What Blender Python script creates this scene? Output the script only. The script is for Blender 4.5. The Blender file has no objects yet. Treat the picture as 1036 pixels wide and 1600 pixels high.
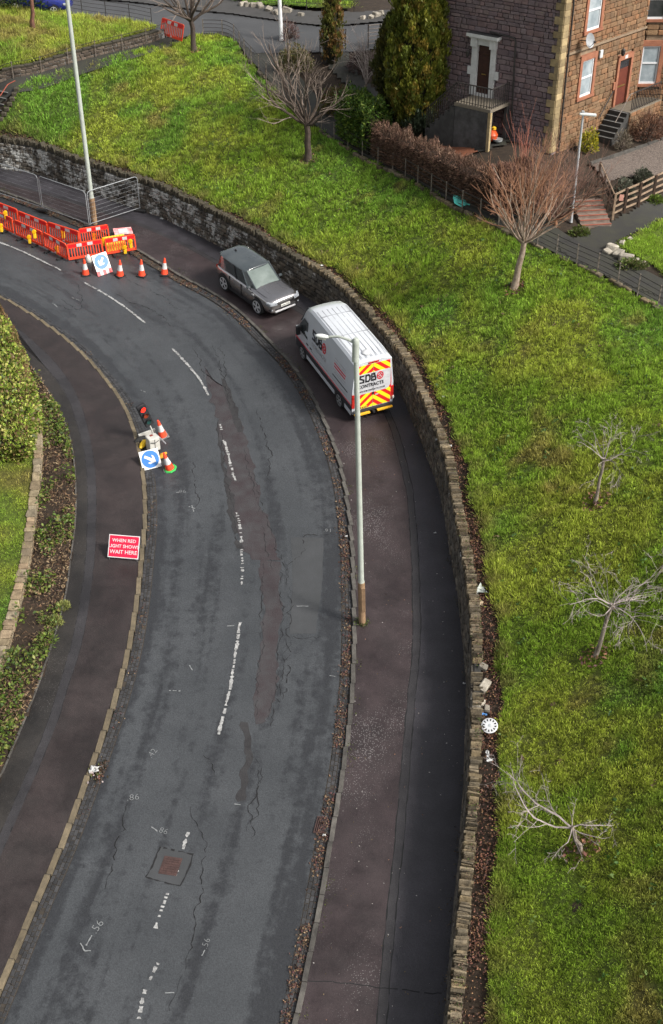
import bpy, bmesh, math, random
import numpy as np
from mathutils import Vector, Matrix
random.seed(11); RNG = np.random.default_rng(7)
SC = bpy.context.scene; COL = SC.collection
R_ = math.radians
# ------------------------------------------------------------------ camera
F = 1873.0; PITCH = R_(34.8); CAMH = 27.3            # focal length in photo pixels (1036x1600), pitch, height
cP, sP = math.cos(PITCH), math.sin(PITCH)
cam = bpy.data.cameras.new('camera'); camo = bpy.data.objects.new('camera', cam); COL.objects.link(camo)
cam.sensor_fit = 'VERTICAL'; cam.sensor_height = 36.0; cam.sensor_width = 36.0
cam.lens = F / 1600 * 36.0; cam.clip_end = 3000; cam.clip_start = 0.5
camo.location = (0, 0, CAMH); camo.rotation_euler = (R_(90) - PITCH, 0, 0)
SC.camera = camo
# ------------------------------------------------------------------ sky and sun (bright overcast)
SUN_EL, SUN_AZ = 42.0, 118.0                          # azimuth clockwise from +Y
w = bpy.data.worlds.new('World'); SC.world = w; w.use_nodes = True
nt = w.node_tree; nt.nodes.clear()
sky = nt.nodes.new('ShaderNodeTexSky'); sky.sky_type = 'NISHITA'; sky.sun_disc = False
sky.sun_elevation = R_(SUN_EL); sky.sun_rotation = R_(SUN_AZ); sky.dust_density = 4.0; sky.ozone_density = 1.0
hs = nt.nodes.new('ShaderNodeHueSaturation'); hs.inputs['Saturation'].default_value = 0.22
bg = nt.nodes.new('ShaderNodeBackground'); bg.inputs['Strength'].default_value = 0.105
ow = nt.nodes.new('ShaderNodeOutputWorld')
nt.links.new(sky.outputs[0], hs.inputs['Color']); nt.links.new(hs.outputs[0], bg.inputs[0]); nt.links.new(bg.outputs[0], ow.inputs[0])
sl = bpy.data.lights.new('sun', 'SUN'); slo = bpy.data.objects.new('sun', sl); COL.objects.link(slo)
sl.energy = 2.6; sl.angle = R_(12); sl.color = (1.0, 0.95, 0.88)
_d = Vector((math.sin(R_(SUN_AZ)) * math.cos(R_(SUN_EL)), math.cos(R_(SUN_AZ)) * math.cos(R_(SUN_EL)), math.sin(R_(SUN_EL))))
slo.rotation_euler = _d.to_track_quat('Z', 'Y').to_euler(); slo.location = (20, 10, 60)
SC.view_settings.view_transform = 'Standard'; SC.view_settings.look = 'None'
SC.view_settings.gamma = 1; SC.view_settings.exposure = 1.0
SC.cycles.max_bounces = 5; SC.cycles.diffuse_bounces = 3; SC.cycles.glossy_bounces = 3; SC.cycles.transparent_max_bounces = 8
# ------------------------------------------------------------------ survey helpers: photo direction -> point on the ground
SLOPE = 0.11
def ray(px, py):
    u = (px - 518) / F; v = (py - 800) / F
    return np.array([u, cP - v * sP, -sP - v * cP])
def at(px, py, z):
    r = ray(px, py); t = (z - CAMH) / r[2]; return np.array([0, 0, CAMH]) + r * t
def RZ(x, y): return SLOPE * (y - 48)                 # the road climbs away from us
def onR(px, py, dz=0.0):
    r = ray(px, py); t = (-SLOPE * 48 + dz - CAMH) / (r[2] - SLOPE * r[1])
    return np.array([0, 0, CAMH]) + r * t
def onY(px, py, Y):
    r = ray(px, py); return np.array([0, 0, CAMH]) + r * (Y / r[1])
def proj(p):
    x, y, z = p[0], p[1], p[2] - CAMH
    Z = y * cP - z * sP; Y = y * sP + z * cP
    return 518 + F * x / Z, 800 - F * Y / Z, F / Z
def catmull(P, n=12):
    P = [np.array(p, float) for p in P]; P = [2 * P[0] - P[1]] + P + [2 * P[-1] - P[-2]]; out = []
    for i in range(1, len(P) - 2):
        a, b, c, d = P[i - 1:i + 3]
        for k in range(n):
            t = k / n
            out.append(0.5 * (2 * b + (c - a) * t + (2 * a - 5 * b + 4 * c - d) * t * t + (3 * b - a - 3 * c + d) * t ** 3))
    out.append(P[-2]); return np.array(out)
def arclen(C): return np.concatenate([[0], np.cumsum(np.linalg.norm(np.diff(C, axis=0), axis=1))])
def resample(C, n=None, ds=None):
    s = arclen(C)
    if n is None: n = max(2, int(s[-1] / ds) + 1)
    t = np.linspace(0, s[-1], n)
    return np.stack([np.interp(t, s, C[:, k]) for k in range(C.shape[1])], 1)
def smooth_curve(C, it=3):
    C = C.copy()
    for _ in range(it): C[1:-1] = 0.25 * C[:-2] + 0.5 * C[1:-1] + 0.25 * C[2:]
    return C
def curveR(pts, dz=0.0, ds=0.5, it=4):
    return smooth_curve(resample(catmull([onR(p[0], p[1], dz) for p in pts]), ds=ds), it)
def side_normal(C):                                    # horizontal normal to the left of travel
    t = np.gradient(C, axis=0); t[:, 2] = 0; t /= np.linalg.norm(t, axis=1)[:, None] + 1e-9
    return np.stack([-t[:, 1], t[:, 0], 0 * t[:, 0]], 1), t
def in_poly(X, Y, poly):
    poly = np.asarray(poly)[:, :2]; ins = np.zeros(X.shape, bool); j = len(poly) - 1
    for i in range(len(poly)):
        xi, yi = poly[i]; xj, yj = poly[j]
        c = ((yi > Y) != (yj > Y)) & (X < (xj - xi) * (Y - yi) / (yj - yi + 1e-12) + xi)
        ins ^= c; j = i
    return ins
_lat = RNG.random((256, 256))
def vnoise(X, Y, sc):
    x = np.asarray(X) / sc + 1000; y = np.asarray(Y) / sc + 1000
    xi = np.floor(x).astype(int); yi = np.floor(y).astype(int); fx = x - xi; fy = y - yi
    fx = fx * fx * (3 - 2 * fx); fy = fy * fy * (3 - 2 * fy)
    g = lambda a, b: _lat[a % 256, b % 256]
    return (g(xi, yi) * (1 - fx) + g(xi + 1, yi) * fx) * (1 - fy) + (g(xi, yi + 1) * (1 - fx) + g(xi + 1, yi + 1) * fx) * fy
# ------------------------------------------------------------------ materials
MATS = {}
def nodes(m): return m.node_tree.nodes, m.node_tree.links
def mat(name, col, rough=0.8, col2=None, scale=4.0, var=0.25, bump=0.0, bscale=None, metal=0.0, spec=0.3, rnd=0.0, vcol=False, emit=None, detail=6, coat=0.0, coords='Object', trans=0.0, rnd_hue=None, leafy=0.0):
    if name in MATS: return MATS[name]
    m = bpy.data.materials.new(name); m.use_nodes = True; N, L = nodes(m); b = N['Principled BSDF']
    b.inputs['Roughness'].default_value = rough; b.inputs['Metallic'].default_value = metal
    b.inputs['Specular IOR Level'].default_value = spec
    if coat: b.inputs['Coat Weight'].default_value = coat; b.inputs['Coat Roughness'].default_value = 0.08
    if trans: b.inputs['Transmission Weight'].default_value = trans
    if col2 is None: col2 = tuple(c * (1 - var) for c in col)
    tc = N.new('ShaderNodeTexCoord'); nz = N.new('ShaderNodeTexNoise'); nz.inputs['Scale'].default_value = scale; nz.inputs['Detail'].default_value = detail
    nz.inputs['Roughness'].default_value = 0.65
    geo = N.new('ShaderNodeNewGeometry')
    src = geo.outputs['Position'] if coords == 'World' else tc.outputs['Object']
    L.new(src, nz.inputs['Vector'])
    mr = N.new('ShaderNodeMapRange'); mr.inputs[1].default_value = 0.35; mr.inputs[2].default_value = 0.65
    L.new(nz.outputs['Fac'], mr.inputs[0])
    mx = N.new('ShaderNodeMix'); mx.data_type = 'RGBA'; mx.inputs[6].default_value = (*col, 1); mx.inputs[7].default_value = (*col2, 1)
    L.new(mr.outputs[0], mx.inputs[0]); out = mx.outputs[2]
    if vcol:
        at_ = N.new('ShaderNodeAttribute'); at_.attribute_name = 'Col'
        mu = N.new('ShaderNodeMix'); mu.data_type = 'RGBA'; mu.blend_type = 'MULTIPLY'; mu.inputs[0].default_value = 1
        L.new(out, mu.inputs[6]); L.new(at_.outputs['Color'], mu.inputs[7]); out = mu.outputs[2]
    if rnd:
        oi = N.new('ShaderNodeObjectInfo'); at2 = N.new('ShaderNodeAttribute'); at2.attribute_name = 'rnd'
        ad = N.new('ShaderNodeMath'); L.new(oi.outputs['Random'], ad.inputs[0]); L.new(at2.outputs['Fac'], ad.inputs[1])
        fr = N.new('ShaderNodeMath'); fr.operation = 'FRACT'; L.new(ad.outputs[0], fr.inputs[0])
        if rnd_hue:
            cr = N.new('ShaderNodeValToRGB'); el = cr.color_ramp.elements; el[0].color = (*rnd_hue[0], 1); el[1].color = (*rnd_hue[-1], 1)
            for k, c in enumerate(rnd_hue[1:-1]):
                e = el.new((k + 1) / (len(rnd_hue) - 1)); e.color = (*c, 1)
            L.new(fr.outputs[0], cr.inputs[0])
            mu = N.new('ShaderNodeMix'); mu.data_type = 'RGBA'; mu.blend_type = 'MULTIPLY'; mu.inputs[0].default_value = 1
            L.new(out, mu.inputs[6]); L.new(cr.outputs[0], mu.inputs[7]); out = mu.outputs[2]
        hv = N.new('ShaderNodeHueSaturation'); ma = N.new('ShaderNodeMapRange'); ma.inputs[3].default_value = 1 - rnd; ma.inputs[4].default_value = 1 + rnd
        f2 = N.new('ShaderNodeMath'); f2.operation = 'MULTIPLY'; f2.inputs[1].default_value = 7.31; L.new(fr.outputs[0], f2.inputs[0])
        f3 = N.new('ShaderNodeMath'); f3.operation = 'FRACT'; L.new(f2.outputs[0], f3.inputs[0])
        L.new(f3.outputs[0], ma.inputs[0]); L.new(ma.outputs[0], hv.inputs['Value']); L.new(out, hv.inputs['Color']); out = hv.outputs[0]
    L.new(out, b.inputs['Base Color'])
    if bump:
        bn = N.new('ShaderNodeTexNoise'); bn.inputs['Scale'].default_value = bscale or scale * 6; bn.inputs['Detail'].default_value = 5
        L.new(src, bn.inputs['Vector'])
        bp = N.new('ShaderNodeBump'); bp.inputs['Strength'].default_value = bump; bp.inputs['Distance'].default_value = 0.03
        L.new(bn.outputs['Fac'], bp.inputs['Height']); L.new(bp.outputs[0], b.inputs['Normal'])
    if leafy:
        tr = N.new('ShaderNodeBsdfTranslucent'); L.new(out, tr.inputs['Color']); ms = N.new('ShaderNodeMixShader'); ms.inputs[0].default_value = leafy
        L.new(b.outputs[0], ms.inputs[1]); L.new(tr.outputs[0], ms.inputs[2]); L.new(ms.outputs[0], N['Material Output'].inputs['Surface'])
    if emit:
        b.inputs['Emission Color'].default_value = (*emit[0], 1); b.inputs['Emission Strength'].default_value = emit[1]
    MATS[name] = m; return m
# ------------------------------------------------------------------ objects
LOC = {}
def tag(o, label=None, cat=None, group=None, kind=None):
    if label: o['label'] = label
    if cat: o['category'] = cat
    if group: o['group'] = group
    if kind: o['kind'] = kind
    return o
def empty(name, loc=(0, 0, 0), label=None, cat=None, group=None, rot=None):
    o = bpy.data.objects.new(name, None); COL.objects.link(o); o.empty_display_size = 0.2
    o.location = loc
    if rot is not None: o.rotation_euler = rot
    LOC[o.name] = np.array(loc, float); tag(o, label, cat, group); return o
def link(name, me, parent=None):
    o = bpy.data.objects.new(name, me); COL.objects.link(o)
    if parent is not None: o.parent = parent
    return o
class MB:
    def __init__(s): s.v = []; s.f = []; s.m = []
    def add(s, vs, fs, mi=0):
        b = len(s.v); s.v += [tuple(map(float, p)) for p in vs]; s.f += [[b + i for i in f] for f in fs]; s.m += [mi] * len(fs); return s
    def hexa(s, c, u, v, w, mi=0):                     # centre and three half-extent vectors
        c, u, v, w = (np.array(a, float) for a in (c, u, v, w))
        P = [c + a * u + b * v + d * w for d in (-1, 1) for b in (-1, 1) for a in (-1, 1)]
        fs = [(0, 2, 3, 1), (4, 5, 7, 6), (0, 1, 5, 4), (2, 6, 7, 3), (0, 4, 6, 2), (1, 3, 7, 5)]
        if np.dot(np.cross(u, v), w) < 0: fs = [f[::-1] for f in fs]
        return s.add(P, fs, mi)
    def box(s, x0, x1, y0, y1, z0, z1, mi=0):
        return s.hexa(((x0 + x1) / 2, (y0 + y1) / 2, (z0 + z1) / 2), ((x1 - x0) / 2, 0, 0), (0, (y1 - y0) / 2, 0), (0, 0, (z1 - z0) / 2), mi)
    def tube(s, pts, rad, n=8, mi=0, cap=True):
        pts = [np.array(p, float) for p in pts]
        if not hasattr(rad, '__len__'): rad = [rad] * len(pts)
        b = len(s.v); ref = None
        for i, p in enumerate(pts):
            t = pts[min(i + 1, len(pts) - 1)] - pts[max(i - 1, 0)]; t = t / (np.linalg.norm(t) + 1e-9)
            if ref is None: ref = np.array([0, 0, 1.0]) if abs(t[2]) < 0.9 else np.array([1.0, 0, 0])
            a = np.cross(t, ref); a /= np.linalg.norm(a) + 1e-9; c = np.cross(a, t); ref = c
            # ring counter-clockwise about t
            for k in range(n):
                q = 2 * math.pi * k / n; s.v.append(tuple(p + rad[i] * (math.cos(q) * c + math.sin(q) * np.cross(t, c))))
        for i in range(len(pts) - 1):
            for k in range(n):
                s.f.append([b + i * n + k, b + i * n + (k + 1) % n, b + (i + 1) * n + (k + 1) % n, b + (i + 1) * n + k]); s.m.append(mi)
        if cap:
            s.f.append([b + k for k in range(n)][::-1]); s.m.append(mi)
            s.f.append([b + (len(pts) - 1) * n + k for k in range(n)]); s.m.append(mi)
        return s
    def lathe(s, c, prof, n=20, mi=0, axis='Z'):        # prof: (r, h) along the axis
        b = len(s.v); c = np.array(c, float)
        for r, h in prof:
            for k in range(n):
                q = 2 * math.pi * k / n; a, d = r * math.cos(q), r * math.sin(q)
                p = {'Z': (a, d, h), 'Y': (d, h, a), 'X': (h, a, d)}[axis]
                s.v.append(tuple(c + np.array(p)))
        for i in range(len(prof) - 1):
            for k in range(n):
                s.f.append([b + i * n + k, b + i * n + (k + 1) % n, b + (i + 1) * n + (k + 1) % n, b + (i + 1) * n + k]); s.m.append(mi)
        s.f.append([b + k for k in range(n)][::-1]); s.m.append(mi)
        s.f.append([b + (len(prof) - 1) * n + k for k in range(n)]); s.m.append(mi)
        return s
    def prism(s, poly, ext, mi=0):                      # planar polygon extruded by a vector
        P = [np.array(p, float) for p in poly]; e = np.array(ext, float); n = len(P)
        nrm = sum(np.cross(P[i] - P[0], P[(i + 1) % n] - P[0]) for i in range(1, n - 1))
        if np.dot(nrm, e) < 0: P = P[::-1]
        fs = [list(range(n))[::-1], list(range(n, 2 * n))] + [(i, (i + 1) % n, n + (i + 1) % n, n + i) for i in range(n)]
        return s.add(P + [p + e for p in P], fs, mi)
    def build(s, name, mats, parent=None, world=False, smooth=False, bevel=0, subsurf=0, auto=40):
        me = bpy.data.meshes.new(name); v = np.array(s.v, float).reshape(-1, 3)
        off = LOC.get(parent.name, np.zeros(3)) if (parent is not None and world) else np.zeros(3)
        me.from_pydata((v - off).tolist(), [], s.f)
        for m in (mats if isinstance(mats, (list, tuple)) else [mats]): me.materials.append(m)
        me.polygons.foreach_set('material_index', s.m)
        if smooth:
            me.polygons.foreach_set('use_smooth', [True] * len(s.f))
            if not subsurf: me.set_sharp_from_angle(angle=R_(auto))
        me.update(); o = link(name, me, parent); LOC[o.name] = off
        if bevel:
            bv = o.modifiers.new('bevel', 'BEVEL'); bv.width = bevel; bv.segments = 2; bv.limit_method = 'ANGLE'; bv.angle_limit = R_(35)
        if subsurf:
            ss = o.modifiers.new('subsurf', 'SUBSURF'); ss.levels = subsurf; ss.render_levels = subsurf
        return o
def np_mesh(name, V, Fc, mats, parent=None, col=None, smooth=False, off=None, fmat=None, rnd=None):
    V = np.asarray(V, np.float32); Fc = np.asarray(Fc, np.int32); k = Fc.shape[1]
    if off is not None: V = V - np.asarray(off, np.float32)
    me = bpy.data.meshes.new(name); me.vertices.add(len(V)); me.vertices.foreach_set('co', V.ravel())
    me.loops.add(Fc.size); me.loops.foreach_set('vertex_index', Fc.ravel())
    me.polygons.add(len(Fc)); me.polygons.foreach_set('loop_start', np.arange(0, Fc.size, k, dtype=np.int32))
    me.polygons.foreach_set('loop_total', np.full(len(Fc), k, np.int32))
    for m in (mats if isinstance(mats, (list, tuple)) else [mats]): me.materials.append(m)
    if fmat is not None: me.polygons.foreach_set('material_index', np.asarray(fmat, np.int32))
    if smooth: me.polygons.foreach_set('use_smooth', np.ones(len(Fc), bool))
    me.update(calc_edges=True)
    if col is not None:
        ca = me.color_attributes.new('Col', 'FLOAT_COLOR', 'POINT')
        c4 = np.ones((len(V), 4), np.float32); c4[:, :3] = col; ca.data.foreach_set('color', c4.ravel())
    if rnd is not None:
        a = me.attributes.new('rnd', 'FLOAT', 'POINT'); a.data.foreach_set('value', np.asarray(rnd, np.float32))
    return link(name, me, parent)
def strip(name, A, B, m, parent=None, cols=1, kind='structure', lift=0.0, jag=0.0, zfn=None, uv=True):
    n = max(len(A), len(B)); A = resample(A, n=n); B = resample(B, n=n); V = []
    for j in range(cols + 1):
        t = j / cols; V.append(A * (1 - t) + B * t)
    V = np.stack(V, 1)                                  # n, cols+1, 3
    if jag:
        for e_ in (0, -1):
            sd = RNG.random() * 90; w_e = np.array([[vnoise(i * .14, sd, .5) - .5 + .6 * (vnoise(i * .14, sd + 7, .17) - .5), vnoise(i * .14, sd + 31, .3) - .5] for i in range(n)])
            V[:, e_, :2] += w_e * jag * 3
    V = V.reshape(-1, 3)
    if zfn is not None: V[:, 2] = zfn(V[:, 0], V[:, 1])
    if jag: V[:, 2] = RZ(V[:, 0], V[:, 1])
    V[:, 2] += lift; w_ = cols + 1
    fs = [[i * w_ + j, i * w_ + j + 1, (i + 1) * w_ + j + 1, (i + 1) * w_ + j] for i in range(n - 1) for j in range(cols)]
    p = [V[k] for k in fs[0]]
    if np.cross(p[1] - p[0], p[2] - p[0])[2] < 0: fs = [f[::-1] for f in fs]
    o = np_mesh(name, V, fs, m, parent, off=LOC.get(parent.name) if parent is not None else None)
    if uv:
        s = arclen(A); u = np.tile(np.linspace(0, 1, w_), n); vv = np.repeat(s, w_)
        lay = o.data.uv_layers.new(name='UVMap'); idx = np.asarray(fs).ravel()
        lay.data.foreach_set('uv', np.stack([u[idx], vv[idx]], 1).astype(np.float32).ravel())
    if kind: o['kind'] = kind
    return o
# irregular stone blocks: shared meshes, unit half-extent
STONE = []
for k in range(5):
    bm = bmesh.new(); bmesh.ops.create_cube(bm, size=2.0)
    rr = random.Random(k)
    bmesh.ops.bevel(bm, geom=bm.edges[:], offset=0.22, segments=1, affect='EDGES')
    for v in bm.verts: v.co = Vector((v.co.x * rr.uniform(.86, 1.04), v.co.y * rr.uniform(.86, 1.04), v.co.z * rr.uniform(.9, 1.04)))
    me = bpy.data.meshes.new('stone_block'); bm.to_mesh(me); bm.free(); STONE.append(me)
SV = [np.array([v.co[:] for v in me.vertices]) for me in STONE]; SF = [[list(p.vertices) for p in me.polygons] for me in STONE]
BLK = []
for k in range(3):
    bm = bmesh.new(); bmesh.ops.create_cube(bm, size=2.0); rr = random.Random(k + 50)
    bmesh.ops.bevel(bm, geom=bm.edges[:], offset=0.08, segments=1, affect='EDGES')
    for v in bm.verts: v.co = Vector((v.co.x * rr.uniform(.97, 1.01), v.co.y * rr.uniform(.97, 1.01), v.co.z))
    me = bpy.data.meshes.new('cut_block'); bm.to_mesh(me); bm.free(); BLK.append(me)
BV = [np.array([v.co[:] for v in me.vertices]) for me in BLK]; BF = [[list(p.vertices) for p in me.polygons] for me in BLK]
_mc = {}
def with_mat(me, m):
    k = (me.name, m.name)
    if k not in _mc:
        c = me.copy(); c.materials.clear(); c.materials.append(m); _mc[k] = c
    return _mc[k]
def pieces(lst, name, m, limit=300, shapes='stone', stuff=None):
    """lst: (centre, u, v, w, parent). The `limit` that show largest become objects of their own, the rest one joined part per parent."""
    ME, VV, FF = (STONE, SV, SF) if shapes == 'stone' else (BLK, BV, BF)
    def size(q):
        a, b, s = proj(q[0]); 
        if not (-40 < a < 1076 and -40 < b < 1640): return 0
        ex = np.array([proj(q[0] + k)[:2] for k in q[1:4]]) - np.array([a, b])
        return np.abs(ex).sum(0).prod()
    lst = sorted(lst, key=lambda q: -size(q)); rest = {}
    for i, (c, u, v, w_, par) in enumerate(lst):
        k = random.randrange(len(ME))
        if i < limit and size((c, u, v, w_)) > 0:
            o = link(name, with_mat(ME[k], m), par); off = LOC.get(par.name, np.zeros(3)); c2 = c - off
            o.matrix_basis = Matrix(((u[0], v[0], w_[0], c2[0]), (u[1], v[1], w_[1], c2[1]), (u[2], v[2], w_[2], c2[2]), (0, 0, 0, 1)))
        else:
            rest.setdefault(par.name, (par, [], [], []))
            _, vs, fs, rn = rest[par.name]; b = len(vs)
            P = c + VV[k][:, :1] * u + VV[k][:, 1:2] * v + VV[k][:, 2:] * w_; r0 = random.random()
            vs += P.tolist(); fs += [[b + i_ for i_ in f] for f in FF[k]]; rn += [r0] * len(P)
    for par, vs, fs, rn in rest.values():
        me = bpy.data.meshes.new(stuff or name); off = LOC.get(par.name, np.zeros(3))
        me.from_pydata((np.array(vs) - off).tolist(), [], fs); me.materials.append(m)
        a = me.attributes.new('rnd', 'FLOAT', 'POINT'); a.data.foreach_set('value', np.array(rn, np.float32)); me.update()
        o = link(stuff or name, me, par); o['kind'] = 'stuff'
def copy_tree(o, parent=None):
    c = o.copy(); COL.objects.link(c)
    if parent is not None: c.parent = parent
    for ch in list(o.children): copy_tree(ch, c)
    return c
def text_mesh(name, body, size, m, parent, M4, bold=0.0, ext=0.003, align='CENTER', spacing=1.0):
    cu = bpy.data.curves.new('text', 'FONT'); cu.body = body; cu.size = size; cu.align_x = align; cu.align_y = 'CENTER'
    cu.offset = bold; cu.extrude = ext; cu.resolution_u = 2; cu.space_character = spacing
    ob = bpy.data.objects.new('text', cu); COL.objects.link(ob)
    dg = bpy.context.evaluated_depsgraph_get(); me = bpy.data.meshes.new_from_object(ob.evaluated_get(dg))
    bpy.data.objects.remove(ob); me.name = name; me.materials.clear(); me.materials.append(m)
    o = link(name, me, parent); o.matrix_basis = M4; return o
def frame4(o, x, y, z):
    return Matrix(((x[0], y[0], z[0], o[0]), (x[1], y[1], z[1], o[1]), (x[2], y[2], z[2], o[2]), (0, 0, 0, 1)))
def unit(v): v = np.array(v, float); return v / (np.linalg.norm(v) + 1e-12)
# ================================================================== TERRAIN of the bank (survey points: photo pixel + height)
WALLH = 1.95
wall_px = [(-60, 203), (0, 216), (29, 219), (58, 225), (87, 235), (116, 247), (154, 258), (193, 271), (238, 285), (276, 302), (315, 320), (354, 340), (399, 363), (437, 387), (476, 408), (505, 425), (534, 448), (560, 474), (588, 504), (613, 534), (634, 564), (650, 600), (664, 630), (674, 656), (684, 682), (694, 708), (700, 736), (705, 765), (711, 800), (717, 830), (723, 864), (728, 897), (732, 935), (736, 974), (739, 1005), (739, 1050), (737.5, 1106), (736, 1160), (733, 1198), (729, 1271), (722, 1343), (714.5, 1434), (707, 1525), (700, 1594), (690, 1690)]
W_TOP = curveR(wall_px, WALLH, 0.4, 3)                  # front top edge of the wall, left to right/near
Wn, Wt = side_normal(W_TOP)                             # normal to the left of travel = uphill side
if np.dot(Wn[len(Wn) // 2], np.array([1, 1, 0])) < 0: Wn = -Wn
W_BASE = W_TOP - Wn * 0.08; W_BASE[:, 2] = RZ(W_BASE[:, 0], W_BASE[:, 1])
W_BACK = W_TOP + Wn * 0.34
GUT = 0.40 + 0.30 * vnoise(W_TOP[:, 0], W_TOP[:, 1], 1.7) + 0.1 * np.clip((40 - W_TOP[:, 1]) / 15, -1, 1)
W_GRASS = W_BACK + Wn * GUT[:, None]
ctl = []
for i in range(0, len(W_TOP), 6):
    p = W_BACK[i]; ctl.append((p[0], p[1], RZ(p[0], p[1]) + 1.62))
    p = W_GRASS[i]; ctl.append((p[0], p[1], RZ(p[0], p[1]) + 1.80))
for px, py, z in [(380, 86, 8.0), (440, 140, 7.2), (494, 201, 6.4), (522, 222, 6.15), (555, 240, 5.95), (600, 258, 5.8), (640, 290, 5.7), (698, 323, 5.6), (793, 363, 5.45), (854, 394, 5.3), (907, 421, 5.2), (965, 455, 5.1), (1036, 490, 5.0), (1120, 540, 4.9),
                  (1036, 1000, 2.3), (1036, 1300, 1.3), (1036, 1600, 0.5), (1036, 720, 3.6), (900, 600, 3.6), (1150, 900, 3.9), (1150, 1300, 2.3),
                  (282, 63, 8.3), (175, 89, 8.0), (111, 108, 7.5), (48, 126, 7.0), (22, 148, 6.5), (0, 190, 5.25), (318, 56, 8.4), (352, 55, 8.4), (-60, 190, 5.0), (-80, 140, 7.0),
                  (720, 215, 7.2), (640, 190, 7.3), (690, 185, 7.4), (760, 240, 7.2), (800, 235, 7.4), (870, 240, 7.1), (930, 225, 6.95), (955, 222, 6.95), (990, 200, 7.1), (960, 240, 6.8), (1036, 225, 6.95), (985, 285, 6.4), (960, 342, 5.5), (1036, 305, 5.6), (1000, 372, 5.35), (1036, 400, 5.3), (560, 150, 7.1), (540, 120, 7.6), (505, 82, 8.3), (600, 75, 8.4), (620, 160, 7.2), (900, 370, 5.4),
                  (140, 20, 8.7), (320, 40, 8.5), (450, 50, 8.5), (300, 10, 8.8), (520, 20, 8.7), (560, 5, 8.9), (0, 100, 7.7), (0, 30, 8.9), (100, 70, 8.25), (60, 20, 8.9), (-100, 40, 8.9), (700, 30, 8.6)]:
    p = at(px, py, z); ctl.append((p[0], p[1], z))
for x, y, z in [(-60, 120, 9.5), (0, 130, 9.5), (60, 130, 9.5), (45, 60, 8.5), (45, 30, 8.5), (30, 10, 6.5), (-45, 85, 7)]: ctl.append((x, y, z))
ctl = np.array(ctl); _n = len(ctl)
def _phi(r2): return 0.5 * r2 * np.log(r2 + 1e-9)
_D = ((ctl[:, None, :2] - ctl[None, :, :2]) ** 2).sum(-1); _A = np.zeros((_n + 3, _n + 3))
_A[:_n, :_n] = _phi(_D) + np.eye(_n) * 0.6; _A[:_n, _n] = 1; _A[:_n, _n + 1:] = ctl[:, :2]; _A[_n, :_n] = 1; _A[_n + 1:, :_n] = ctl[:, :2].T
_W = np.linalg.solve(_A, np.concatenate([ctl[:, 2], [0, 0, 0]]))
def T(x, y):
    x = np.asarray(x, float); y = np.asarray(y, float); sh = x.shape; x = x.ravel(); y = y.ravel(); out = np.empty(len(x))
    for i in range(0, len(x), 40000):
        d2 = (x[i:i + 40000, None] - ctl[None, :, 0]) ** 2 + (y[i:i + 40000, None] - ctl[None, :, 1]) ** 2
        out[i:i + 40000] = _phi(d2) @ _W[:_n] + _W[_n] + _W[_n + 1] * x[i:i + 40000] + _W[_n + 2] * y[i:i + 40000]
    return out.reshape(sh)
def onT(px, py, dz=0.0):
    r = ray(px, py); o = np.array([0, 0, CAMH]); ts = np.linspace(25, 140, 400); Pp = o + r * ts[:, None]
    g = Pp[:, 2] - T(Pp[:, 0], Pp[:, 1]) - dz; k = np.where(g < 0)[0]
    if len(k) == 0: return at(px, py, 8.5)
    a, b = ts[k[0] - 1], ts[k[0]]
    for _ in range(12):
        c = (a + b) / 2; p = o + r * c
        if p[2] - T(p[0], p[1]) - dz < 0: b = c
        else: a = c
    return o + r * b
def curveT(pts, dz=0.0, ds=0.4, it=3):
    C = smooth_curve(resample(catmull([onT(*p) for p in pts]), ds=ds), it); C[:, 2] = T(C[:, 0], C[:, 1]) + dz; return C
def polyT(pts): return np.array([onT(*p) for p in pts])
# ------------------------------------------------------------------ base sheet to the horizon
m_soil = mat('damp_soil', (.036, .025, .016), .95, (.02, .014, .01), 3, bump=.6, coords='World')
m_far = mat('far_ground', (.07, .09, .03), .95, (.05, .06, .025), .3, coords='World')
g = MB()
xs = [-900, -200, -60, 60, 200, 900]; ys = [-300, -20, 20, 60, 100, 300, 1200]
def _gz(x, y): return RZ(x, min(max(y, -20), 70)) - (0.9 if y <= 70 else 1.2)
for y in ys:
    for x in xs: g.v.append((x, y, _gz(x, y)))
for j in range(len(ys) - 1):
    for i in range(len(xs) - 1):
        a = j * len(xs) + i; g.f.append([a, a + 1, a + len(xs) + 1, a + len(xs)]); g.m.append(0)
tag(g.build('ground', m_far), kind='structure')
# ------------------------------------------------------------------ road
KR_px = [(-260, 205), (-120, 264), (-40, 288), (40, 315), (100, 338), (160, 365), (211, 391.5), (236, 407), (261, 422), (288, 438), (320, 454), (366, 483), (397, 513), (422, 539), (450, 567), (474, 601), (493, 635), (508, 669), (521, 702), (531, 737), (538.5, 777), (544, 818), (548, 872), (550, 922), (550.5, 970), (550.5, 1005), (549, 1058), (544, 1116), (535.6, 1188), (525, 1255), (515, 1303), (494, 1428), (477, 1512), (457.6, 1600), (432, 1700), (400, 1800)]
KL_px = [(-330, 330), (-160, 398), (-60, 440), (0, 464), (29, 478.5), (58, 497), (87, 517), (116, 540), (145, 567), (166, 593), (190, 623), (207, 658), (218, 692), (226, 736), (230, 786), (230, 830), (226, 862), (218, 938), (204.5, 1020), (188, 1080), (165, 1152), (135, 1232), (98, 1330), (64, 1405), (30, 1486), (4, 1550), (-35, 1640), (-90, 1760)]
KR = curveR(KR_px, 0, .45); KL = curveR(KL_px, 0, .45)          # road-side kerb edges at road level
KRn, _ = side_normal(KR); KLn, _ = side_normal(KL)
KRn *= np.sign((KRn * np.array([1, 0.6, 0])).sum(1))[:, None]     # points away from the road (to the right bank)
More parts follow.
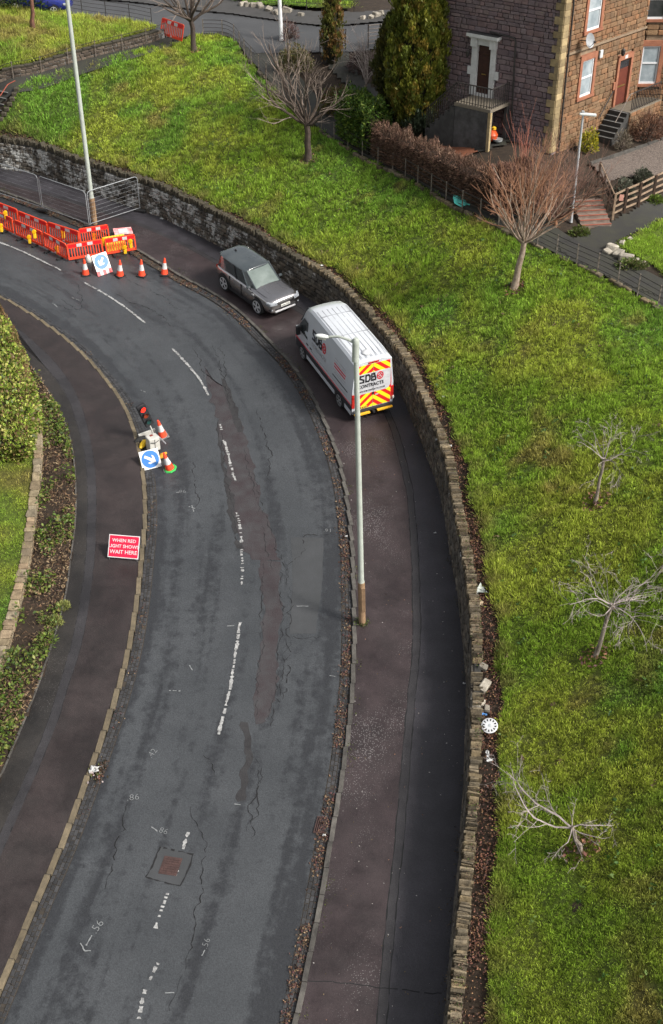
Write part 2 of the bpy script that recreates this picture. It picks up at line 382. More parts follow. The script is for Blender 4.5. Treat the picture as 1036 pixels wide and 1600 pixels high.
KLn *= -np.sign((KLn * np.array([1, 0.6, 0])).sum(1))[:, None]
m_road = mat('worn_asphalt', (.049, .0525, .0565), .5, (.036, .039, .0425), .4, coords='World', spec=.35)
def road_nodes(m):
    N, L = nodes(m); b = N['Principled BSDF']; base = b.inputs['Base Color'].links[0].from_socket
    uv = N.new('ShaderNodeTexCoord'); sx = N.new('ShaderNodeSeparateXYZ'); L.new(uv.outputs['UV'], sx.inputs[0])
    geo = N.new('ShaderNodeNewGeometry')
    # long streaks that follow the lanes
    mp = N.new('ShaderNodeMapping'); mp.inputs['Scale'].default_value = (15, .13, 1); L.new(uv.outputs['UV'], mp.inputs[0])
    ns = N.new('ShaderNodeTexNoise'); ns.inputs['Scale'].default_value = 1; ns.inputs['Detail'].default_value = 8; L.new(mp.outputs[0], ns.inputs['Vector'])
    nf = N.new('ShaderNodeTexNoise'); nf.inputs['Scale'].default_value = 2.6; nf.inputs['Detail'].default_value = 9; nf.inputs['Roughness'].default_value = .72; L.new(geo.outputs['Position'], nf.inputs['Vector'])
    cr = N.new('ShaderNodeValToRGB'); e = cr.color_ramp.elements
    e[0].position = 0; e[0].color = (.78,) * 3 + (1,); e[1].position = 1; e[1].color = (.76,) * 3 + (1,)
    for p, c in ((.05, .72), (.09, .60), (.13, .42), (.18, .56), (.24, .36), (.31, .46), (.38, .33), (.47, .42), (.56, .36), (.64, .50), (.72, .30), (.79, .34), (.84, .56), (.9, .66), (.95, .6)):
        q = e.new(p); q.color = (c, c, c, 1)
    L.new(sx.outputs[0], cr.inputs[0])
    def math_(op, a, bv):
        n = N.new('ShaderNodeMath'); n.operation = op
        for i, k in enumerate((a, bv)):
            if isinstance(k, (int, float)): n.inputs[i].default_value = k
            else: L.new(k, n.inputs[i])
        return n.outputs[0]
    s = math_('ADD', cr.outputs[0], math_('MULTIPLY', math_('SUBTRACT', ns.outputs[0], .5), 1.15))
    s = math_('ADD', s, math_('MULTIPLY', math_('SUBTRACT', nf.outputs[0], .5), 1.25))
    mr = N.new('ShaderNodeMapRange'); mr.inputs[1].default_value = .42; mr.inputs[2].default_value = .66; L.new(s, mr.inputs[0])
    mx = N.new('ShaderNodeMix'); mx.data_type = 'RGBA'; L.new(math_('MULTIPLY', mr.outputs[0], .85), mx.inputs[0]); L.new(base, mx.inputs[6]); mx.inputs[7].default_value = (.023, .024, .0265, 1)
    # stone chips
    v = N.new('ShaderNodeTexNoise'); v.inputs['Scale'].default_value = 22; v.inputs['Detail'].default_value = 4; v.inputs['Roughness'].default_value = .8; L.new(geo.outputs['Position'], v.inputs['Vector'])
    vr = N.new('ShaderNodeMapRange'); vr.inputs[1].default_value = .3; vr.inputs[2].default_value = .7; vr.inputs[3].default_value = .62; vr.inputs[4].default_value = 1.38; L.new(v.outputs[0], vr.inputs[0])
    hv = N.new('ShaderNodeHueSaturation'); L.new(mx.outputs[2], hv.inputs['Color']); L.new(vr.outputs[0], hv.inputs['Value'])
    L.new(hv.outputs[0], b.inputs['Base Color'])
    rr = N.new('ShaderNodeMapRange'); rr.inputs[3].default_value = .46; rr.inputs[4].default_value = .28; L.new(mr.outputs[0], rr.inputs[0]); L.new(rr.outputs[0], b.inputs['Roughness'])
    bp = N.new('ShaderNodeBump'); bp.inputs['Strength'].default_value = .5; bp.inputs['Distance'].default_value = .02; L.new(v.outputs[0], bp.inputs['Height']); L.new(bp.outputs[0], b.inputs['Normal'])
road_nodes(m_road)
strip('road', KL - KLn * 0, KR, m_road, cols=10)
# patches, cracks and paint lie on the road
def ribbon(name, pts, width, m, parent=None, lift=.004, zf=onR, jit=0.0, taper=False, ds=.12, kind='structure', gaps=0.0, wj=0.0):
    C = resample(catmull([zf(p[0], p[1]) for p in pts], 8), ds=ds); n_, _ = side_normal(C); n = len(C)
    if jit: C[:, :2] += n_[:, :2] * (np.array([vnoise(i * ds, 3.3 + C[0, 0] * 7, .35) for i in range(n)]) - .5)[:, None] * jit * 2 + n_[:, :2] * RNG.normal(0, jit * .25, (n, 1))
    wv = np.full(n, width) * (1 + RNG.normal(0, wj, n).clip(-.8, .8))
    if taper: wv *= np.sin(np.linspace(.15, math.pi - .15, n)) ** .5
    V = np.empty((n, 2, 3)); V[:, 0] = C - n_ * wv[:, None] / 2; V[:, 1] = C + n_ * wv[:, None] / 2
    V = V.reshape(-1, 3); V[:, 2] = RZ(V[:, 0], V[:, 1]) + lift + (C[:, 2] - RZ(C[:, 0], C[:, 1])).repeat(2)
    fs = [[2 * i, 2 * i + 2, 2 * i + 3, 2 * i + 1] for i in range(n - 1) if RNG.random() > gaps]
    p = [V[k] for k in fs[0]]
    if np.cross(p[1] - p[0], p[2] - p[0])[2] < 0: fs = [f[::-1] for f in fs]
    o = np_mesh(name, V, fs, m, parent)
    if kind: o['kind'] = kind
    return o
m_patch = mat('old_patch_asphalt', (.032, .024, .026), .6, (.044, .042, .044), 1.5, bump=.5, bscale=25, coords='World', detail=10)
m_patch2 = mat('dark_patch_asphalt', (.019, .018, .019), .6, (.036, .035, .036), 2.2, bump=.4, bscale=25, coords='World', detail=10)
m_patch3 = mat('smooth_patch_asphalt', (.050, .052, .055), .55, (.040, .042, .044), 1.0, bump=.2, bscale=30, coords='World')
def pstrip(name, A, B, m, lift, jag=.085):
    strip(name, resample(catmull([onR(*p) for p in A]), ds=.14), resample(catmull([onR(*p) for p in B]), ds=.14), m, lift=lift, jag=jag, uv=False)
pstrip('road_patch', [(318, 570), (327, 612), (341, 665), (350, 722), (358, 773), (369, 830), (376, 858), (392, 872)], [(327, 592), (352, 607), (368, 640), (380, 674), (399, 737), (413, 797), (433, 858), (440, 874)], m_patch, .006)
pstrip('road_patch', [(408, 876), (410, 945), (410, 996), (403, 1050), (398, 1090), (396, 1130)], [(438, 876), (439, 945), (436, 996), (433, 1046), (428, 1100), (416, 1132)], m_patch, .006)
pstrip('road_patch', [(338, 655), (346, 722), (350, 745), (356, 790), (366, 838), (372, 857)], [(341, 655), (351, 722), (358, 745), (364, 790), (373, 838), (381, 857)], m_patch2, .009)
pstrip('road_patch', [(345, 592), (349, 612), (360, 640), (370, 675)], [(353, 592), (361, 615), (373, 645), (379, 675)], m_patch2, .009, .04)
pstrip('road_patch', [(377, 1130), (383, 1180), (372, 1250)], [(386, 1130), (394, 1180), (383, 1250)], m_patch2, .006, .08)
pstrip('road_patch', [(455, 840), (457, 905), (453, 990)], [(505, 840), (503, 905), (494, 990)], m_patch3, .006, .02)
m_crack = mat('open_crack', (.017, .017, .018), .9)
for pts in [[(396, 737), (413, 797), (433, 858), (448, 895), (453, 925)], [(453, 925), (454, 960), (449, 992), (460, 998), (505, 998)], [(447, 893), (460, 875), (471, 862), (472, 837), (500, 836), (523, 832)],
            [(410, 880), (409, 930), (411, 990), (404, 1050), (397, 1120)], [(438, 890), (440, 950), (436, 1000), (431, 1060), (420, 1125)], [(341, 665), (350, 722), (357, 773), (368, 830)], [(360, 640), (352, 600), (340, 560), (332, 540)], [(381, 700), (392, 745), (405, 800)], [(500, 480), (520, 530), (505, 560)], [(400, 640), (420, 700), (418, 760)], [(447, 1000), (443, 1050), (436, 1090)], [(452, 1000), (449, 1052), (441, 1092)], [(428, 1085), (430, 1110), (424, 1135)], [(300, 545), (313, 565), (318, 590), (330, 605)], [(344, 540), (352, 575), (349, 605), (362, 625), (372, 650)],
            [(395, 1180), (405, 1210), (392, 1260), (385, 1300)], [(410, 1200), (402, 1250), (392, 1310)], [(175, 455), (200, 470), (222, 478), (245, 487)], [(225, 478), (250, 492), (268, 510)], [(330, 470), (346, 480), (360, 500)], [(190, 430), (215, 445), (250, 462), (280, 485)],
            [(380, 500), (395, 530), (408, 545)], [(300, 1260), (318, 1330), (296, 1470), (268, 1580)], [(205, 1240), (180, 1330), (160, 1400)], [(412, 820), (418, 870), (424, 890)], [(300, 720), (306, 760), (309, 800)], [(318, 1180), (331, 1205), (333, 1216)], [(90, 475), (120, 493), (118, 497)], [(95, 468), (125, 483), (122, 440)]]:
    ribbon('road_crack', pts, .022, m_crack, jit=.12, taper=True, lift=.012, wj=.6, gaps=.12)
m_paint = mat('worn_white_paint', (.38, .38, .37), .7, (.11, .11, .11), 7, coords='World', detail=8)
for pts, gp in [([(-40, 362), (0, 378.7), (46, 398), (96, 422.7)], .02), ([(132, 442), (162, 458.6), (192, 478), (227, 505)], .04), ([(270, 545), (300, 578), (314.5, 597), (325, 618)], .04), ([(343.4, 662), (347, 677)], .45), ([(349, 688), (353, 697), (360, 725), (367.5, 752)], .06), ([(370, 801), (375, 822), (378, 848)], .35), ([(377, 857), (379, 885), (378, 914)], .4), ([(375, 973), (366.5, 1033), (359, 1078), (341.4, 1148)], .03), ([(296, 1298), (285.6, 1330)], .05), ([(281, 1345), (273, 1369)], .05), ([(264, 1390), (252, 1422), (243, 1451)], .35), ([(247, 1505), (226, 1550), (215, 1600), (208, 1640)], .45)]:
    ribbon('lane_dash', pts, .095, m_paint, jit=.022, lift=.016, wj=.34, gaps=gp + .05, ds=.06)
m_spray = mat('sprayed_white_paint', (.15, .154, .158), .8, (.2, .21, .21), 30, coords='World')
def spray_text(body, px, py, ang, size):
    p = onR(px, py, .018); n = unit((0, -SLOPE, 1)); x = unit((math.cos(R_(ang)), math.sin(R_(ang)), math.sin(R_(ang)) * SLOPE)); y = np.cross(n, x)
    o = text_mesh('sprayed_number', body, size, m_spray, None, frame4(p, x, y, n), bold=-.006, ext=.0); o['kind'] = 'structure'
spray_text('.56', 152, 1448, 62, .36); spray_text('.86', 208, 1246, 8, .34); spray_text('.86', 254, 1298, -18, .3); spray_text('.42', 238, 1177, 62, .32); spray_text('.56', 322, 1474, 75, .28); spray_text('.96', 284, 768, 5, .3); spray_text('.91', 512, 829, 0, .3)
for a, b in [((135, 1478), (144, 1462)), ((132, 1486), (126, 1474)), ((132, 1486), (142, 1486)), ((316, 1494), (322, 1482)), ((236, 1293), (246, 1299)), ((258, 1552), (276, 1552)), ((264, 1080), (282, 1080)), ((515, 1056), (524, 1057)), ((275, 770), (281, 769)), ((295, 792), (305, 795)), ((300, 790), (303, 800)), ((112, 465), (124, 470)), ((366, 1257), (376, 1258)), ((463, 948), (482, 948)), ((296, 1040), (300, 1048)), ((220, 610), (228, 613)), ((355, 978), (366, 978)), ((82, 474), (92, 482))]:
    ribbon('sprayed_mark', [a, b], .035, m_spray, lift=.018, jit=.02, wj=.3, gaps=.12, ds=.06)
# ------------------------------------------------------------------ kerbs: a concrete bed and single kerb stones
m_kerb = mat('kerb_stone', (.09, .084, .074), .85, (.045, .042, .038), 3, bump=.4, rnd=.22, coords='World', bscale=20)
m_kerbL = mat('sandy_kerb_stone', (.14, .112, .072), .85, (.085, .07, .047), 3, bump=.4, rnd=.18, coords='World', bscale=20)
m_bed = mat('kerb_bed', (.06, .055, .05), .9)
KH = .12
def kerb(name, C, nrm, m, wd):
    A = C + nrm * .01; B = C + nrm * (wd - .01); A[:, 2] += KH - .03; B[:, 2] += KH - .03
    root = strip(name, A, B, m_bed, uv=False); LOC[root.name] = np.zeros(3)
    S = resample(C, ds=.92); Nn = resample(nrm, n=len(S)); lst = []
    for i in range(len(S) - 1):
        a, b = S[i], S[i + 1]; n = unit((Nn[i] + Nn[i + 1]) * (1, 1, 0)); t = b - a; L = np.linalg.norm(t); t = t / L
        up = np.cross(t, n); up *= np.sign(up[2]); c = (a + b) / 2 + n * (wd / 2 + random.uniform(-.01, .01)) + up * (KH / 2 - .06 + random.uniform(-.008, .01))
        lst.append((c, t * (L / 2 - .008), n * wd / 2, up * (KH / 2 + .06), root))
    pieces(lst, 'kerb_stone', m, 300, 'cut'); return root
kerb('kerb', KR, KRn, m_kerb, .16); kerb('kerb', KL, KLn, m_kerbL, .17)
# gutter setts
m_sett = mat('gutter_sett', (.042, .042, .044), .6, (.026, .026, .027), 6, bump=.3, rnd=.35, coords='World')
m_sbed = mat('gutter_bed', (.028, .025, .022), .9, (.05, .04, .03), 5, coords='World')
def setts(C, nrm, rows, rmask):
    A = C - nrm * .01; B = C - nrm * (rows * .125 + .03); A[:, 2] += .008; B[:, 2] += .008
    root = strip('gutter', A, B, m_sbed, uv=False); LOC[root.name] = np.zeros(3); lst = []
    for r in range(rows):
        Cr = C - nrm * (.075 + r * .125); s = arclen(Cr); pos = random.uniform(0, .1)
        while pos < s[-1] - .3:
            L = random.uniform(.16, .24); q = [np.array([np.interp(k, s, Cr[:, j]) for j in range(3)]) for k in (pos, pos + L)]
            nn = np.array([np.interp(pos, s, nrm[:, j]) for j in range(3)])
            px = proj(q[0])
            if -60 < px[0] < 1100 and -20 < px[1] < 1660 and rmask(px) and random.random() > .04:
                t = q[1] - q[0]; t = t / np.linalg.norm(t); n = unit(nn); up = np.cross(t, n); up *= np.sign(up[2])
                lst.append(((q[0] + q[1]) / 2 + up * random.uniform(-.004, .008), t * (L / 2 - .012), n * .052, up * .024, root))
            pos += L
    pieces(lst, 'sett', m_sett, 300, 'cut', 'gutter_setts')
setts(KL, KLn, 3, lambda p: True)
setts(KR, KRn, 3, lambda p: p[0] > 300)
# ------------------------------------------------------------------ pavements
def pav_mat(name, c1, c2, speck=0.0):
    m = mat(name, c1, .6, c2, .8, bump=.35, bscale=40, coords='World', spec=.35); N, L = nodes(m); b = N['Principled BSDF']
    base = b.inputs['Base Color'].links[0].from_socket; geo = N.new('ShaderNodeNewGeometry')
    v = N.new('ShaderNodeTexNoise'); v.inputs['Scale'].default_value = 26; v.inputs['Detail'].default_value = 3; v.inputs['Roughness'].default_value = .8; L.new(geo.outputs['Position'], v.inputs['Vector'])
    vr = N.new('ShaderNodeMapRange'); vr.inputs[1].default_value = .3; vr.inputs[2].default_value = .7; vr.inputs[3].default_value = .7; vr.inputs[4].default_value = 1.3; L.new(v.outputs[0], vr.inputs[0])
    hv = N.new('ShaderNodeHueSaturation'); L.new(base, hv.inputs['Color']); L.new(vr.outputs[0], hv.inputs['Value']); out = hv.outputs[0]
    if speck:                                           # scattered pale grit
        w1 = N.new('ShaderNodeTexVoronoi'); w1.inputs['Scale'].default_value = 17; L.new(geo.outputs['Position'], w1.inputs['Vector'])
        w2 = N.new('ShaderNodeTexNoise'); w2.inputs['Scale'].default_value = .35; w2.inputs['Detail'].default_value = 2; L.new(geo.outputs['Position'], w2.inputs['Vector'])
        th = N.new('ShaderNodeMapRange'); th.inputs[1].default_value = .45; th.inputs[2].default_value = .68; th.inputs[3].default_value = .03; th.inputs[4].default_value = .33 * speck; L.new(w2.outputs[0], th.inputs[0])
        lt = N.new('ShaderNodeMath'); lt.operation = 'LESS_THAN'; L.new(w1.outputs['Distance'], lt.inputs[0]); L.new(th.outputs[0], lt.inputs[1])
        mx = N.new('ShaderNodeMix'); mx.data_type = 'RGBA'; L.new(lt.outputs[0], mx.inputs[0]); L.new(out, mx.inputs[6]); mx.inputs[7].default_value = (.11, .10, .10, 1); out = mx.outputs[2]
    dn = N.new('ShaderNodeTexNoise'); dn.inputs['Scale'].default_value = .55; dn.inputs['Detail'].default_value = 8; dn.inputs['Roughness'].default_value = .7; L.new(geo.outputs['Position'], dn.inputs['Vector'])
    d1 = N.new('ShaderNodeMapRange'); d1.inputs[1].default_value = .38; d1.inputs[2].default_value = .62; d1.inputs[3].default_value = .78; d1.inputs[4].default_value = 1.25; L.new(dn.outputs[0], d1.inputs[0])
    h2 = N.new('ShaderNodeHueSaturation'); L.new(out, h2.inputs['Color']); L.new(d1.outputs[0], h2.inputs['Value']); out = h2.outputs[0]
    d2 = N.new('ShaderNodeMapRange'); d2.inputs[1].default_value = .38; d2.inputs[2].default_value = .62; d2.inputs[3].default_value = .36; d2.inputs[4].default_value = .62; L.new(dn.outputs[0], d2.inputs[0]); L.new(d2.outputs[0], b.inputs['Roughness'])
    L.new(out, b.inputs['Base Color'])
pav_mat('red_brown_pavement', (.034, .0245, .0255), (.024, .018, .0185), 1.0); pav_mat('grey_trench_pavement', (.029, .027, .029), (.022, .0205, .022), .2); pav_mat('dark_blue_pavement', (.034, .0315, .0365), (.025, .0235, .027), .3)
pav_mat('brown_pavement', (.028, .021, .0205), (.020, .016, .0155), .25); pav_mat('mottled_grey_pavement', (.024, .021, .019), (.017, .0155, .0145), .5)
P1 = [(-260, 190), (-100, 250), (0, 284), (100, 313), (191, 343), (228, 357), (263, 373), (296, 388.6), (334, 410), (380, 436), (440, 472), (485, 502), (540, 560), (580, 612), (599, 644), (612, 675), (620, 704), (630, 745), (636, 775), (642, 850), (644.5, 925), (645, 982), (643, 1030), (637, 1087), (628, 1188), (618, 1300), (610, 1380), (597, 1500), (588, 1600), (576, 1700), (560, 1800)]
P2 = [(-260, 186), (-100, 246), (0, 280), (100, 309), (191, 338), (228, 352), (263, 368), (296, 383), (334, 404), (380, 429), (440, 464), (487, 494), (545, 550), (590, 606), (608, 640), (621, 672), (631, 704), (640, 745), (646, 775), (653, 850), (656, 925), (657, 982), (655, 1030), (649, 1087), (641, 1188), (632, 1300), (625, 1365), (612, 1500), (604, 1600), (592, 1700), (576, 1800)]
PZ = KH - .012
L1 = curveR(P1, PZ, .45); L2 = curveR(P2, PZ, .45); KRi = KR + KRn * .155; KRi[:, 2] += PZ
WB = W_BASE + Wn * .15; WB[:, 2] = RZ(WB[:, 0], WB[:, 1]) + PZ
def ext(C):                                            # keep strips the same reach
    return C
strip('pavement', KRi, L1, MATS['red_brown_pavement'], cols=4); strip('pavement', L1, L2, MATS['grey_trench_pavement'], cols=1); strip('pavement', L2, WB, MATS['dark_blue_pavement'], cols=4)
for P in (P1, P2): ribbon('pavement_joint', P[7:-1], .03, m_crack, zf=lambda a, b: onR(a, b, PZ), lift=.004, wj=.4, jit=.02, gaps=.04, ds=.2)
ribbon('pavement_joint', [(472, 1532), (540, 1536), (600, 1543), (690, 1553)], .03, m_crack, zf=lambda a, b: onR(a, b, PZ), lift=.004, jit=.03, gaps=.1)
VL_px = [(-260, 350), (-60, 440), (0, 482), (25, 523), (45, 571), (53, 580), (73, 608), (93, 641), (105, 668), (113, 698), (118, 748), (118, 820), (110, 869), (106, 915), (91, 976), (77, 1020), (60.5, 1070), (38.5, 1125), (11, 1191), (-30, 1282), (-90, 1400), (-160, 1520)]
Q1 = [(-160, 420), (-40, 482), (10, 516), (48, 552), (75, 578), (100, 610), (115, 646), (130, 698), (136, 749), (136, 820), (133, 882), (115, 992), (91, 1075), (69, 1144), (28, 1240), (-30, 1370), (-100, 1500)]
Q2 = [(-160, 412), (-40, 472), (18, 505), (60, 540), (88, 568), (113, 603), (129, 640), (143, 695), (150, 749), (150, 820), (147, 882), (131, 992), (106, 1075), (84, 1144), (43, 1240), (-14, 1370), (-84, 1500)]
VL = curveR(VL_px, PZ, .45); M1 = curveR(Q1, PZ, .45); M2 = curveR(Q2, PZ, .45); KLi = KL + KLn * .165; KLi[:, 2] += PZ
strip('pavement', M2, KLi, MATS['brown_pavement'], cols=4); strip('pavement', M1, M2, MATS['grey_trench_pavement']); strip('pavement', VL, M1, MATS['mottled_grey_pavement'], cols=2)
for Q in (Q1, Q2): ribbon('pavement_joint', Q[2:-1], .018, m_crack, zf=lambda a, b: onR(a, b, PZ), lift=.004, wj=.4, jit=.02, gaps=.45, ds=.2)
# ------------------------------------------------------------------ retaining wall of rubble with upright coping stones
m_rub = mat('rubble_stone', (.13, .118, .10), .9, (.058, .053, .047), 2.5, bump=.9, bscale=12, rnd=.4, coords='World', rnd_hue=[(1.0, .97, .9), (.72, .70, .68), (.95, .85, .74), (.55, .54, .53)])
m_cop = mat('coping_stone', (.185, .155, .11), .9, (.075, .064, .048), 5, bump=1.0, bscale=18, rnd=.5, coords='World', rnd_hue=[(1.0, .95, .88), (.8, .78, .74), (1.0, .9, .72), (.66, .64, .6)])
m_mort = mat('dark_mortar', (.055, .052, .048), .95, (.03, .03, .028), 2, bump=.8, coords='World')
def lichen(m, amt, hmin):                               # pale lichen stains on the shaded face
    N, L = nodes(m); b = N['Principled BSDF']; base = b.inputs['Base Color'].links[0].from_socket; geo = N.new('ShaderNodeNewGeometry')
    v = N.new('ShaderNodeTexNoise'); v.inputs['Scale'].default_value = 1.6; v.inputs['Detail'].default_value = 9; v.inputs['Roughness'].default_value = .75; L.new(geo.outputs['Position'], v.inputs['Vector'])
    sx = N.new('ShaderNodeSeparateXYZ'); L.new(geo.outputs['Position'], sx.inputs[0])
    xr = N.new('ShaderNodeMapRange'); xr.inputs[1].default_value = 2; xr.inputs[2].default_value = -8; xr.inputs[3].default_value = -.12; xr.inputs[4].default_value = .02; L.new(sx.outputs[0], xr.inputs[0])
    ad = N.new('ShaderNodeMath'); L.new(v.outputs[0], ad.inputs[0]); L.new(xr.outputs[0], ad.inputs[1])
    mr = N.new('ShaderNodeMapRange'); mr.inputs[1].default_value = .50; mr.inputs[2].default_value = .58; mr.inputs[4].default_value = amt; L.new(ad.outputs[0], mr.inputs[0])
    mx = N.new('ShaderNodeMix'); mx.data_type = 'RGBA'; L.new(mr.outputs[0], mx.inputs[0]); L.new(base, mx.inputs[6]); mx.inputs[7].default_value = (.42, .42, .40, 1)
    L.new(mx.outputs[2], b.inputs['Base Color'])
lichen(m_rub, .8, 0); lichen(m_mort, .4, 0)
def dark_end(m, x0, x1, col, f):                        # the western end is black with damp and moss
    N, L = nodes(m); b = N['Principled BSDF']; base = b.inputs['Base Color'].links[0].from_socket; geo = N.new('ShaderNodeNewGeometry'); sx = N.new('ShaderNodeSeparateXYZ'); L.new(geo.outputs['Position'], sx.inputs[0])
    v = N.new('ShaderNodeTexNoise'); v.inputs['Scale'].default_value = 1.1; v.inputs['Detail'].default_value = 7; L.new(geo.outputs['Position'], v.inputs['Vector'])
    xr = N.new('ShaderNodeMapRange'); xr.inputs[1].default_value = x1; xr.inputs[2].default_value = x0; xr.inputs[3].default_value = -.25; xr.inputs[4].default_value = .22; L.new(sx.outputs[0], xr.inputs[0])
    ad = N.new('ShaderNodeMath'); L.new(v.outputs[0], ad.inputs[0]); L.new(xr.outputs[0], ad.inputs[1])
    mr = N.new('ShaderNodeMapRange'); mr.inputs[1].default_value = .42; mr.inputs[2].default_value = .6; mr.inputs[4].default_value = f; L.new(ad.outputs[0], mr.inputs[0])
    mx = N.new('ShaderNodeMix'); mx.data_type = 'RGBA'; L.new(mr.outputs[0], mx.inputs[0]); L.new(base, mx.inputs[6]); mx.inputs[7].default_value = (*col, 1); L.new(mx.outputs[2], b.inputs['Base Color'])
dark_end(m_cop, -6, 5, (.045, .040, .028), .9)
wc = W_TOP[len(W_TOP) // 2]
wall = empty('retaining_wall', (wc[0], wc[1], RZ(wc[0], wc[1])), 'long curved rubble retaining wall with upright coping stones between pavement and grass bank', 'wall')
core = MB(); n = len(W_TOP); zb = RZ(W_BASE[:, 0], W_BASE[:, 1])
Cf = np.stack([W_BASE + Wn * .06, W_TOP + Wn * .07, W_BACK - Wn * .05, W_BACK - Wn * .05], 1); Cf[:, 0, 2] = zb - .1; Cf[:, 1, 2] = W_TOP[:, 2] - .26; Cf[:, 2, 2] = W_TOP[:, 2] - .26; Cf[:, 3, 2] = zb - .1
core.v = [tuple(p) for p in Cf.reshape(-1, 3)]
for i in range(n - 1):
    for j in range(3): core.f.append([i * 4 + j, (i + 1) * 4 + j, (i + 1) * 4 + j + 1, i * 4 + j + 1]); core.m.append(0)
core.build('wall_core', m_mort, wall, world=True)
sW = arclen(W_TOP); lst = []
def onwall(s): return [np.array([np.interp(s, sW, Q[:, k]) for k in range(3)]) for Q in (W_BASE, W_TOP, Wn)]
COURSE = .2; hh = WALLH - .32; nc = int(hh / COURSE)
for c in range(nc):
    pos = random.uniform(0, .3); ch = hh / nc
    while pos < sW[-1] - .5:
        L = random.uniform(.16, .5); b0, t0, n0 = onwall(pos + L / 2); b1, _, _ = onwall(pos + L / 2 + .2); t = unit(b1 - b0)
        f = (c + .5) / nc; hz = ch * random.uniform(.8, 1.12); ctr = b0 * (1 - f) + (t0 + n0 * 0) * f; ctr[2] = RZ(b0[0], b0[1]) + .02 + hh * f + random.uniform(-.02, .02)
        n0 = unit(n0); up = np.cross(t, n0); up *= np.sign(up[2])
        r = random.uniform(-.12, .12); tt = t * math.cos(r) + up * math.sin(r); uu = np.cross(tt, n0); uu *= np.sign(uu[2])
        lst.append((ctr + n0 * (.07 - random.uniform(0, .035)), tt * (L / 2 - .012), n0 * .1, uu * (hz / 2 - .01), wall)); pos += L
pieces(lst, 'rubble_stone', m_rub, 300, 'stone', 'rubble_face')
lst = []; pos = 0
while pos < sW[-1] - .3:
    L = random.choice((.045, .055, .065, .08, .1, .14)) * random.uniform(.8, 1.2); b0, t0, n0 = onwall(pos + L / 2); b1, t1, _ = onwall(pos + L / 2 + .2); t = unit(t1 - t0); n0 = unit(n0)
    pxy = proj(t0); broken = 1030 < pxy[1] < 1108 and pxy[0] > 700
    if not (broken and random.random() < .55):
        up = np.cross(t, n0); up *= np.sign(up[2]); hz = random.uniform(.2, .38) * (.6 if broken else 1); dp = random.uniform(.26, .42)
        r = random.uniform(-.3, .3) + .12; tt = t * math.cos(r) + up * math.sin(r); uu = np.cross(tt, n0); uu *= np.sign(uu[2]); q = random.uniform(-.12, .12); nn = n0 * math.cos(q) + tt * math.sin(q); tt = unit(np.cross(uu, nn)) 
        ctr = t0 + n0 * (.17 + random.uniform(-.04, .03)); ctr[2] += -.27 + hz / 2 + random.uniform(-.04, .05)
        lst.append((ctr, tt * (L / 2 - .007), nn * dp / 2, uu * hz / 2, wall))
    pos += L
pieces(lst, 'coping_stone', m_cop, 300, 'cut', 'coping_stones')
# ------------------------------------------------------------------ hillside sheet and grass sheets
outer = [(70, 15), (75, 150), (-90, 150), (-90, W_BACK[0, 1] + 10)]
hill_poly = np.concatenate([(W_TOP + Wn * .1)[:, :2], [(8, 8), (70, 8)], outer])
def grid_sheet(name, poly, res, m, lift, noise=0.0, kind='structure', vc=None):
    poly = np.asarray(poly)[:, :2]; x0, y0 = poly.min(0); x1, y1 = poly.max(0)
    nx = int((x1 - x0) / res) + 2; ny = int((y1 - y0) / res) + 2
    X, Y = np.meshgrid(x0 + np.arange(nx) * res, y0 + np.arange(ny) * res)
    ins = in_poly(X + res / 2, Y + res / 2, poly)[:-1, :-1]
    idx = np.arange(nx * ny).reshape(ny, nx); f = np.stack([idx[:-1, :-1], idx[:-1, 1:], idx[1:, 1:], idx[1:, :-1]], -1)[ins]
    used = np.unique(f); rm = np.full(nx * ny, -1); rm[used] = np.arange(len(used)); X = X.ravel()[used]; Y = Y.ravel()[used]
    Z = T(X, Y) + lift
    if noise: Z += noise * (vnoise(X, Y, .45) - .5) + noise * .8 * (vnoise(X, Y, 1.3) - .5)
    o = np_mesh(name, np.stack([X, Y, Z], 1), rm[f], m, col=vc(X, Y) if vc else None, smooth=True); o['kind'] = kind; return o
grid_sheet('hillside', hill_poly, .3, m_soil, -.07)
# ================================================================== GRASS
FENCE_px = [(318, 56), (352, 56), (368, 65), (381, 87), (410, 118), (450, 165), (494, 201), (525, 222), (541, 231), (556, 241), (574, 251), (593, 260), (612, 267), (631, 277), (650, 288), (671, 301), (691, 312), (711.5, 324), (732, 334), (752, 343), (772, 353), (793, 363), (815, 373), (838, 384), (862, 396), (888, 409), (916, 421), (944, 434), (970, 447), (995, 462), (1021, 476), (1050, 494), (1090, 520)]
FEN = polyT(FENCE_px)
edge = polyT([(300, 58), (282, 64), (253, 70), (209, 81), (175, 89), (160, 93), (123, 103), (111, 108), (85, 115), (48, 126), (26, 139), (15, 158), (6, 176), (-10, 186), (-60, 188), (-140, 190)])
bank_poly = np.concatenate([W_GRASS[:, :2], [(12, 6), (34, 6), (34, 40)], FEN[::-1, :2], edge[:, :2]])
G1 = np.array((.215, .325, .036)); G2 = np.array((.315, .37, .052)); G3 = np.array((.31, .255, .08)); G4 = np.array((.165, .30, .04)); STRAW = np.array((.24, .18, .085))
wsub = W_GRASS[::4, :2]
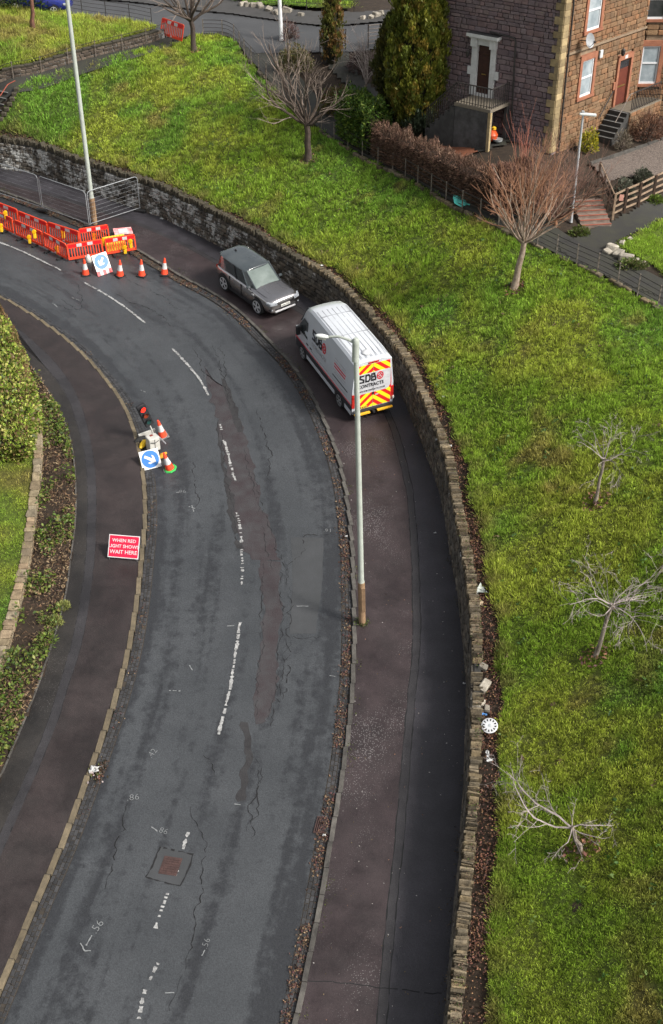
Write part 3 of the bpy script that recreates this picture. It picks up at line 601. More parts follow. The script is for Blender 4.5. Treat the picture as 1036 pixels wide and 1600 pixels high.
def grass_col(X, Y, dry=0.0, edge_=True):
    a = vnoise(X, Y, 3.4) * .6 + vnoise(X + 31, Y, 1.1) * .4; b = vnoise(X + 77, Y + 13, 2.3) * .55 + vnoise(X, Y + 50, .7) * .45; c = vnoise(X + 5, Y + 99, 5.0)
    C = G1 + (G4 - G1) * np.clip((.55 - c) * 3, 0, 1)[:, None]
    C = C + (G2 - C) * (np.clip((a - .46) * 4 + dry, 0, 1)[:, None])
    C = C + (G3 - C) * (np.clip((b - .66) * 4 + dry * .8, 0, .8)[:, None])
    if edge_:
        d = np.full(len(X), 1e9)
        for i in range(0, len(X), 20000):
            d[i:i + 20000] = np.sqrt(((X[i:i + 20000, None] - wsub[None, :, 0]) ** 2 + (Y[i:i + 20000, None] - wsub[None, :, 1]) ** 2).min(1))
        e = np.clip(1 - d / .9, 0, 1) * np.clip(vnoise(X, Y, .8) * 1.6 - .2, 0, 1); C = C + (STRAW * .8 - C) * (e * .75)[:, None]
    return C
m_gg = mat('grass_ground', (.34, .33, .28), .95, (.10, .10, .08), 7, vcol=True, bump=.7, coords='World')
m_gb = mat('grass_blades', (1, 1, 1), .6, (.85, .85, .85), 5, vcol=True, coords='World', spec=.25, leafy=.4)
grid_sheet('grass_bank', bank_poly, .2, m_gg, .0, .10, 'structure', lambda X, Y: grass_col(X, Y))
def blades(name, poly, n, L=.14, Wd=.03, per=18, dry=0.0, edge_=True, lift=0.0, spread=.11, parent=None):
    poly = np.asarray(poly)[:, :2]; x0, y0 = poly.min(0); x1, y1 = poly.max(0); CX = []; CY = []; tot = 0
    for _ in range(80):
        X = RNG.uniform(x0, x1, 40000); Y = RNG.uniform(y0, y1, 40000); k = in_poly(X, Y, poly); X = X[k]; Y = Y[k]
        z = T(X, Y); a, b, s = proj((X, Y, z)); ok = (a > -30) & (a < 1066) & (b > -30) & (b < 1640) & (RNG.random(len(X)) < (s / 55) ** 2)
        CX.append(X[ok]); CY.append(Y[ok]); tot += ok.sum()
        if tot > n: break
    CX = np.concatenate(CX)[:n]; CY = np.concatenate(CY)[:n]; m = len(CX)
    cs = RNG.uniform(.6, 1.35, m); cs *= .55 + .9 * vnoise(CX, CY, .9)
    _, _, S = proj((CX, CY, T(CX, CY))); zoom = (45 / S) ** .8
    ci = np.repeat(np.arange(m), per); N = len(ci); ox, oy = RNG.normal(0, 1, N), RNG.normal(0, 1, N); sp = spread * cs[ci] * zoom[ci]
    X = CX[ci] + ox * sp; Y = CY[ci] + oy * sp; Z = T(X, Y) + lift + .10 * (vnoise(X, Y, .45) - .5) * 1 + .08 * (vnoise(X, Y, 1.3) - .5)
    rr = np.sqrt(ox ** 2 + oy ** 2); up = np.exp(-rr ** 2 * .5)
    D = np.stack([ox * .55 + RNG.normal(0, .35, N), oy * .55 + RNG.normal(0, .35, N), .35 + .9 * up + RNG.uniform(0, .3, N)], 1); D /= np.linalg.norm(D, axis=1)[:, None]
    ln = L * cs[ci] * zoom[ci] * RNG.uniform(.6, 1.3, N) * (.5 + .6 * up); q = RNG.uniform(0, 6.28, N); wv = Wd * zoom[ci] * RNG.uniform(.6, 1.3, N)
    B = np.stack([X, Y, Z - .01], 1); sx = np.stack([np.cos(q), np.sin(q), 0 * q], 1) * wv[:, None] / 2
    V = np.stack([B - sx, B + sx, B + D * ln[:, None]], 1).reshape(-1, 3)
    c = grass_col(CX, CY, dry, edge_)[ci] * ((RNG.uniform(.55, 1.6, m))[ci] * RNG.uniform(.7, 1.35, N))[:, None]
    st = RNG.random(N) < .07 + .12 * dry; c[st] = c[st] * .4 + STRAW * .6
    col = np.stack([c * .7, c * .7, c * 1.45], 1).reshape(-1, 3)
    o = np_mesh(name, V, np.arange(N * 3).reshape(-1, 3), m_gb, parent, col=col); o['kind'] = 'stuff'; return o
blades('grass', bank_poly, 30000, L=.115, Wd=.036, per=25, spread=.068)
# tall tussocks of straw along the wall edge
e_poly = np.concatenate([W_GRASS[:, :2] + Wn[:, :2] * .02, (W_GRASS[:, :2] + Wn[:, :2] * .4)[::-1]])
blades('tussock_grass', e_poly, 1800, L=.2, Wd=.03, per=14, dry=.25, spread=.08)
# generic leaf scatter
def leaves(name, P, D, size, col, m, parent=None, asp=.5, off=None, kind=None, flat=.0):
    P = np.asarray(P, float); N = len(P); D = np.asarray(D, float); D = D / (np.linalg.norm(D, axis=1)[:, None] + 1e-9)
    sz = size * RNG.uniform(.6, 1.35, N); q = RNG.normal(0, 1, (N, 3)); S = np.cross(D, q); S /= np.linalg.norm(S, axis=1)[:, None] + 1e-9
    a = D * sz[:, None]; b = S * (sz * asp)[:, None] * .5; V = np.stack([P - a * .5, P + b, P + a * .5, P - b], 1).reshape(-1, 3)
    o = np_mesh(name, V, np.arange(N * 4).reshape(-1, 4), m, parent, col=np.repeat(col, 4, 0), off=off)
    if kind: o['kind'] = kind
    return o
m_leaf = mat('leaves', (1, 1, 1), .55, (.8, .8, .8), 8, vcol=True, coords='World', spec=.35, leafy=.3)
m_dead = mat('dead_leaves', (1, 1, 1), .85, (.7, .7, .7), 8, vcol=True, coords='World')
def pick(cols, n, v=.25): 
    c = np.array(cols)[RNG.integers(0, len(cols), n)]; return c * RNG.uniform(1 - v, 1 + v, (n, 1))
n = 5200; X = RNG.uniform(-25, 20, n); Y = RNG.uniform(16, 90, n); k = in_poly(X, Y, bank_poly) & (vnoise(X + 11, Y + 17, 2.6) * .7 + RNG.random(n) * .4 > .52); X, Y = X[k], Y[k]; n = len(X)
cx = np.repeat(X, 6) + RNG.normal(0, .07, n * 6); cy = np.repeat(Y, 6) + RNG.normal(0, .07, n * 6)
leaves('bank_weeds', np.stack([cx, cy, T(cx, cy) + .07 + RNG.uniform(0, .05, n * 6)], 1), RNG.normal(0, 1, (n * 6, 3)) * (1, 1, .35), .12, np.repeat(pick([(.06, .13, .022), (.08, .16, .03), (.045, .10, .02), (.14, .10, .05), (.10, .16, .03)], n, .2), 6, 0), m_leaf, asp=.6, kind='stuff')
# leaf litter in the trench behind the wall
def litter(name, A, B, n, size, cols, zf, h=.03, wgt=None):
    k = RNG.integers(0, len(A), n); t = RNG.random(n)
    P = A[k] * (1 - t[:, None]) + B[k] * t[:, None] + np.stack([RNG.normal(0, .06, n), RNG.normal(0, .12, n), 0 * t], 1)
    if wgt is not None:
        ok = RNG.random(n) < wgt(P[:, 0], P[:, 1]); P = P[ok]; n = len(P)
    P[:, 2] = zf(P[:, 0], P[:, 1]) + RNG.uniform(0, h, n)
    a, b, s = proj(P.T); ok = (a > -20) & (a < 1056) & (b > -10) & (b < 1620); P = P[ok]; n = len(P)
    D = np.stack([RNG.normal(0, 1, n), RNG.normal(0, 1, n), RNG.normal(0, .45, n)], 1)
    return leaves(name, P, D, size, pick(cols, n, .35), m_dead, asp=.6, kind='stuff')
BROWN = [(.16, .07, .045), (.24, .12, .065), (.19, .085, .065), (.085, .045, .03), (.22, .13, .065), (.11, .06, .05), (.05, .032, .022)]
litter('leaf_litter', W_BACK, W_GRASS, 26000, .068, BROWN, lambda x, y: T(x, y) - .03, .06, lambda x, y: np.clip(vnoise(x, y, 1.2) * 1.7, .15, 1))
RUST = [(.12, .062, .04), (.17, .105, .06), (.09, .042, .032), (.21, .15, .09), (.07, .05, .035), (.10, .045, .045)]
MG = [(.06, .08, .02), (.09, .10, .03), (.10, .06, .04), (.07, .045, .035), (.14, .09, .06)]
litter('wall_moss', W_TOP + Wn * .12, W_BACK + Wn * .02, 9000, .06, MG, lambda x, y: RZ(x, y) + WALLH + .03, .05, lambda x, y: np.clip(vnoise(x + 60, y, .8) * 3 - 1.3, 0, 1))
litter('gutter_leaves', KR - KRn * .03, KR - KRn * .36, 15000, .075, RUST, lambda x, y: RZ(x, y) + .03, .04, lambda x, y: np.clip(vnoise(x + 9, y, .9) * 2.8 - .85, 0.02, 1))
litter('gutter_leaves', KL - KLn * .03, KL - KLn * .34, 2500, .06, RUST, lambda x, y: RZ(x, y) + .03, .03, lambda x, y: np.clip(vnoise(x + 4, y + 8, 1.0) * 3 - 1.75, 0, 1))
MOSS = [(.07, .09, .02), (.10, .11, .025), (.05, .06, .02)]
litter('pavement_moss', KRi, KRi + KRn * .22, 2600, .05, MOSS, lambda x, y: RZ(x, y) + PZ + .01, .02, lambda x, y: np.clip(vnoise(x, y + 3, .8) * 3 - 1.6, 0, 1))
litter('pavement_moss', WB - Wn * .02, WB - Wn * .3, 4200, .05, [(.05, .06, .022), (.085, .06, .035), (.04, .035, .022), (.12, .085, .05)], lambda x, y: RZ(x, y) + PZ + .01, .02, lambda x, y: np.clip(vnoise(x, y + 40, .8) * 3 - 1.3, 0, 1))
# ================================================================== PATHS, LAWNS AND BEDS UP THE HILL
m_path = mat('dark_path', (.028, .027, .026), .7, (.038, .038, .028), 1.2, bump=.4, bscale=25, coords='World')
m_uproad = mat('upper_road_asphalt', (.058, .059, .061), .65, (.046, .047, .049), .6, bump=.3, bscale=20, coords='World')
Fc = smooth_curve(resample(FEN, ds=.4), 2); Fn, _ = side_normal(Fc)
if (Fn[len(Fn) // 2] * np.array([1, 1, 0])).sum() < 0: Fn = -Fn
strip('footpath', Fc + Fn * .12, Fc + Fn * 1.9, m_path, cols=5, zfn=lambda x, y: T(x, y) + .03, uv=False)
def sheetT(name, pts, res, m, lift, kind='structure', noise=0, vc=None): return grid_sheet(name, polyT(pts), res, m, lift, noise, kind, vc)
sheetT('footpath', [(868, 388), (905, 368), (957, 347), (1040, 312), (1044, 338), (1005, 360), (972, 374), (946, 392), (992, 420), (1040, 440), (1050, 470), (1000, 455), (940, 430)], .2, m_path, .055)
sheetT('garden_path', [(495, 78), (540, 78), (556, 110), (600, 152), (650, 182), (700, 168), (800, 212), (790, 228), (748, 238), (700, 208), (664, 200), (600, 178), (560, 150), (520, 112)], .25, m_path, .04)
sheetT('upper_road', [(-120, 10), (0, -6), (140, 0), (209, 6), (314, 20), (360, 24), (423, 33), (503, 43), (541, 42), (596, 37), (640, 34), (640, 70), (560, 82), (500, 82), (440, 84), (395, 84), (372, 62), (352, 52), (318, 53), (282, 60), (245, 50), (200, 38), (140, 30), (100, 22), (40, 14), (-120, 34)], .2, m_uproad, .05)
m_farpav = mat('far_pavement', (.052, .05, .049), .8, (.04, .039, .037), 1, coords='World')
sheetT('far_pavement', [(-120, -2), (0, -14), (140, 0), (209, 6), (314, 20), (360, 24), (423, 33), (503, 43), (541, 42), (596, 37), (640, 34), (640, 18), (560, 22), (470, 20), (370, 4), (300, -10), (140, -22)], .2, m_farpav, .15)
sheetT('mulch_bed', [(668, 200), (700, 213), (745, 238), (720, 250), (690, 236), (668, 216)], .15, mat('red_mulch', (.20, .07, .035), .9, (.11, .045, .025), 6, bump=.8, coords='World'), .06, noise=.06)
m_grav = mat('pebble_gravel', (.15, .12, .10), .85, (.05, .04, .035), 14, bump=1.0, bscale=16, coords='World', detail=3)
sheetT('gravel_bed', [(925, 259), (980, 240), (1050, 217), (1056, 262), (1000, 280), (946, 288)], .12, m_grav, .08, noise=.05)
gk = empty('garden_edging', onT(925, 258), 'pale stone edging along the back of the gravel bed below the front steps', 'edging')
_e = resample(polyT([(922, 259), (980, 240), (1050, 216)]), ds=.8)
pieces([((_e[i] + _e[i + 1]) / 2 + np.array([0, 0, .1]), (_e[i + 1] - _e[i]) * .49, unit(np.cross([0, 0, 1], _e[i + 1] - _e[i])) * .06, np.array([0, 0, .1]), gk) for i in range(len(_e) - 1)], 'edging_stone', m_kerb, 100, 'cut')
lawn_c = lambda X, Y: grass_col(X, Y, 0, False)
pl = [(968, 384), (986, 372), (1010, 358), (1050, 340), (1056, 440), (1030, 418), (1000, 404), (985, 396)]
sheetT('garden_lawn', pl, .2, m_gg, .06, noise=.06, vc=lawn_c); blades('grass', polyT(pl), 900, L=.11, lift=.06, edge_=False)
UP = [(-120, 60), (0, 18), (45, 14), (60, 20), (100, 28), (140, 33), (199, 40), (236, 47), (246, 50), (205, 64), (160, 76), (110, 88), (60, 102), (20, 112), (-20, 122), (-120, 150)]
sheetT('upper_lawn', UP, .3, m_gg, .30, noise=.08, vc=lambda X, Y: grass_col(X, Y, 1.1, False)); blades('grass', polyT(UP), 3000, L=.16, lift=.30, dry=1.1, edge_=False)
FL = [(330, -30), (345, 0), (400, 11), (473, 15), (553, 17.5), (546, 0), (540, -30)]
sheetT('far_lawn', FL, .3, m_gg, .22, noise=.06, vc=lawn_c); blades('grass', polyT(FL), 700, L=.13, lift=.22, edge_=False)
# far boundary wall and railings above the far pavement
m_iron = mat('black_iron', (.02, .02, .021), .5, (.035, .028, .024), 8, spec=.4); m_rail = mat('weathered_steel', (.20, .17, .145), .65, (.10, .08, .065), 5, spec=.4)
def railings(label, line, H, spacing, nr, mp, mr, cat='railing', rad=.016, dz=0.0, group=None, side=0.0, posts=None):
    C = line.copy(); root = empty('railing', C[0], label, cat, group); S = arclen(C)
    pts = posts if posts is not None else resample(C, n=max(2, int(S[-1] / spacing) + 1))
    for p in pts:
        b = MB().box(p[0] - rad * 1.3, p[0] + rad * 1.3, p[1] - rad * 1.3, p[1] + rad * 1.3, p[2] + dz - .25, p[2] + dz + H * 1.03); b.build('post', mp, root, world=True)
    for k in range(nr):
        h = H * (1 - k / nr * .92) - .03
        MB().tube([p + np.array([0, 0, dz + h]) for p in C], rad * (1.0 if k == 0 else .75), 5).build('rail', mr, root, world=True)
    return root
fp = Fc.copy(); fp[:, 2] = T(fp[:, 0], fp[:, 1])
railings('long low railing of thin pale posts between the grass bank and the dark footpath', fp, 1.0, 1.25, 4, m_rail, m_iron, rad=.02)
u = curveT([(20, 12), (60, 17), (100, 24), (140, 31), (199, 39), (238, 47)], .28)
railings('thin iron railing along the dry grass at the edge of the upper road', u, 1.05, 1.6, 4, m_iron, m_iron)
u = curveT([(330, -8), (360, 3), (400, 12), (473, 16), (553, 18.5)], .2); railings('dark railing in front of the far green lawn across the upper road', u, 1.0, 1.5, 4, m_iron, m_iron, rad=.02)
u = curveT([(500, 82), (520, 80), (540, 79)]); railings('short dark railing at the top of the garden path behind the bare shrub', u, 1.25, .6, 5, m_iron, m_iron, rad=.025)
u = curveT([(575, 76), (610, 73), (640, 70)]); railings('grey iron gate and railing left of the tall conifer by the upper road', u, 1.4, 1.3, 6, m_iron, m_rail, rad=.03)
# low stone wall with railing on the upper side of the top path
LW = curveT([(-60, 146), (0, 130), (40, 120), (110, 100), (160, 87), (195, 79), (240, 67), (258, 60)], 0)
Ln, _ = side_normal(LW); Ln *= np.sign(Ln[:, 1:2]); lw = empty('garden_wall', LW[len(LW) // 2], 'low dark stone wall below the dry yellow grass beside the top path', 'wall')
c = MB(); A = np.stack([LW, LW, LW + Ln * .3, LW + Ln * .3], 1); A[:, 1:3, 2] += .55; A[:, 0, 2] -= .2; A[:, 3, 2] -= .2; c.v = [tuple(p) for p in A.reshape(-1, 3)]
for i in range(len(LW) - 1):
    for j in range(3): c.f.append([i * 4 + j, i * 4 + j + 1, (i + 1) * 4 + j + 1, (i + 1) * 4 + j]); c.m.append(0)
c.build('wall_core', m_mort, lw, world=True); lst = []; S = arclen(LW)
m_lws = mat('brown_wall_stone', (.13, .10, .075), .9, (.07, .055, .045), 3, bump=.8, rnd=.35, coords='World')
def along(C, s): return np.array([np.interp(s, arclen(C), C[:, k]) for k in range(3)])
for r in range(3):
    s = 0
    while s < S[-1] - .6:
        L = random.uniform(.25, .55); p = along(LW, s + L / 2); t = unit(along(LW, s + L / 2 + .2) - along(LW, s + L / 2 - .1)); n_ = unit(np.cross([0, 0, 1], t)); n_ *= np.sign(n_[1])
        lst.append((p + np.array([0, 0, .1 + r * .2]) + n_ * .04, t * (L / 2 - .012), n_ * .08, np.array([0, 0, .09]), lw)); s += L
pieces(lst, 'wall_stone', m_lws, 130, 'stone', 'wall_stones'); lst = []; s = 0
while s < S[-1] - .6:
    L = random.uniform(.5, .8); p = along(LW, s + L / 2); t = unit(along(LW, s + L / 2 + .2) - along(LW, s + L / 2 - .1)); n_ = unit(np.cross([0, 0, 1], t)); n_ *= np.sign(n_[1])
    lst.append((p + np.array([0, 0, .62]) + n_ * .14, t * (L / 2 - .01), n_ * .19, np.array([0, 0, .05]), lw)); s += L
pieces(lst, 'coping_stone', m_cop, 60, 'cut', 'coping_stones')
railings('rusty railing in front of the low dark wall beside the top path', LW - Ln * .12, 1.0, 1.7, 3, m_rail, m_iron)
strip('top_path', LW - Ln * .05, LW - Ln * 1.3, m_path, cols=4, zfn=lambda x, y: T(x, y) + .08, uv=False)
m_step = mat('dark_step_stone', (.055, .053, .05), .85, (.035, .034, .032), 3, bump=.4, coords='World'); m_nose = mat('step_edge', (.16, .16, .155), .85, coords='World')
st = empty('stone_steps', onT(6, 185), 'dark stone steps down from the top path at the left edge of the grass bank', 'steps')
a0 = onT(1, 142); a1 = onT(-18, 190); dxy = (a1 - a0); dxy[2] = 0; Ls = np.linalg.norm(dxy); t = dxy / Ls; n_ = np.array([-t[1], t[0], 0]); nst = 6
for i in range(nst):
    z = a0[2] - (a0[2] - a1[2] + .3) * (i / nst) + .05; c = a0 + t * Ls * (i + .5) / nst; c[2] = z - .4
    MB().hexa(c, t * Ls / nst / 2, n_ * .8, (0, 0, .4)).build('step', m_step, st, world=True)
    MB().hexa(c + t * Ls / nst / 2 * .9 + np.array([0, 0, .41]), t * .05, n_ * .79, (0, 0, .012)).build('step_edge', m_nose, st, world=True)
MB().tube([onT(0, 150, 1.0), onT(12, 132, 1.0), onT(24, 126, 1.0)], .03, 6).build('handrail', mat('red_rail', (.35, .09, .06), .6), st, world=True)
lst = []
for p in resample(polyT([(26, 142), (18, 160), (8, 178), (2, 188)]), ds=.35): lst.append((p + np.array([0, 0, .08]), np.array([.16, 0, 0]), np.array([0, .16, 0]), np.array([0, 0, .12]), st))
pieces(lst, 'edge_stone', m_cop, 40, 'stone')
# edging stones below the footpath railing
fe = empty('path_edging', Fc[0], 'row of small pale edging stones along the foot of the footpath railing', 'edging'); LOC[fe.name] = np.array(Fc[0]); lst = []; s = 6; S = arclen(Fc)
while s < S[-1] - .5:
    L = random.uniform(.22, .6); p = along(Fc, s + L / 2); t = unit(along(Fc, s + L / 2 + .1) - along(Fc, s + L / 2 - .1)); n_ = unit(np.cross([0, 0, 1], t)); up = np.cross(t, n_); up *= np.sign(up[2])
    p[2] = T(p[0], p[1]) + random.uniform(.0, .06)
    if random.random() > .18: lst.append((p - n_ * random.uniform(.0, .12) * np.sign(n_ @ Fn[0]), t * (L / 2 - .02), n_ * random.uniform(.07, .14), up * .1, fe))
    s += L
pieces(lst, 'edging_stone', m_cop, 200, 'stone', 'edging_stones')
# ================================================================== TREES
def bark(name, c, c2): return mat(name, c, .85, c2, 6, bump=.5, coords='World')
m_bk1 = bark('dark_bark', (.075, .055, .042), (.04, .03, .025)); m_tw1 = bark('grey_brown_twigs', (.25, .20, .165), (.14, .105, .085))
m_bk2 = bark('pale_bark', (.30, .24, .19), (.17, .12, .085)); m_tw2 = bark('orange_twigs', (.30, .155, .085), (.20, .095, .055))
m_bk3 = bark('silver_bark', (.27, .23, .19), (.12, .095, .075)); m_tw3 = bark('pale_grey_twigs', (.36, .31, .295), (.20, .165, .15)); m_red = bark('red_brown_bark', (.17, .075, .05), (.09, .05, .035)); m_redt = bark('red_twigs', (.34, .12, .085), (.22, .09, .06))
def rotv(v, axis, a): return np.array(Matrix.Rotation(a, 3, Vector(axis)) @ Vector(v))
def grow(out, p, d, L, r, lev, up, wig, dens, rng, ang=(25, 55), rmin=.0045):
    n = max(3, int(L / .22)); pts = [p]; rad = [r]; step = L / n
    for i in range(n):
        d = unit(d + rng.normal(0, wig, 3) + np.array([0, 0, up * step])); p = p + d * step; pts.append(p); rad.append(max(rmin, r * (1 - .72 * (i + 1) / n)))
    out.append((pts, rad, lev))
    if lev <= 0: return
    k = max(2, int(L * dens))
    for j in range(k):
        f = rng.uniform(.22, .98); i = min(n - 1, int(f * n)); q = pts[i] + (pts[i + 1] - pts[i]) * rng.random(); dd = unit(pts[i + 1] - pts[i])
        ax = unit(np.cross(dd, rng.normal(0, 1, 3))); nd = rotv(dd, ax, R_(rng.uniform(*ang)))
        grow(out, q, nd, L * rng.uniform(.36, .66) * (1.1 - .4 * f), max(rmin, rad[i] * .46), lev - 1, up, wig, dens * 1.25, rng, ang, rmin)
def branches_mesh(segs):
    mb = MB()
    for pts, rad, lev in segs: mb.tube(pts, rad, 6 if rad[0] > .06 else (4 if rad[0] > .025 else 3), cap=False)
    return mb
def bare_tree(name, label, base, top, r0, limbs, mb_, mt_, seed, lev=2, up=.25, wig=.07, dens=1.5, ang=(22, 50), group=None, cat='tree', soil=True, tr=.8):
    rng = np.random.default_rng(seed); root = empty(name, base, label, cat, group); base = np.array(base); top = np.array(top)
    k = 5; mid = [base + (top - base) * f + rng.normal(0, .03, 3) * (0 < f < 1) for f in np.linspace(0, 1, k)]; mid[0][2] -= .1
    MB().tube(mid, [r0 * 1.35] + list(np.linspace(r0, r0 * tr, k - 1)), 9).build('trunk', mb_, root, world=True, smooth=True)
    segs = []
    for (dx, dy, dz, L, rf) in limbs: grow(segs, top - (top - base) * rng.uniform(0, .08), unit((dx, dy, dz)), L, r0 * rf, lev, up, wig, dens, rng, ang)
    big = [s for s in segs if s[2] == lev]; small = [s for s in segs if s[2] < lev]
    branches_mesh(big).build('branches', mb_ if r0 > .1 else mt_, root, world=True, smooth=True); branches_mesh(small).build('crown', mt_, root, world=True)
    if soil:
        n = 90; a = RNG.uniform(0, 6.28, n); r = np.sqrt(RNG.random(n)) * .5; P = np.stack([base[0] + r * np.cos(a), base[1] + r * np.sin(a), 0 * a], 1); P[:, 2] = T(P[:, 0], P[:, 1]) + .05 + RNG.uniform(0, .1, n)
        leaves('root_litter', P, RNG.normal(0, 1, (n, 3)) * (1, 1, .4), .14, pick(BROWN, n), m_dead, root, off=LOC[root.name], kind='stuff')
    return root
def fan(n, seed, tilt, L, rf, az0=0, az1=360, lean=(0, 0)):
    r = np.random.default_rng(seed); o = []
    for i in range(n):
        a = R_(az0 + (az1 - az0) * (i + r.uniform(-.3, .3)) / n); t = R_(r.uniform(*tilt)); o.append((math.sin(t) * math.cos(a) + lean[0], math.sin(t) * math.sin(a) + lean[1], math.cos(t), r.uniform(*L), r.uniform(*rf)))
    return o
def tp(px, py, base): return onY(px, py, base[1])
b = onT(482, 251); bare_tree('bare_tree', 'wide bare tree with a dark trunk and grey brown shoots beside the footpath railing', b, tp(479, 193, b), .19, fan(6, 3, (35, 75), (2.0, 3.4), (.26, .42)) + fan(4, 4, (5, 30), (2.4, 3.6), (.25, .36)) + [(-1, .2, .75, 4.6, .5), (-1, -.2, .45, 4.2, .45), (-.8, .5, .9, 4.4, .45), (-.9, 0, 1.2, 4.0, .4), (1, .2, .3, 2.6, .45), (1, .4, .9, 3.0, .4)], m_bk1, m_tw1, 5, lev=2, up=.3, wig=.11, dens=1.8)
b = onT(803, 452); bare_tree('bare_tree', 'bare tree with upright orange brown twigs in front of the dark stone house', b, tp(819, 378, b), .15, fan(11, 8, (28, 62), (2.2, 3.4), (.26, .44)) + fan(13, 9, (4, 34), (2.6, 4.3), (.24, .38)) + [(-1, .1, .7, 2.9, .45), (1, .2, .8, 3.0, .45), (-.9, -.4, .9, 2.8, .4)], m_bk2, m_tw2, 12, lev=2, up=.24, wig=.1, dens=2.0, ang=(14, 38))
b = onT(930, 785); bare_tree('young_tree', 'small bare tree with a slim straight pale trunk, below the orange twigged tree', b, tp(944, 716, b), .062, fan(9, 31, (25, 80), (1.1, 1.8), (.2, .34)) + [(.9, 0, .25, 2.0, .4)], m_bk3, m_tw3, 33, lev=3, up=.04, wig=.17, dens=2.6, ang=(25, 60))
b = onT(930, 1026); bare_tree('young_tree', 'young bare tree with pale twisting twigs in a ring of brown litter, middle right', b, tp(957, 944, b), .072, fan(13, 41, (40, 95), (1.2, 2.0), (.16, .3)) + [(-1, .2, .2, 1.9, .3), (1, .3, .7, 2.2, .36), (.3, -1, -.15, 1.9, .3), (.7, -.8, -.1, 1.9, .3), (1, -.2, .2, 2.1, .3)], m_bk3, m_tw3, 44, lev=3, up=-.02, wig=.17, dens=2.5, ang=(25, 65))
b = onT(907, 1330); bare_tree('young_tree', 'leaning young bare tree reaching towards the wall, nearest the bottom of the grass bank', b, tp(893, 1292, b), .07, [(-1, .55, .12, 2.4, .5), (-1, -.1, .05, 2.7, .5), (-.7, .9, .2, 1.1, .3), (-.3, -.9, .0, 1.2, .3), (.3, -.9, .0, 1.0, .3), (1, .15, .15, 1.2, .36), (.9, -.5, .05, 1.1, .3), (.5, .8, .2, .9, .3), (-.8, -.7, .1, 1.2, .3)], m_bk3, m_tw3, 57, lev=3, up=.03, wig=.2, dens=2.9, ang=(25, 65))
b = onT(303, 80); bare_tree('bare_tree', 'bare tree at the top of the grass bank beside the lone red barrier', b, tp(298, 32, b), .17, fan(8, 61, (30, 65), (2.4, 3.4), (.4, .6)) + fan(3, 62, (0, 20), (2.5, 3), (.5, .6)), m_bk1, m_tw1, 63, lev=2, up=.2, wig=.09, dens=1.7)
b = onT(52, 44, .3); bare_tree('bare_tree', 'tree with a thin red brown trunk on the dry yellow lawn near the blue car', b, tp(49, -4, b), .14, fan(5, 71, (20, 50), (2.5, 3.5), (.45, .6)), m_red, m_tw1, 72, lev=2, up=.3, dens=1.2)
b = onT(572, 140); bare_tree('bare_shrub', 'pale grey leafless shrub left of the tall dark conifer', b, b + np.array([0, 0, .35]), .09, fan(13, 81, (15, 62), (1.8, 3.0), (.35, .55)), m_tw1, bark('bleached_twigs', (.36, .31, .28), (.22, .18, .16)), 82, lev=2, up=.15, wig=.1, dens=2.3, cat='shrub', soil=False)
b = onT(868, 352); bare_tree('bare_shrub', 'dense tangled brown shrub around the foot of the lamp column at the house corner', b, b + np.array([0, 0, .3]), .07, fan(34, 85, (12, 64), (2.2, 3.4), (.3, .5)), m_tw2, bark('brown_twigs', (.19, .105, .075), (.12, .065, .05)), 86, lev=2, up=.3, wig=.09, dens=2.6, cat='shrub', soil=False)
b = onT(815, 300); bare_tree('bare_shrub', 'tall bare shrub with red stems in front of the dark gable corner', b, b + np.array([0, 0, .3]), .06, fan(11, 87, (3, 30), (1.8, 3.3), (.3, .45)), m_redt, m_redt, 88, lev=1, up=.4, wig=.05, dens=1.3, cat='shrub', soil=False, ang=(12, 30))
# small plants with a central point: stems plus leaves
def bush(name, label, c, rx, ry, h, n, size, cols, seed, asp=.5, cat='shrub', updir=.4, m=None, group=None, core=True, shape=2.0, twig=None):
    root = empty(name, c, label, cat, group); rng = np.random.default_rng(seed)
    d = rng.normal(0, 1, (n, 3)); d /= np.linalg.norm(d, axis=1)[:, None]; d[:, 2] = np.abs(d[:, 2]); rad = rng.uniform(.62, 1.0, n) * (.78 + .4 * vnoise(d[:, 0] * 3 + seed, d[:, 1] * 3 + d[:, 2] * 2, .8))
    P = np.array(c) + d * rad[:, None] * np.array([rx, ry, h]); D = d + np.array([0, 0, updir]) + rng.normal(0, .45, (n, 3))
    leaves('foliage', P, D, size, pick(cols, n, .3), m or m_leaf, root, asp, off=LOC[root.name])
    if core:
        b = MB(); k = 14
        for _ in range(k):
            e = rng.normal(0, 1, 3); e[2] = abs(e[2]) + .3; e = unit(e); b.tube([c, c + e * np.array([rx, ry, h]) * .5, c + e * np.array([rx, ry, h]) * .85], [.03, .02, .01], 4)
        b.build('stems', twig or m_bk1, root, world=True)
    return root
YG = [(.13, .14, .025), (.17, .16, .03), (.09, .11, .02), (.22, .17, .05)]; LAUR = [(.06, .12, .016), (.09, .155, .022), (.035, .075, .012), (.14, .19, .03)]
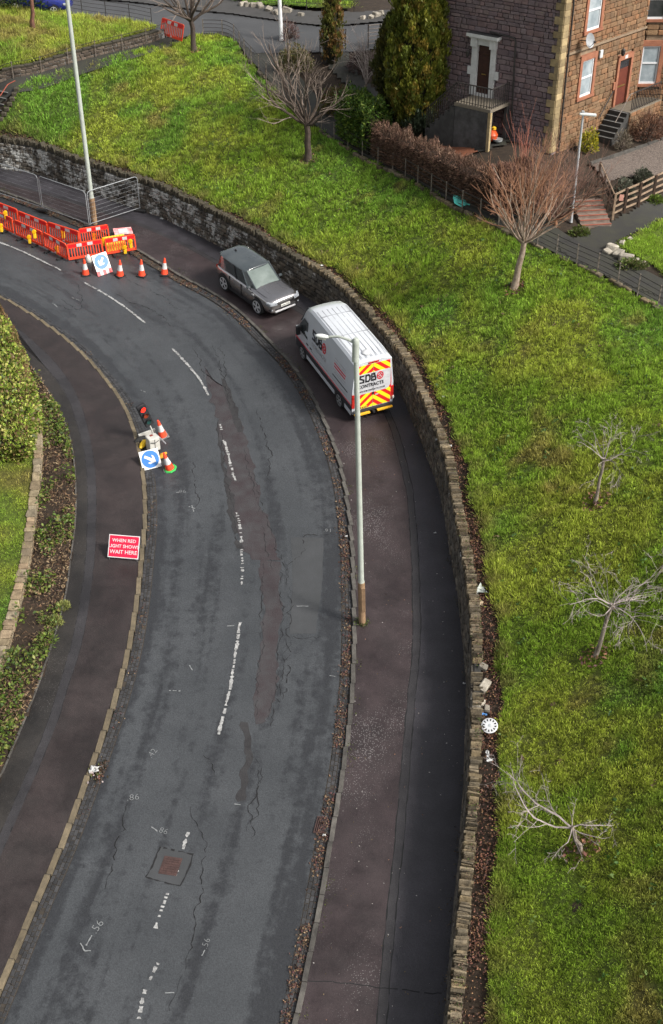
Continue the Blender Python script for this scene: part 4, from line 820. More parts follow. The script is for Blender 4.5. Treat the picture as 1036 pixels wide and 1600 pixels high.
def hedge(name, label, line, hw, H, n, size, cols, m, asp, stick=False, cat='hedge', zf=T, seed=1, corecol=(.02, .018, .012), taper=.85, dzs=0.0):
    root = empty(name, line[len(line) // 2], label, cat); rng = np.random.default_rng(seed); S = arclen(line); nrm, _ = side_normal(line)
    s = rng.uniform(0, S[-1], n); per = rng.uniform(-(hw + H), hw + H, n)                  # position round the section: side, top, side
    top = np.abs(per) < hw; lat = np.where(top, per / hw, np.sign(per)); vert = np.where(top, 1.0, 1 - (np.abs(per) - hw) / H)
    rd = np.clip(1 - .16 * np.abs(lat) ** 3 * np.abs(vert) ** 3 * 1.6, .7, 1)
    capn = rng.random(n) < min(.25, 1.4 * hw / S[-1]); ce = rng.random(n) < .5; s = np.where(capn, np.where(ce, 0, S[-1]), s); lat = np.where(capn, rng.uniform(-1, 1, n), lat); vert = np.where(capn, rng.uniform(0, 1, n), vert)
    C = np.stack([np.interp(s, S, line[:, k]) for k in range(3)], 1); Nn = np.stack([np.interp(s, S, nrm[:, k]) for k in range(3)], 1); Tn = np.stack([Nn[:, 1], -Nn[:, 0], 0 * s], 1) * np.where(ce, -1, 1)[:, None]
    if len(line) > 1:
        e0 = unit(line[0] - line[1]); e1 = unit(line[-1] - line[-2]); Tn = np.where(ce[:, None], e0, e1)
    lump = .80 + .40 * vnoise(s * 1.0 + lat * .8 + seed * 9, vert * 1.2 + seed, .6) * .6 + .16 * vnoise(s + lat, vert + 5 * seed, .22); k = rng.uniform(.86, 1.06, n) * lump * rd
    P = C + Nn * (lat * hw * k)[:, None] + Tn * (capn * (.22 * hw * lump + rng.normal(0, .06, n)))[:, None]; P[:, 2] = zf(C[:, 0], C[:, 1]) + dzs + vert * H * k + rng.uniform(0, .12, n)
    D = Nn * np.where(top, 0, lat)[:, None] + Tn * capn[:, None] + np.stack([0 * s, 0 * s, top * .8 + .25], 1) + rng.normal(0, .5, (n, 3))
    leaves('foliage', P, D, size, pick(cols, n, .35), m, root, asp, off=LOC[root.name])
    V = []
    for f, hgt in ((-1, -.1), (-1, .72), (1, .72), (1, -.1)):
        Q = line + nrm * (f * hw * .72 * (1 if hgt < 0 else .9)); Q[:, 2] = zf(line[:, 0], line[:, 1]) + dzs + H * hgt; V.append(Q)
    V = np.stack(V, 1).reshape(-1, 3); mb = MB(); mb.v = [tuple(p) for p in V]; nl = len(line)
    for i in range(nl - 1):
        for j in range(3): mb.f.append([i * 4 + j, i * 4 + j + 1, (i + 1) * 4 + j + 1, (i + 1) * 4 + j]); mb.m.append(0)
    mb.f += [[0, 1, 2, 3], [(nl - 1) * 4 + j for j in (3, 2, 1, 0)]]; mb.m += [0, 0]
    mb.build('inner_twigs', mat(name + '_core_' + str(seed), corecol, .95, coords='World'), root, world=True)  # solid dark core added to block the view through the foliage
    return root
hl = curveT([(548, 208), (566, 218), (590, 232)]); hedge('hedge', 'rounded glossy green laurel hedge between the footpath railing and the conifers', hl, .95, 2.3, 9000, .17, LAUR, m_leaf, .55, seed=3)
hl = curveT([(596, 240), (640, 262), (690, 287), (740, 310), (775, 326)]); hedge('hedge', 'long clipped leafless brown hedge along the upper side of the dark footpath', hl, .62, 1.75, 26000, .22, [(.13, .075, .05), (.19, .105, .07), (.09, .055, .04), (.22, .14, .095), (.10, .05, .035)], m_dead, .12, seed=4, corecol=(.035, .024, .018))
hl = curveT([(775, 326), (800, 322), (830, 318)]); hedge('hedge', 'bushy reddish end of the brown hedge behind the orange twigged tree', hl, 1.1, 1.9, 15000, .26, [(.19, .10, .07), (.24, .13, .09), (.13, .075, .055), (.17, .08, .06)], m_dead, .1, seed=5, corecol=(.05, .03, .024))
bush('shrub', 'small variegated yellow green shrub at the foot of the conifer beside the mulch bed', onT(655, 208), .9, .7, .6, 900, .14, [(.20, .20, .06), (.14, .16, .04), (.26, .24, .10)], 6)
bush('shrub', 'bright yellow flowering shrub right of the thin lamp column', onT(918, 236), .6, .5, 1.25, 1000, .13, [(.42, .36, .02), (.36, .32, .03), (.22, .24, .03)], 7)
bush('shrub', 'grey green rounded shrub behind the garden fence, left of its darker twin', onT(973, 305), .62, .55, .9, 1800, .1, [(.13, .14, .10), (.10, .115, .08), (.17, .175, .13)], 8)
bush('shrub', 'dark grey green rounded shrub on the gravel, right of its paler twin', onT(1003, 288), .6, .5, .9, 1700, .1, [(.085, .095, .06), (.065, .075, .05), (.12, .125, .09)], 9)
bush('shrub', 'leafless russet shrub against the wall below the front railing', onT(1012, 216), 1.0, .7, 1.5, 2600, .2, [(.16, .075, .045), (.12, .065, .045), (.2, .1, .06)], 10, asp=.12, m=m_dead)
bush('shrub', 'thin grey shrub beside the front steps of the house', onT(972, 232), .5, .4, 1.1, 700, .18, [(.2, .16, .12), (.14, .12, .08)], 11, asp=.12, m=m_dead)
bush('shrub', 'low green plants at the foot of the brown garden fence', onT(1022, 316), .5, .4, .4, 500, .13, [(.14, .2, .03), (.10, .15, .025)], 12)
bush('shrub', 'small green weeds at the corner of the footpath below the tangled brown shrub', onT(905, 366), .6, .4, .4, 500, .13, [(.09, .13, .025), (.13, .15, .04)], 13)
bush('shrub', 'tangled olive shrub behind the wide bare tree near the upper road', onT(462, 110), 1.2, 1.0, 1.5, 2200, .16, [(.12, .11, .045), (.17, .13, .065), (.09, .10, .03)], 14)
bush('shrub', 'dark purple leafless shrub between the pale shrub and the conifer', onT(563, 112), .9, .7, 1.3, 1500, .2, [(.075, .045, .045), (.10, .06, .055)], 15, asp=.14, m=m_dead)
bush('shrub', 'mixed green and russet shrub behind the trunk of the wide bare tree', onT(528, 175), 1.2, .9, 1.5, 2600, .15, [(.10, .12, .025), (.14, .12, .04), (.16, .09, .045)], 17)
bush('shrub', 'dark red twiggy shrub around the foot of the lamp column by the upper road', onT(452, 62), .7, .6, 1.3, 1000, .2, [(.11, .06, .055), (.14, .085, .075)], 18, asp=.13, m=m_dead)
bush('shrub', 'low green shrub beside the lawn stones where the footpath turns', onT(985, 418), .8, .5, .45, 900, .14, [(.08, .13, .02), (.12, .16, .035), (.16, .15, .07)], 19)
bush('hedge', 'dark green hedge at the top left corner beside the parked blue car', onT(18, 12, .3), 3.2, 1.2, 1.7, 4500, .18, [(.05, .085, .018), (.035, .06, .014), (.08, .11, .025)], 20)
# tall conifers built from upright sprays around a dark core
def conifer(label, base, H, prof, n, cols, seed, lobes=11, lean=(0, 0)):
    root = empty('conifer', base, label, 'conifer'); rng = np.random.default_rng(seed); base = np.array(base)
    hs = np.array([p[0] for p in prof]); rs = np.array([p[1] for p in prof]); m = int(n / 55)
    f = rng.random(m) ** .85; a = rng.uniform(0, 6.283, m); rr = np.interp(f, hs, rs) * (.88 + .10 * np.cos(a * lobes + f * 7 + np.sin(f * 21) * 1.5) + rng.normal(0, .07, m))
    CC = np.stack([rr * np.cos(a), rr * np.sin(a), f * H], 1); ci = np.repeat(np.arange(m), 55); N = len(ci); t = rng.random(N)
    out = np.stack([np.cos(a), np.sin(a), 0 * a], 1)[ci]; sp = rng.normal(0, 1, (N, 3)) * np.array([.13, .13, .10]) * (1.15 - .8 * t)[:, None]
    P = CC[ci] + sp + out * (.12 * np.sin(t * 2.6))[:, None] - out * .1 + np.array([0, 0, 1]) * (t * .45)[:, None]
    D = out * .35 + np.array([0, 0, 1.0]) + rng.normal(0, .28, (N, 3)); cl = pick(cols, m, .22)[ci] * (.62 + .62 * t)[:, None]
    P += base; P[:, 0] += lean[0] * (P[:, 2] - base[2]) / H
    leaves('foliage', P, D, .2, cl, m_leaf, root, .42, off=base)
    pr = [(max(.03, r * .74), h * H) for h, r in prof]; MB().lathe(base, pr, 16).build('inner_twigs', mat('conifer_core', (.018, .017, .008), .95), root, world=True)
    MB().tube([base - np.array([0, 0, .2]), base + np.array([0, 0, H * .3])], [.2, .14], 8).build('trunk', m_bk1, root, world=True)
    return root
CY = [(.15, .165, .02), (.11, .135, .017), (.20, .20, .025), (.09, .11, .015), (.22, .165, .028)]
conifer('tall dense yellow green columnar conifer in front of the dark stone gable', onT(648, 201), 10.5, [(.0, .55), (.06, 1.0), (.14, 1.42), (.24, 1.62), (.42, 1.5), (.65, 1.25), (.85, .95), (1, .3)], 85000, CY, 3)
conifer('dark conifer half hidden behind the left side of the tall one', onT(610, 184), 5.2, [(.0, .25), (.12, .4), (.26, .75), (.45, .95), (.7, .8), (1, .2)], 20000, [(.075, .08, .018), (.055, .06, .014), (.10, .09, .02)], 4)  # foliage colours darker than those of the tall conifer
conifer('small blue green conifer at the foot of the tall columnar one', onT(650, 205) + np.array([.1, -.6, 0]), 1.5, [(0, .5), (.3, .75), (.7, .6), (1, .1)], 5000, [(.055, .075, .04), (.04, .06, .03)], 5)
conifer('slim golden tipped conifer by the garden gate below the upper road', onT(519, 98), 4.2, [(0, .4), (.25, .75), (.5, .55), (.8, .4), (1, .08)], 7000, [(.17, .17, .035), (.12, .13, .03), (.26, .15, .05)], 6)
# fallen and loose stones, rockery
m_rock = mat('pale_rock', (.32, .29, .24), .9, (.18, .16, .13), 4, bump=.8, rnd=.25, coords='World')
def rock(label, p, r, fl=.6, group=None, cat='stone', m=None):
    o = link('stone', with_mat(random.choice(STONE), m or m_rock)); a = random.uniform(0, 6.28); o.location = p; o.rotation_euler = (random.uniform(-.3, .3), random.uniform(-.3, .3), a); o.scale = (r, r * random.uniform(.6, .9), r * fl); tag(o, label, cat, group); LOC[o.name] = np.array(p)
ROCKS = [(956, 388, .34, 'big pale stone at the left tip of the rockery where the two paths meet'), (966, 398, .3, 'second big stone along the rockery, below the left tip'), (978, 404, .36, 'broadest pale stone in the middle of the rockery below the small lawn'), (990, 409, .3, 'pale stone beside the low green shrub at the right of the rockery'), (949, 394, .2, 'small stone lying out on the path left of the rockery tip'), (972, 380, .18, 'small pale stone above the rockery tip at the lawn corner'), (984, 374, .16, 'smallest pale stone on the upper edge of the small lawn'), (1002, 413, .22, 'last stone at the right end of the rockery')]
for px, py, r, L in ROCKS: rock(L, onT(px, py, .08), r, .6, 'rockery stones beside the small lawn')
BOUL = [(380, 7, .3, 'leftmost boulder of the row beyond the upper road'), (388, 8, .25, 'second boulder from the left beyond the upper road'), (398, 9, .3, 'third boulder from the left beyond the upper road'), (406, 10, .3, 'fourth boulder from the left beyond the upper road'), (420, 15, .25, 'boulder just left of the white lamp column by the far lawn'), (432, 20, .3, 'boulder right behind the white lamp column'), (448, 17, .35, 'largest boulder, just right of the white lamp column'), (470, 23, .2, 'small boulder alone below the far green lawn'), (588, 24, .3, 'large boulder beside the top of the tall conifer'), (594, 21, .25, 'boulder half hidden by the tall conifer'), (567, 28, .2, 'small boulder left of the pair by the tall conifer'), (580, 27, .2, 'small boulder in front of the pair by the tall conifer')]
for px, py, r, L in BOUL: rock(L, onT(px, py, .2), r, .7, 'boulders beyond the upper road')
for px, py, r, L in [(755, 1042, .15, 'pale cream stone lying in the leaf litter at the broken part of the wall'), (757, 1072, .24, 'largest round grey stone fallen behind the broken wall top'), (752, 1098, .14, 'pointed brown stone fallen just above the other pale one near the wheel trim'), (761, 1107, .13, 'cream stone in the leaves directly above the wheel trim'), (741, 1090, .15, 'flat tan slab lying on the broken wall top'), (744, 1103, .16, 'reddish triangular slab on the broken wall top')]:
    rock(L, onT(px, py, .1), r, .55)
# ================================================================== STONE HOUSE
m_gst = mat('purple_grey_stone', (.195, .158, .162), .9, (.135, .108, .112), 2.5, bump=.8, bscale=14, rnd=.12, coords='World', rnd_hue=[(1, .96, .97), (.82, .77, .78), (1.05, .88, .84), (.74, .70, .74), (1.1, 1.02, .95)])
m_fst = mat('brown_sandstone', (.205, .135, .08), .9, (.14, .092, .056), 2.5, bump=.8, bscale=14, rnd=.18, coords='World', rnd_hue=[(1, .95, .9), (.8, .75, .7), (1.1, .85, .7), (.9, .88, .8)])
m_gm = mat('grey_lime_mortar', (.20, .168, .17), .95, (.14, .12, .122), 2, bump=.5, coords='World'); m_fm = mat('brown_lime_mortar', (.24, .175, .115), .95, (.17, .125, .085), 2, bump=.5, coords='World')
m_quoin = mat('yellow_quoin_stone', (.34, .26, .135), .9, (.20, .15, .085), 2.5, bump=.5, rnd=.3, coords='World'); m_redst = mat('red_sandstone_dressing', (.30, .125, .07), .85, (.21, .085, .05), 3, bump=.3, coords='World')
m_white = mat('white_paint', (.56, .56, .55), .5, (.44, .44, .43), 4, coords='World'); m_upvc = mat('white_window_frame', (.60, .61, .62), .35, (.54, .55, .56), 3)
m_glass = mat('window_glass', (.16, .20, .22), .1, (.34, .38, .40), 1.0, spec=.6); m_dkglass = mat('dark_window_glass', (.02, .022, .025), .08, (.05, .05, .055), 1.5, spec=.6)
m_door = mat('dark_brown_door', (.05, .02, .014), .5, (.03, .012, .01), 5); m_rdoor = mat('red_brown_door', (.13, .035, .022), .45, (.09, .026, .018), 5)
ZG = 7.4; C0 = at(860, 234, ZG)
class Wall:
    def __init__(s, o, ang): s.o = np.array([o[0], o[1], 0.0]); s.u = np.array([math.cos(R_(ang)), math.sin(R_(ang)), 0]); n = np.array([s.u[1], -s.u[0], 0]); s.n = n if n[1] < 0 else -n
    def hit(s, px, py):
        r = ray(px, py); c = np.array([0, 0, CAMH]); t = np.dot(s.o - c, s.n) / np.dot(r, s.n); p = c + r * t; return float(np.dot(p - s.o, s.u)), float(p[2])
    def P(s, u, z, d=0): return s.o + s.u * u + s.n * d + np.array([0, 0, z])
    def loc(s, p): return float(np.dot(p - s.o, s.u)), float(np.dot(p - s.o, s.n))
    def box(s, mb, u0, u1, z0, z1, d0, d1, mi=0): return mb.hexa(s.P((u0 + u1) / 2, (z0 + z1) / 2, (d0 + d1) / 2), s.u * (u1 - u0) / 2, s.n * (d1 - d0) / 2, np.array([0, 0, (z1 - z0) / 2]), mi)
GA = Wall(C0, 141); FR = Wall(C0, 48)
house = empty('stone_house', (C0[0], C0[1], ZG), 'large stone house with a purple grey gable and a brown sandstone front', 'house')
uG = GA.hit(662, 0)[0]; uB = FR.hit(1001, 110)[0]; HT = 9.0
BAY = Wall(FR.P(uB, 0, 0), 2)
gw = GA.box(MB(), -.0, uG, ZG - 1.5, ZG + HT, -.6, -.13).build('gable_wall', m_gm, house, world=True)
fw = FR.box(MB(), .13, uB + 4, ZG - 1.5, ZG + HT, -.6, -.13).build('front_wall', m_fm, house, world=True)
bw = BAY.box(MB(), .1, 2.6, ZG - 1.5, ZG + HT, -.6, -.13).build('bay_wall', m_fm, house, world=True)
MB().prism([GA.P(-.3, ZG + HT, .3), GA.P(uG + .3, ZG + HT, .3), GA.P(uG + .3, ZG + HT, .3) + FR.u * (uB + 4.5), GA.P(-.3, ZG + HT, .3) + FR.u * (uB + 4.5)], (0, 0, .25)).build('roof', mat('slate', (.08, .08, .09), .7), house, world=True)  # flat slab above the view, added so the house's shadows come right
def stones(W, u0, u1, z0, z1, holes, par, ch=(.13, .33), ln=(.16, .72)):
    out = []; z = z0
    while z < z1:
        h = random.uniform(*ch); u = u0 + random.uniform(-.1, 0)
        while u < u1:
            L = random.uniform(*ln); a, b = max(u, u0), min(u + L, u1); u += L; segs = [(a, b)]
            for (ha, hb, hz0, hz1) in holes:
                if z + h > hz0 + .02 and z < hz1 - .02:
                    ns = []
                    for (p, q) in segs:
                        if q <= ha or p >= hb: ns.append((p, q))
                        else:
                            if p < ha: ns.append((p, ha))
                            if q > hb: ns.append((hb, q))
                    segs = ns
            for p, q in segs:
                if q - p > .06: out.append((W.P((p + q) / 2, z + h / 2, -.10 + random.uniform(-.012, .012)), W.u * ((q - p) / 2 - .008), W.n * .085, np.array([0, 0, h / 2 - .008]), par))
        z += h
    return out
def hrect(W, pts): h = [W.hit(*p) for p in pts]; us = [a for a, _ in h]; zs = [b for _, b in h]; return min(us), max(us), min(zs), max(zs)
# gable door
dl, dr = GA.hit(745, 108)[0], GA.hit(765.5, 112)[0]; zt = GA.hit(752, 150)[1]; zh = GA.hit(757, 71)[1]
so_l, so_r = dl + .34, dr - .30; ct = GA.hit(752, 52)[1]; cb = ct - .24
gh = [(so_r, so_l, zt - .2, ct)]
q = []; z = ZG - .2; k = 0; fq = []
while z < ZG + HT - 1.2:
    h = .33 + .03 * math.sin(k * 2.1); a = .50 if k % 2 else .24; b = .5
    q.append((GA.P(a / 2 + .005, z + h / 2, -.06), GA.u * (a / 2), GA.n * .09, np.array([0, 0, h / 2 - .006]), gw)); gh.append((-.1, a + .01, z, z + h))
    q.append((FR.P(b / 2 + .005, z + h / 2, -.058), FR.u * (b / 2), FR.n * .092, np.array([0, 0, h / 2 - .006]), fw)); z += h; k += 1
allst = stones(GA, .0, uG, ZG - .5, ZG + HT - 1, gh, gw)
def surround(W, par, u0, u1, z0, z1, wd, m, sill=True, lint=.28):
    b = MB(); W.box(b, u0 - wd, u0, z0, z1, -.14, .025); W.box(b, u1, u1 + wd, z0, z1, -.14, .025); W.box(b, u0 - wd, u1 + wd, z1, z1 + lint, -.14, .03)
    if sill: W.box(b, u0 - wd - .04, u1 + wd + .04, z0 - .14, z0, -.14, .07)
    b.build('stone_surround', m, par, world=True)
def sash(W, u0, u1, z0, z1, gl, mid=.5):
    b = MB(); f = .075; W.box(b, u0, u0 + f, z0, z1, -.12, -.04); W.box(b, u1 - f, u1, z0, z1, -.12, -.04); W.box(b, u0 + f, u1 - f, z1 - f, z1, -.12, -.042); W.box(b, u0 + f, u1 - f, z0, z0 + f * 1.4, -.12, -.038)
    zm = z0 + (z1 - z0) * mid; W.box(b, u0 + f, u1 - f, zm - .045, zm + .045, -.12, -.035)
    w_ = b.build('window', m_upvc, house, world=True); W.box(MB(), u0 + f, u1 - f, z0 + f * 1.4, zm - .045, -.1, -.075).build('pane', gl, w_, world=True); W.box(MB(), u0 + f, u1 - f, zm + .045, z1 - f, -.1, -.07).build('pane', gl, w_, world=True)
LOC_h = LOC[house.name]
b = MB(); GA.box(b, dl, so_l, zt, cb, -.14, .06); GA.box(b, so_r, dr, zt, cb, -.14, .06); GA.box(b, dr, dl, zh, cb, -.14, .055)
GA.box(b, so_l, so_l + .22, zt + 1.0, zt + 1.4, -.13, .04); GA.box(b, so_r - .22, so_r, zt + .95, zt + 1.35, -.13, .04)
GA.box(b, so_r - .22, so_l + .22, cb + .08, ct, -.1, .34); GA.box(b, so_r - .14, so_l + .14, cb, cb + .08, -.1, .22); GA.box(b, so_r - .02, dr + .02, cb - .42, cb, -.1, .2); GA.box(b, dl - .02, so_l + .02, cb - .42, cb, -.1, .2)
b.build('door_surround', m_white, house, world=True)
GA.box(MB(), so_r - .2, so_l + .2, ct, ct + .03, -.1, .32).build('lead_flashing', mat('dark_lead', (.05, .05, .05), .8), house, world=True)
b = MB(); GA.box(b, dr, dl, zt + .12, zh, -.13, -.09); GA.box(b, dr + .1, dl - .1, zt + .35, zt + 1.0, -.1, -.06); GA.box(b, dr + .1, dl - .1, zt + 1.2, zh - .55, -.1, -.06); GA.box(b, dr, dl, zh - .45, zh - .38, -.1, -.05)
d_ = b.build('door', m_door, house, world=True); GA.box(MB(), dr + .28, dl - .28, zt + 1.07, zt + 1.12, -.1, -.04).build('letterbox', mat('brass', (.4, .28, .1), .35, metal=.8), d_, world=True)
GA.box(MB(), dr - .02, dl + .02, zt - .02, zt + .12, -.1, .09).build('doorstep', m_white, house, world=True)
u, z = GA.hit(735, 78); b = MB(); b.tube([GA.P(u, z + .15, 0), GA.P(u, z + .2, .22), GA.P(u, z, .24)], .025, 6); b.lathe(GA.P(u, z - .3, .24), [(.05, 0), (.09, .08), (.11, .26), (.03, .34)], 8); b.build('door_lamp', m_iron, house, world=True)
# landing with alcove, side stair and railing
ur = GA.hit(796, 166)[0]; _, D = GA.loc(at(772, 173, zt)); D = max(1.0, min(1.9, D)); ul = GA.loc(at(708, 160.6, zt))[0]
m_blk = mat('grey_rendered_stone', (.085, .082, .08), .85, (.042, .040, .038), 2, bump=.7, coords='World')
b = MB(); GA.box(b, ur, ul, zt - .16, zt - .003, -.1, D + .05); b.build('landing_slab', mat('buff_slab', (.17, .145, .11), .9, coords='World'), house, world=True)
b = MB(); GA.box(b, ur + .01, ul - .02, ZG - .8, zt - .16, D - .22, D); GA.box(b, ur + 1.15, ul - .02, ZG - .8, zt - .16, -.1, D - .22); GA.box(b, ur + .01, ur + .2, ZG - .8, zt - .16, -.1, .16); b.build('landing_block', m_blk, house, world=True)
GA.box(MB(), ur - .02, ur + .14, ZG - .8, zt - .17, D - .13, D + .025).build('corner_post', m_quoin, house, world=True)
ns = 7; sr = (zt - ZG) / ns
for i in range(ns - 1): GA.box(MB(), ul + i * .3, ul + (i + 1) * .3 - .002, ZG - .5, zt - (i + 1) * sr, -.1, D).build('step', m_step, house, world=True)
def baluster_rail(name, pts, H, sp=.17, par=house, r=.022):
    root = MB().tube([p + np.array([0, 0, H]) for p in pts], .035, 6).build(name, m_iron, par, world=True)
    MB().tube([p + np.array([0, 0, .1]) for p in pts], .016, 5).build('rail', m_iron, root, world=True)
    for p in resample(np.array(pts), ds=sp): MB().tube([p, p + np.array([0, 0, H])], r, 4).build('baluster', m_iron, root, world=True)
baluster_rail('landing_railing', [GA.P(ur + .05, zt, .1), GA.P(ur + .05, zt, D - .05), GA.P(ul - .05, zt, D - .05), GA.P(ul + 1.75, ZG + .3, D - .05)], 1.0)
# pipes
def wpipe(W, name, pts, r, d): 
    o = MB().tube([W.P(*W.hit(*p), d) for p in pts], r, 8).build(name, m_iron, house, world=True, smooth=True); return o
wpipe(GA, 'downpipe', [(766.7, 49), (787, 54), (805, 59), (807, 63), (803, 140), (800, 190), (797, 225)], .045, .08)
wpipe(FR, 'downpipe', [(894.5, -20), (893.5, 12), (883, 110), (872, 218), (870, 236)], .05, .09)
# front: windows, door, stair, dish
fh = [(-.1, .51, ZG - 3, ZG + HT)]
def win(W, pts, gl, holes, red=True, mid=.5):
    u0, u1, z0, z1 = pts; surround(W, house, u0, u1, z0, z1, .22, m_redst); sash(W, u0, u1, z0, z1, gl, mid); holes.append((u0 - .22, u1 + .22, z0 - .14, z1 + .28))
a0, z0 = FR.hit(904.5, 153.6); a1, z1 = FR.hit(929.8, 89.6); win(FR, (a0, a1 - .0, z0, z1), m_glass, fh, mid=.52)
a0b, z0b = FR.hit(916, 50); a1b, _ = FR.hit(936.6, 46); win(FR, (a0b, a1b, z0b, z0b + (z1 - z0) * 1.05), m_glass, fh)
du0, dz0 = FR.hit(956, 168); du1, dz1 = FR.hit(990, 80); du1 = max(du1, du0 + 1.3); fw_ = .2
b = MB(); FR.box(b, du0, du0 + fw_, dz0, dz1, -.13, .06); FR.box(b, du1 - fw_, du1, dz0, dz1, -.13, .06); FR.box(b, du0 + fw_, du1 - fw_, dz1 - .25, dz1, -.13, .058); FR.box(b, du0 - .2, du0, dz0 + .95, dz0 + 1.35, -.1, .05); b.build('door_surround', m_redst, house, world=True)
b = MB(); FR.box(b, du0 + fw_, du1 - fw_, dz0, dz1 - .25, -.128, -.07); FR.box(b, du0 + .3, du1 - .3, dz0 + .2, dz0 + .85, -.1, -.045); FR.box(b, du0 + .3, du1 - .3, dz0 + 1.1, dz0 + 1.85, -.1, -.045); d_ = b.build('door', m_rdoor, house, world=True)
FR.box(MB(), du0 + .4, du1 - .4, dz0 + .95, dz0 + 1.02, -.08, -.04).build('letterbox', MATS['brass'], d_, world=True); FR.box(MB(), du0 + fw_ + .02, du1 - fw_ - .02, dz1 - .72, dz1 - .28, -.1, -.06).build('fanlight', m_dkglass, d_, world=True)
FR.box(MB(), (du0 + du1) / 2 - .16, (du0 + du1) / 2 + .12, dz1 - .2, dz1 - .03, .05, .075).build('house_number_plate', m_white, house, world=True)
fh.append((du0 - .02, du1 + .02, dz0 - .3, dz1))
us, zs = FR.hit(926.5, 216); sd = FR.loc(at(955.4, 223, zs))[1]; sd = max(1.0, min(1.7, sd)); nst = 6
for i in range(nst):
    za = zs + (dz0 - zs) * (i + 1) / nst - .02; ua = us + (du0 - .1 - us) * i / nst; s_ = FR.box(MB(), ua, us + (du0 - .1 - us) * (i + 1) / nst - .002, ZG - .8, za, .05, sd).build('step', m_step, house, world=True)
    FR.box(MB(), ua - .02, ua + .04, za, za + .012, .05, sd - .01).build('step_edge', m_nose, s_, world=True)
FR.box(MB(), du0 - .1, uB - .02, ZG - .8, dz0 - .14, .05, sd).build('landing_block', m_fm, house, world=True); FR.box(MB(), du0 - .12, uB + .6, dz0 - .138, dz0 - .02, .05, sd + .06).build('landing_slab', MATS['buff_slab'], house, world=True)
allst += stones(Wall(FR.P(0, 0, sd + .11), 48), du0 - .1, uB + .6, ZG - .5, dz0 - .15, [], fw)
bz = dz0 - .02
baluster_rail('front_railing', [FR.P(du0 + .15, bz, sd - .05), FR.P(uB + .5, bz, sd - .05)], .95)
MB().tube([FR.P(us + .2, zs + 1.0, sd - .05), FR.P(du0 - .4, bz + .75, sd - .05), FR.P(du0 - .1, bz + .95, sd - .05), FR.P(du0 + .15, bz + .95, sd - .05)], .025, 6).build('handrail', m_rail, house, world=True)
MB().tube([FR.P(us + .15, zs + 1.0, .1), FR.P(du0 - .25, bz + .95, .1)], .03, 6).build('handrail', m_iron, house, world=True)
u, z = FR.hit(969, 77); MB().lathe(FR.P(u, z - .3, .2), [(.06, 0), (.11, .1), (.12, .3), (.03, .38)], 8).build('door_lamp', m_iron, house, world=True)
allst += stones(FR, .51, uB, ZG - .5, ZG + HT - 1, fh, fw)
scz = FR.hit(960, 60)[1]; FR.box(MB(), .5, uB, scz - .05, scz + .05, -.1, .035).build('string_course', m_fm, house, world=True)
bh = []; a0, a1 = BAY.hit(1001.5, 100)[0], BAY.hit(1029, 100)[0]; win(BAY, (a0, a1, BAY.hit(1011, 131)[1], BAY.hit(1019, 72)[1]), m_glass, bh, mid=.55)
a0, a1 = BAY.hit(1009, 30)[0], BAY.hit(1038, 30)[0]; zz = BAY.hit(1020, 30)[1]; win(BAY, (a0, a1, zz, zz + 2.0), m_dkglass, bh)
allst += stones(BAY, .0, 2.5, ZG - .5, ZG + HT - 1, bh, bw, ch=(.25, .33), ln=(.4, .8))
u, z = FR.hit(938, 84); FR.box(MB(), u - .14, u + .14, z - .2, z + .2, 0, .1).build('alarm_box', m_white, house, world=True, bevel=.03)
u, z = FR.hit(908, 61); c = FR.P(u, z, .45); ax = unit(FR.n + np.array([.1, -.5, .35])); x = unit(np.cross(ax, [0, 0, 1])); y = np.cross(x, ax); b = MB(); R0 = .36
V = [c]; fs = []
for i in range(1, 4):
    for k in range(16): a = k * math.pi / 8; r = R0 * i / 3; V.append(c + x * r * math.cos(a) * .85 + y * r * math.sin(a) + ax * (.10 * (i / 3) ** 2))
for k in range(16):
    fs.append((0, 1 + k, 1 + (k + 1) % 16)); fs += [(1 + i * 16 + k, 1 + (i + 1) * 16 + k, 1 + (i + 1) * 16 + (k + 1) % 16, 1 + i * 16 + (k + 1) % 16) for i in range(2)]
b.add(V, fs); m_dish = mat('grey_dish', (.3, .31, .32), .5)
o = b.build('satellite_dish', m_dish, house, world=True, smooth=True); b = MB(); b.tube([c, FR.P(u - .1, z - .05, 0)], .025, 6); b.tube([c - y * R0 * .9, c + ax * .4 - y * .1], .015, 5); b.box(*(c[0] + ax[0] * .4 + np.array([-.05, .05])), *(c[1] + ax[1] * .4 + np.array([-.05, .05])), *(c[2] + ax[2] * .4 - y[2] * .1 + np.array([-.05, .05]))); b.build('dish_arm', m_iron, o, world=True)
gq = [s for s in allst if s[4] is gw]; fq = [s for s in allst if s[4] is not gw]
pieces(gq, 'stone', m_gst, 150, 'stone', 'gable_stones'); pieces(fq, 'stone', m_fst, 110, 'stone', 'front_stones'); pieces(q, 'quoin_stone', m_quoin, 60, 'cut', 'quoin_stones')
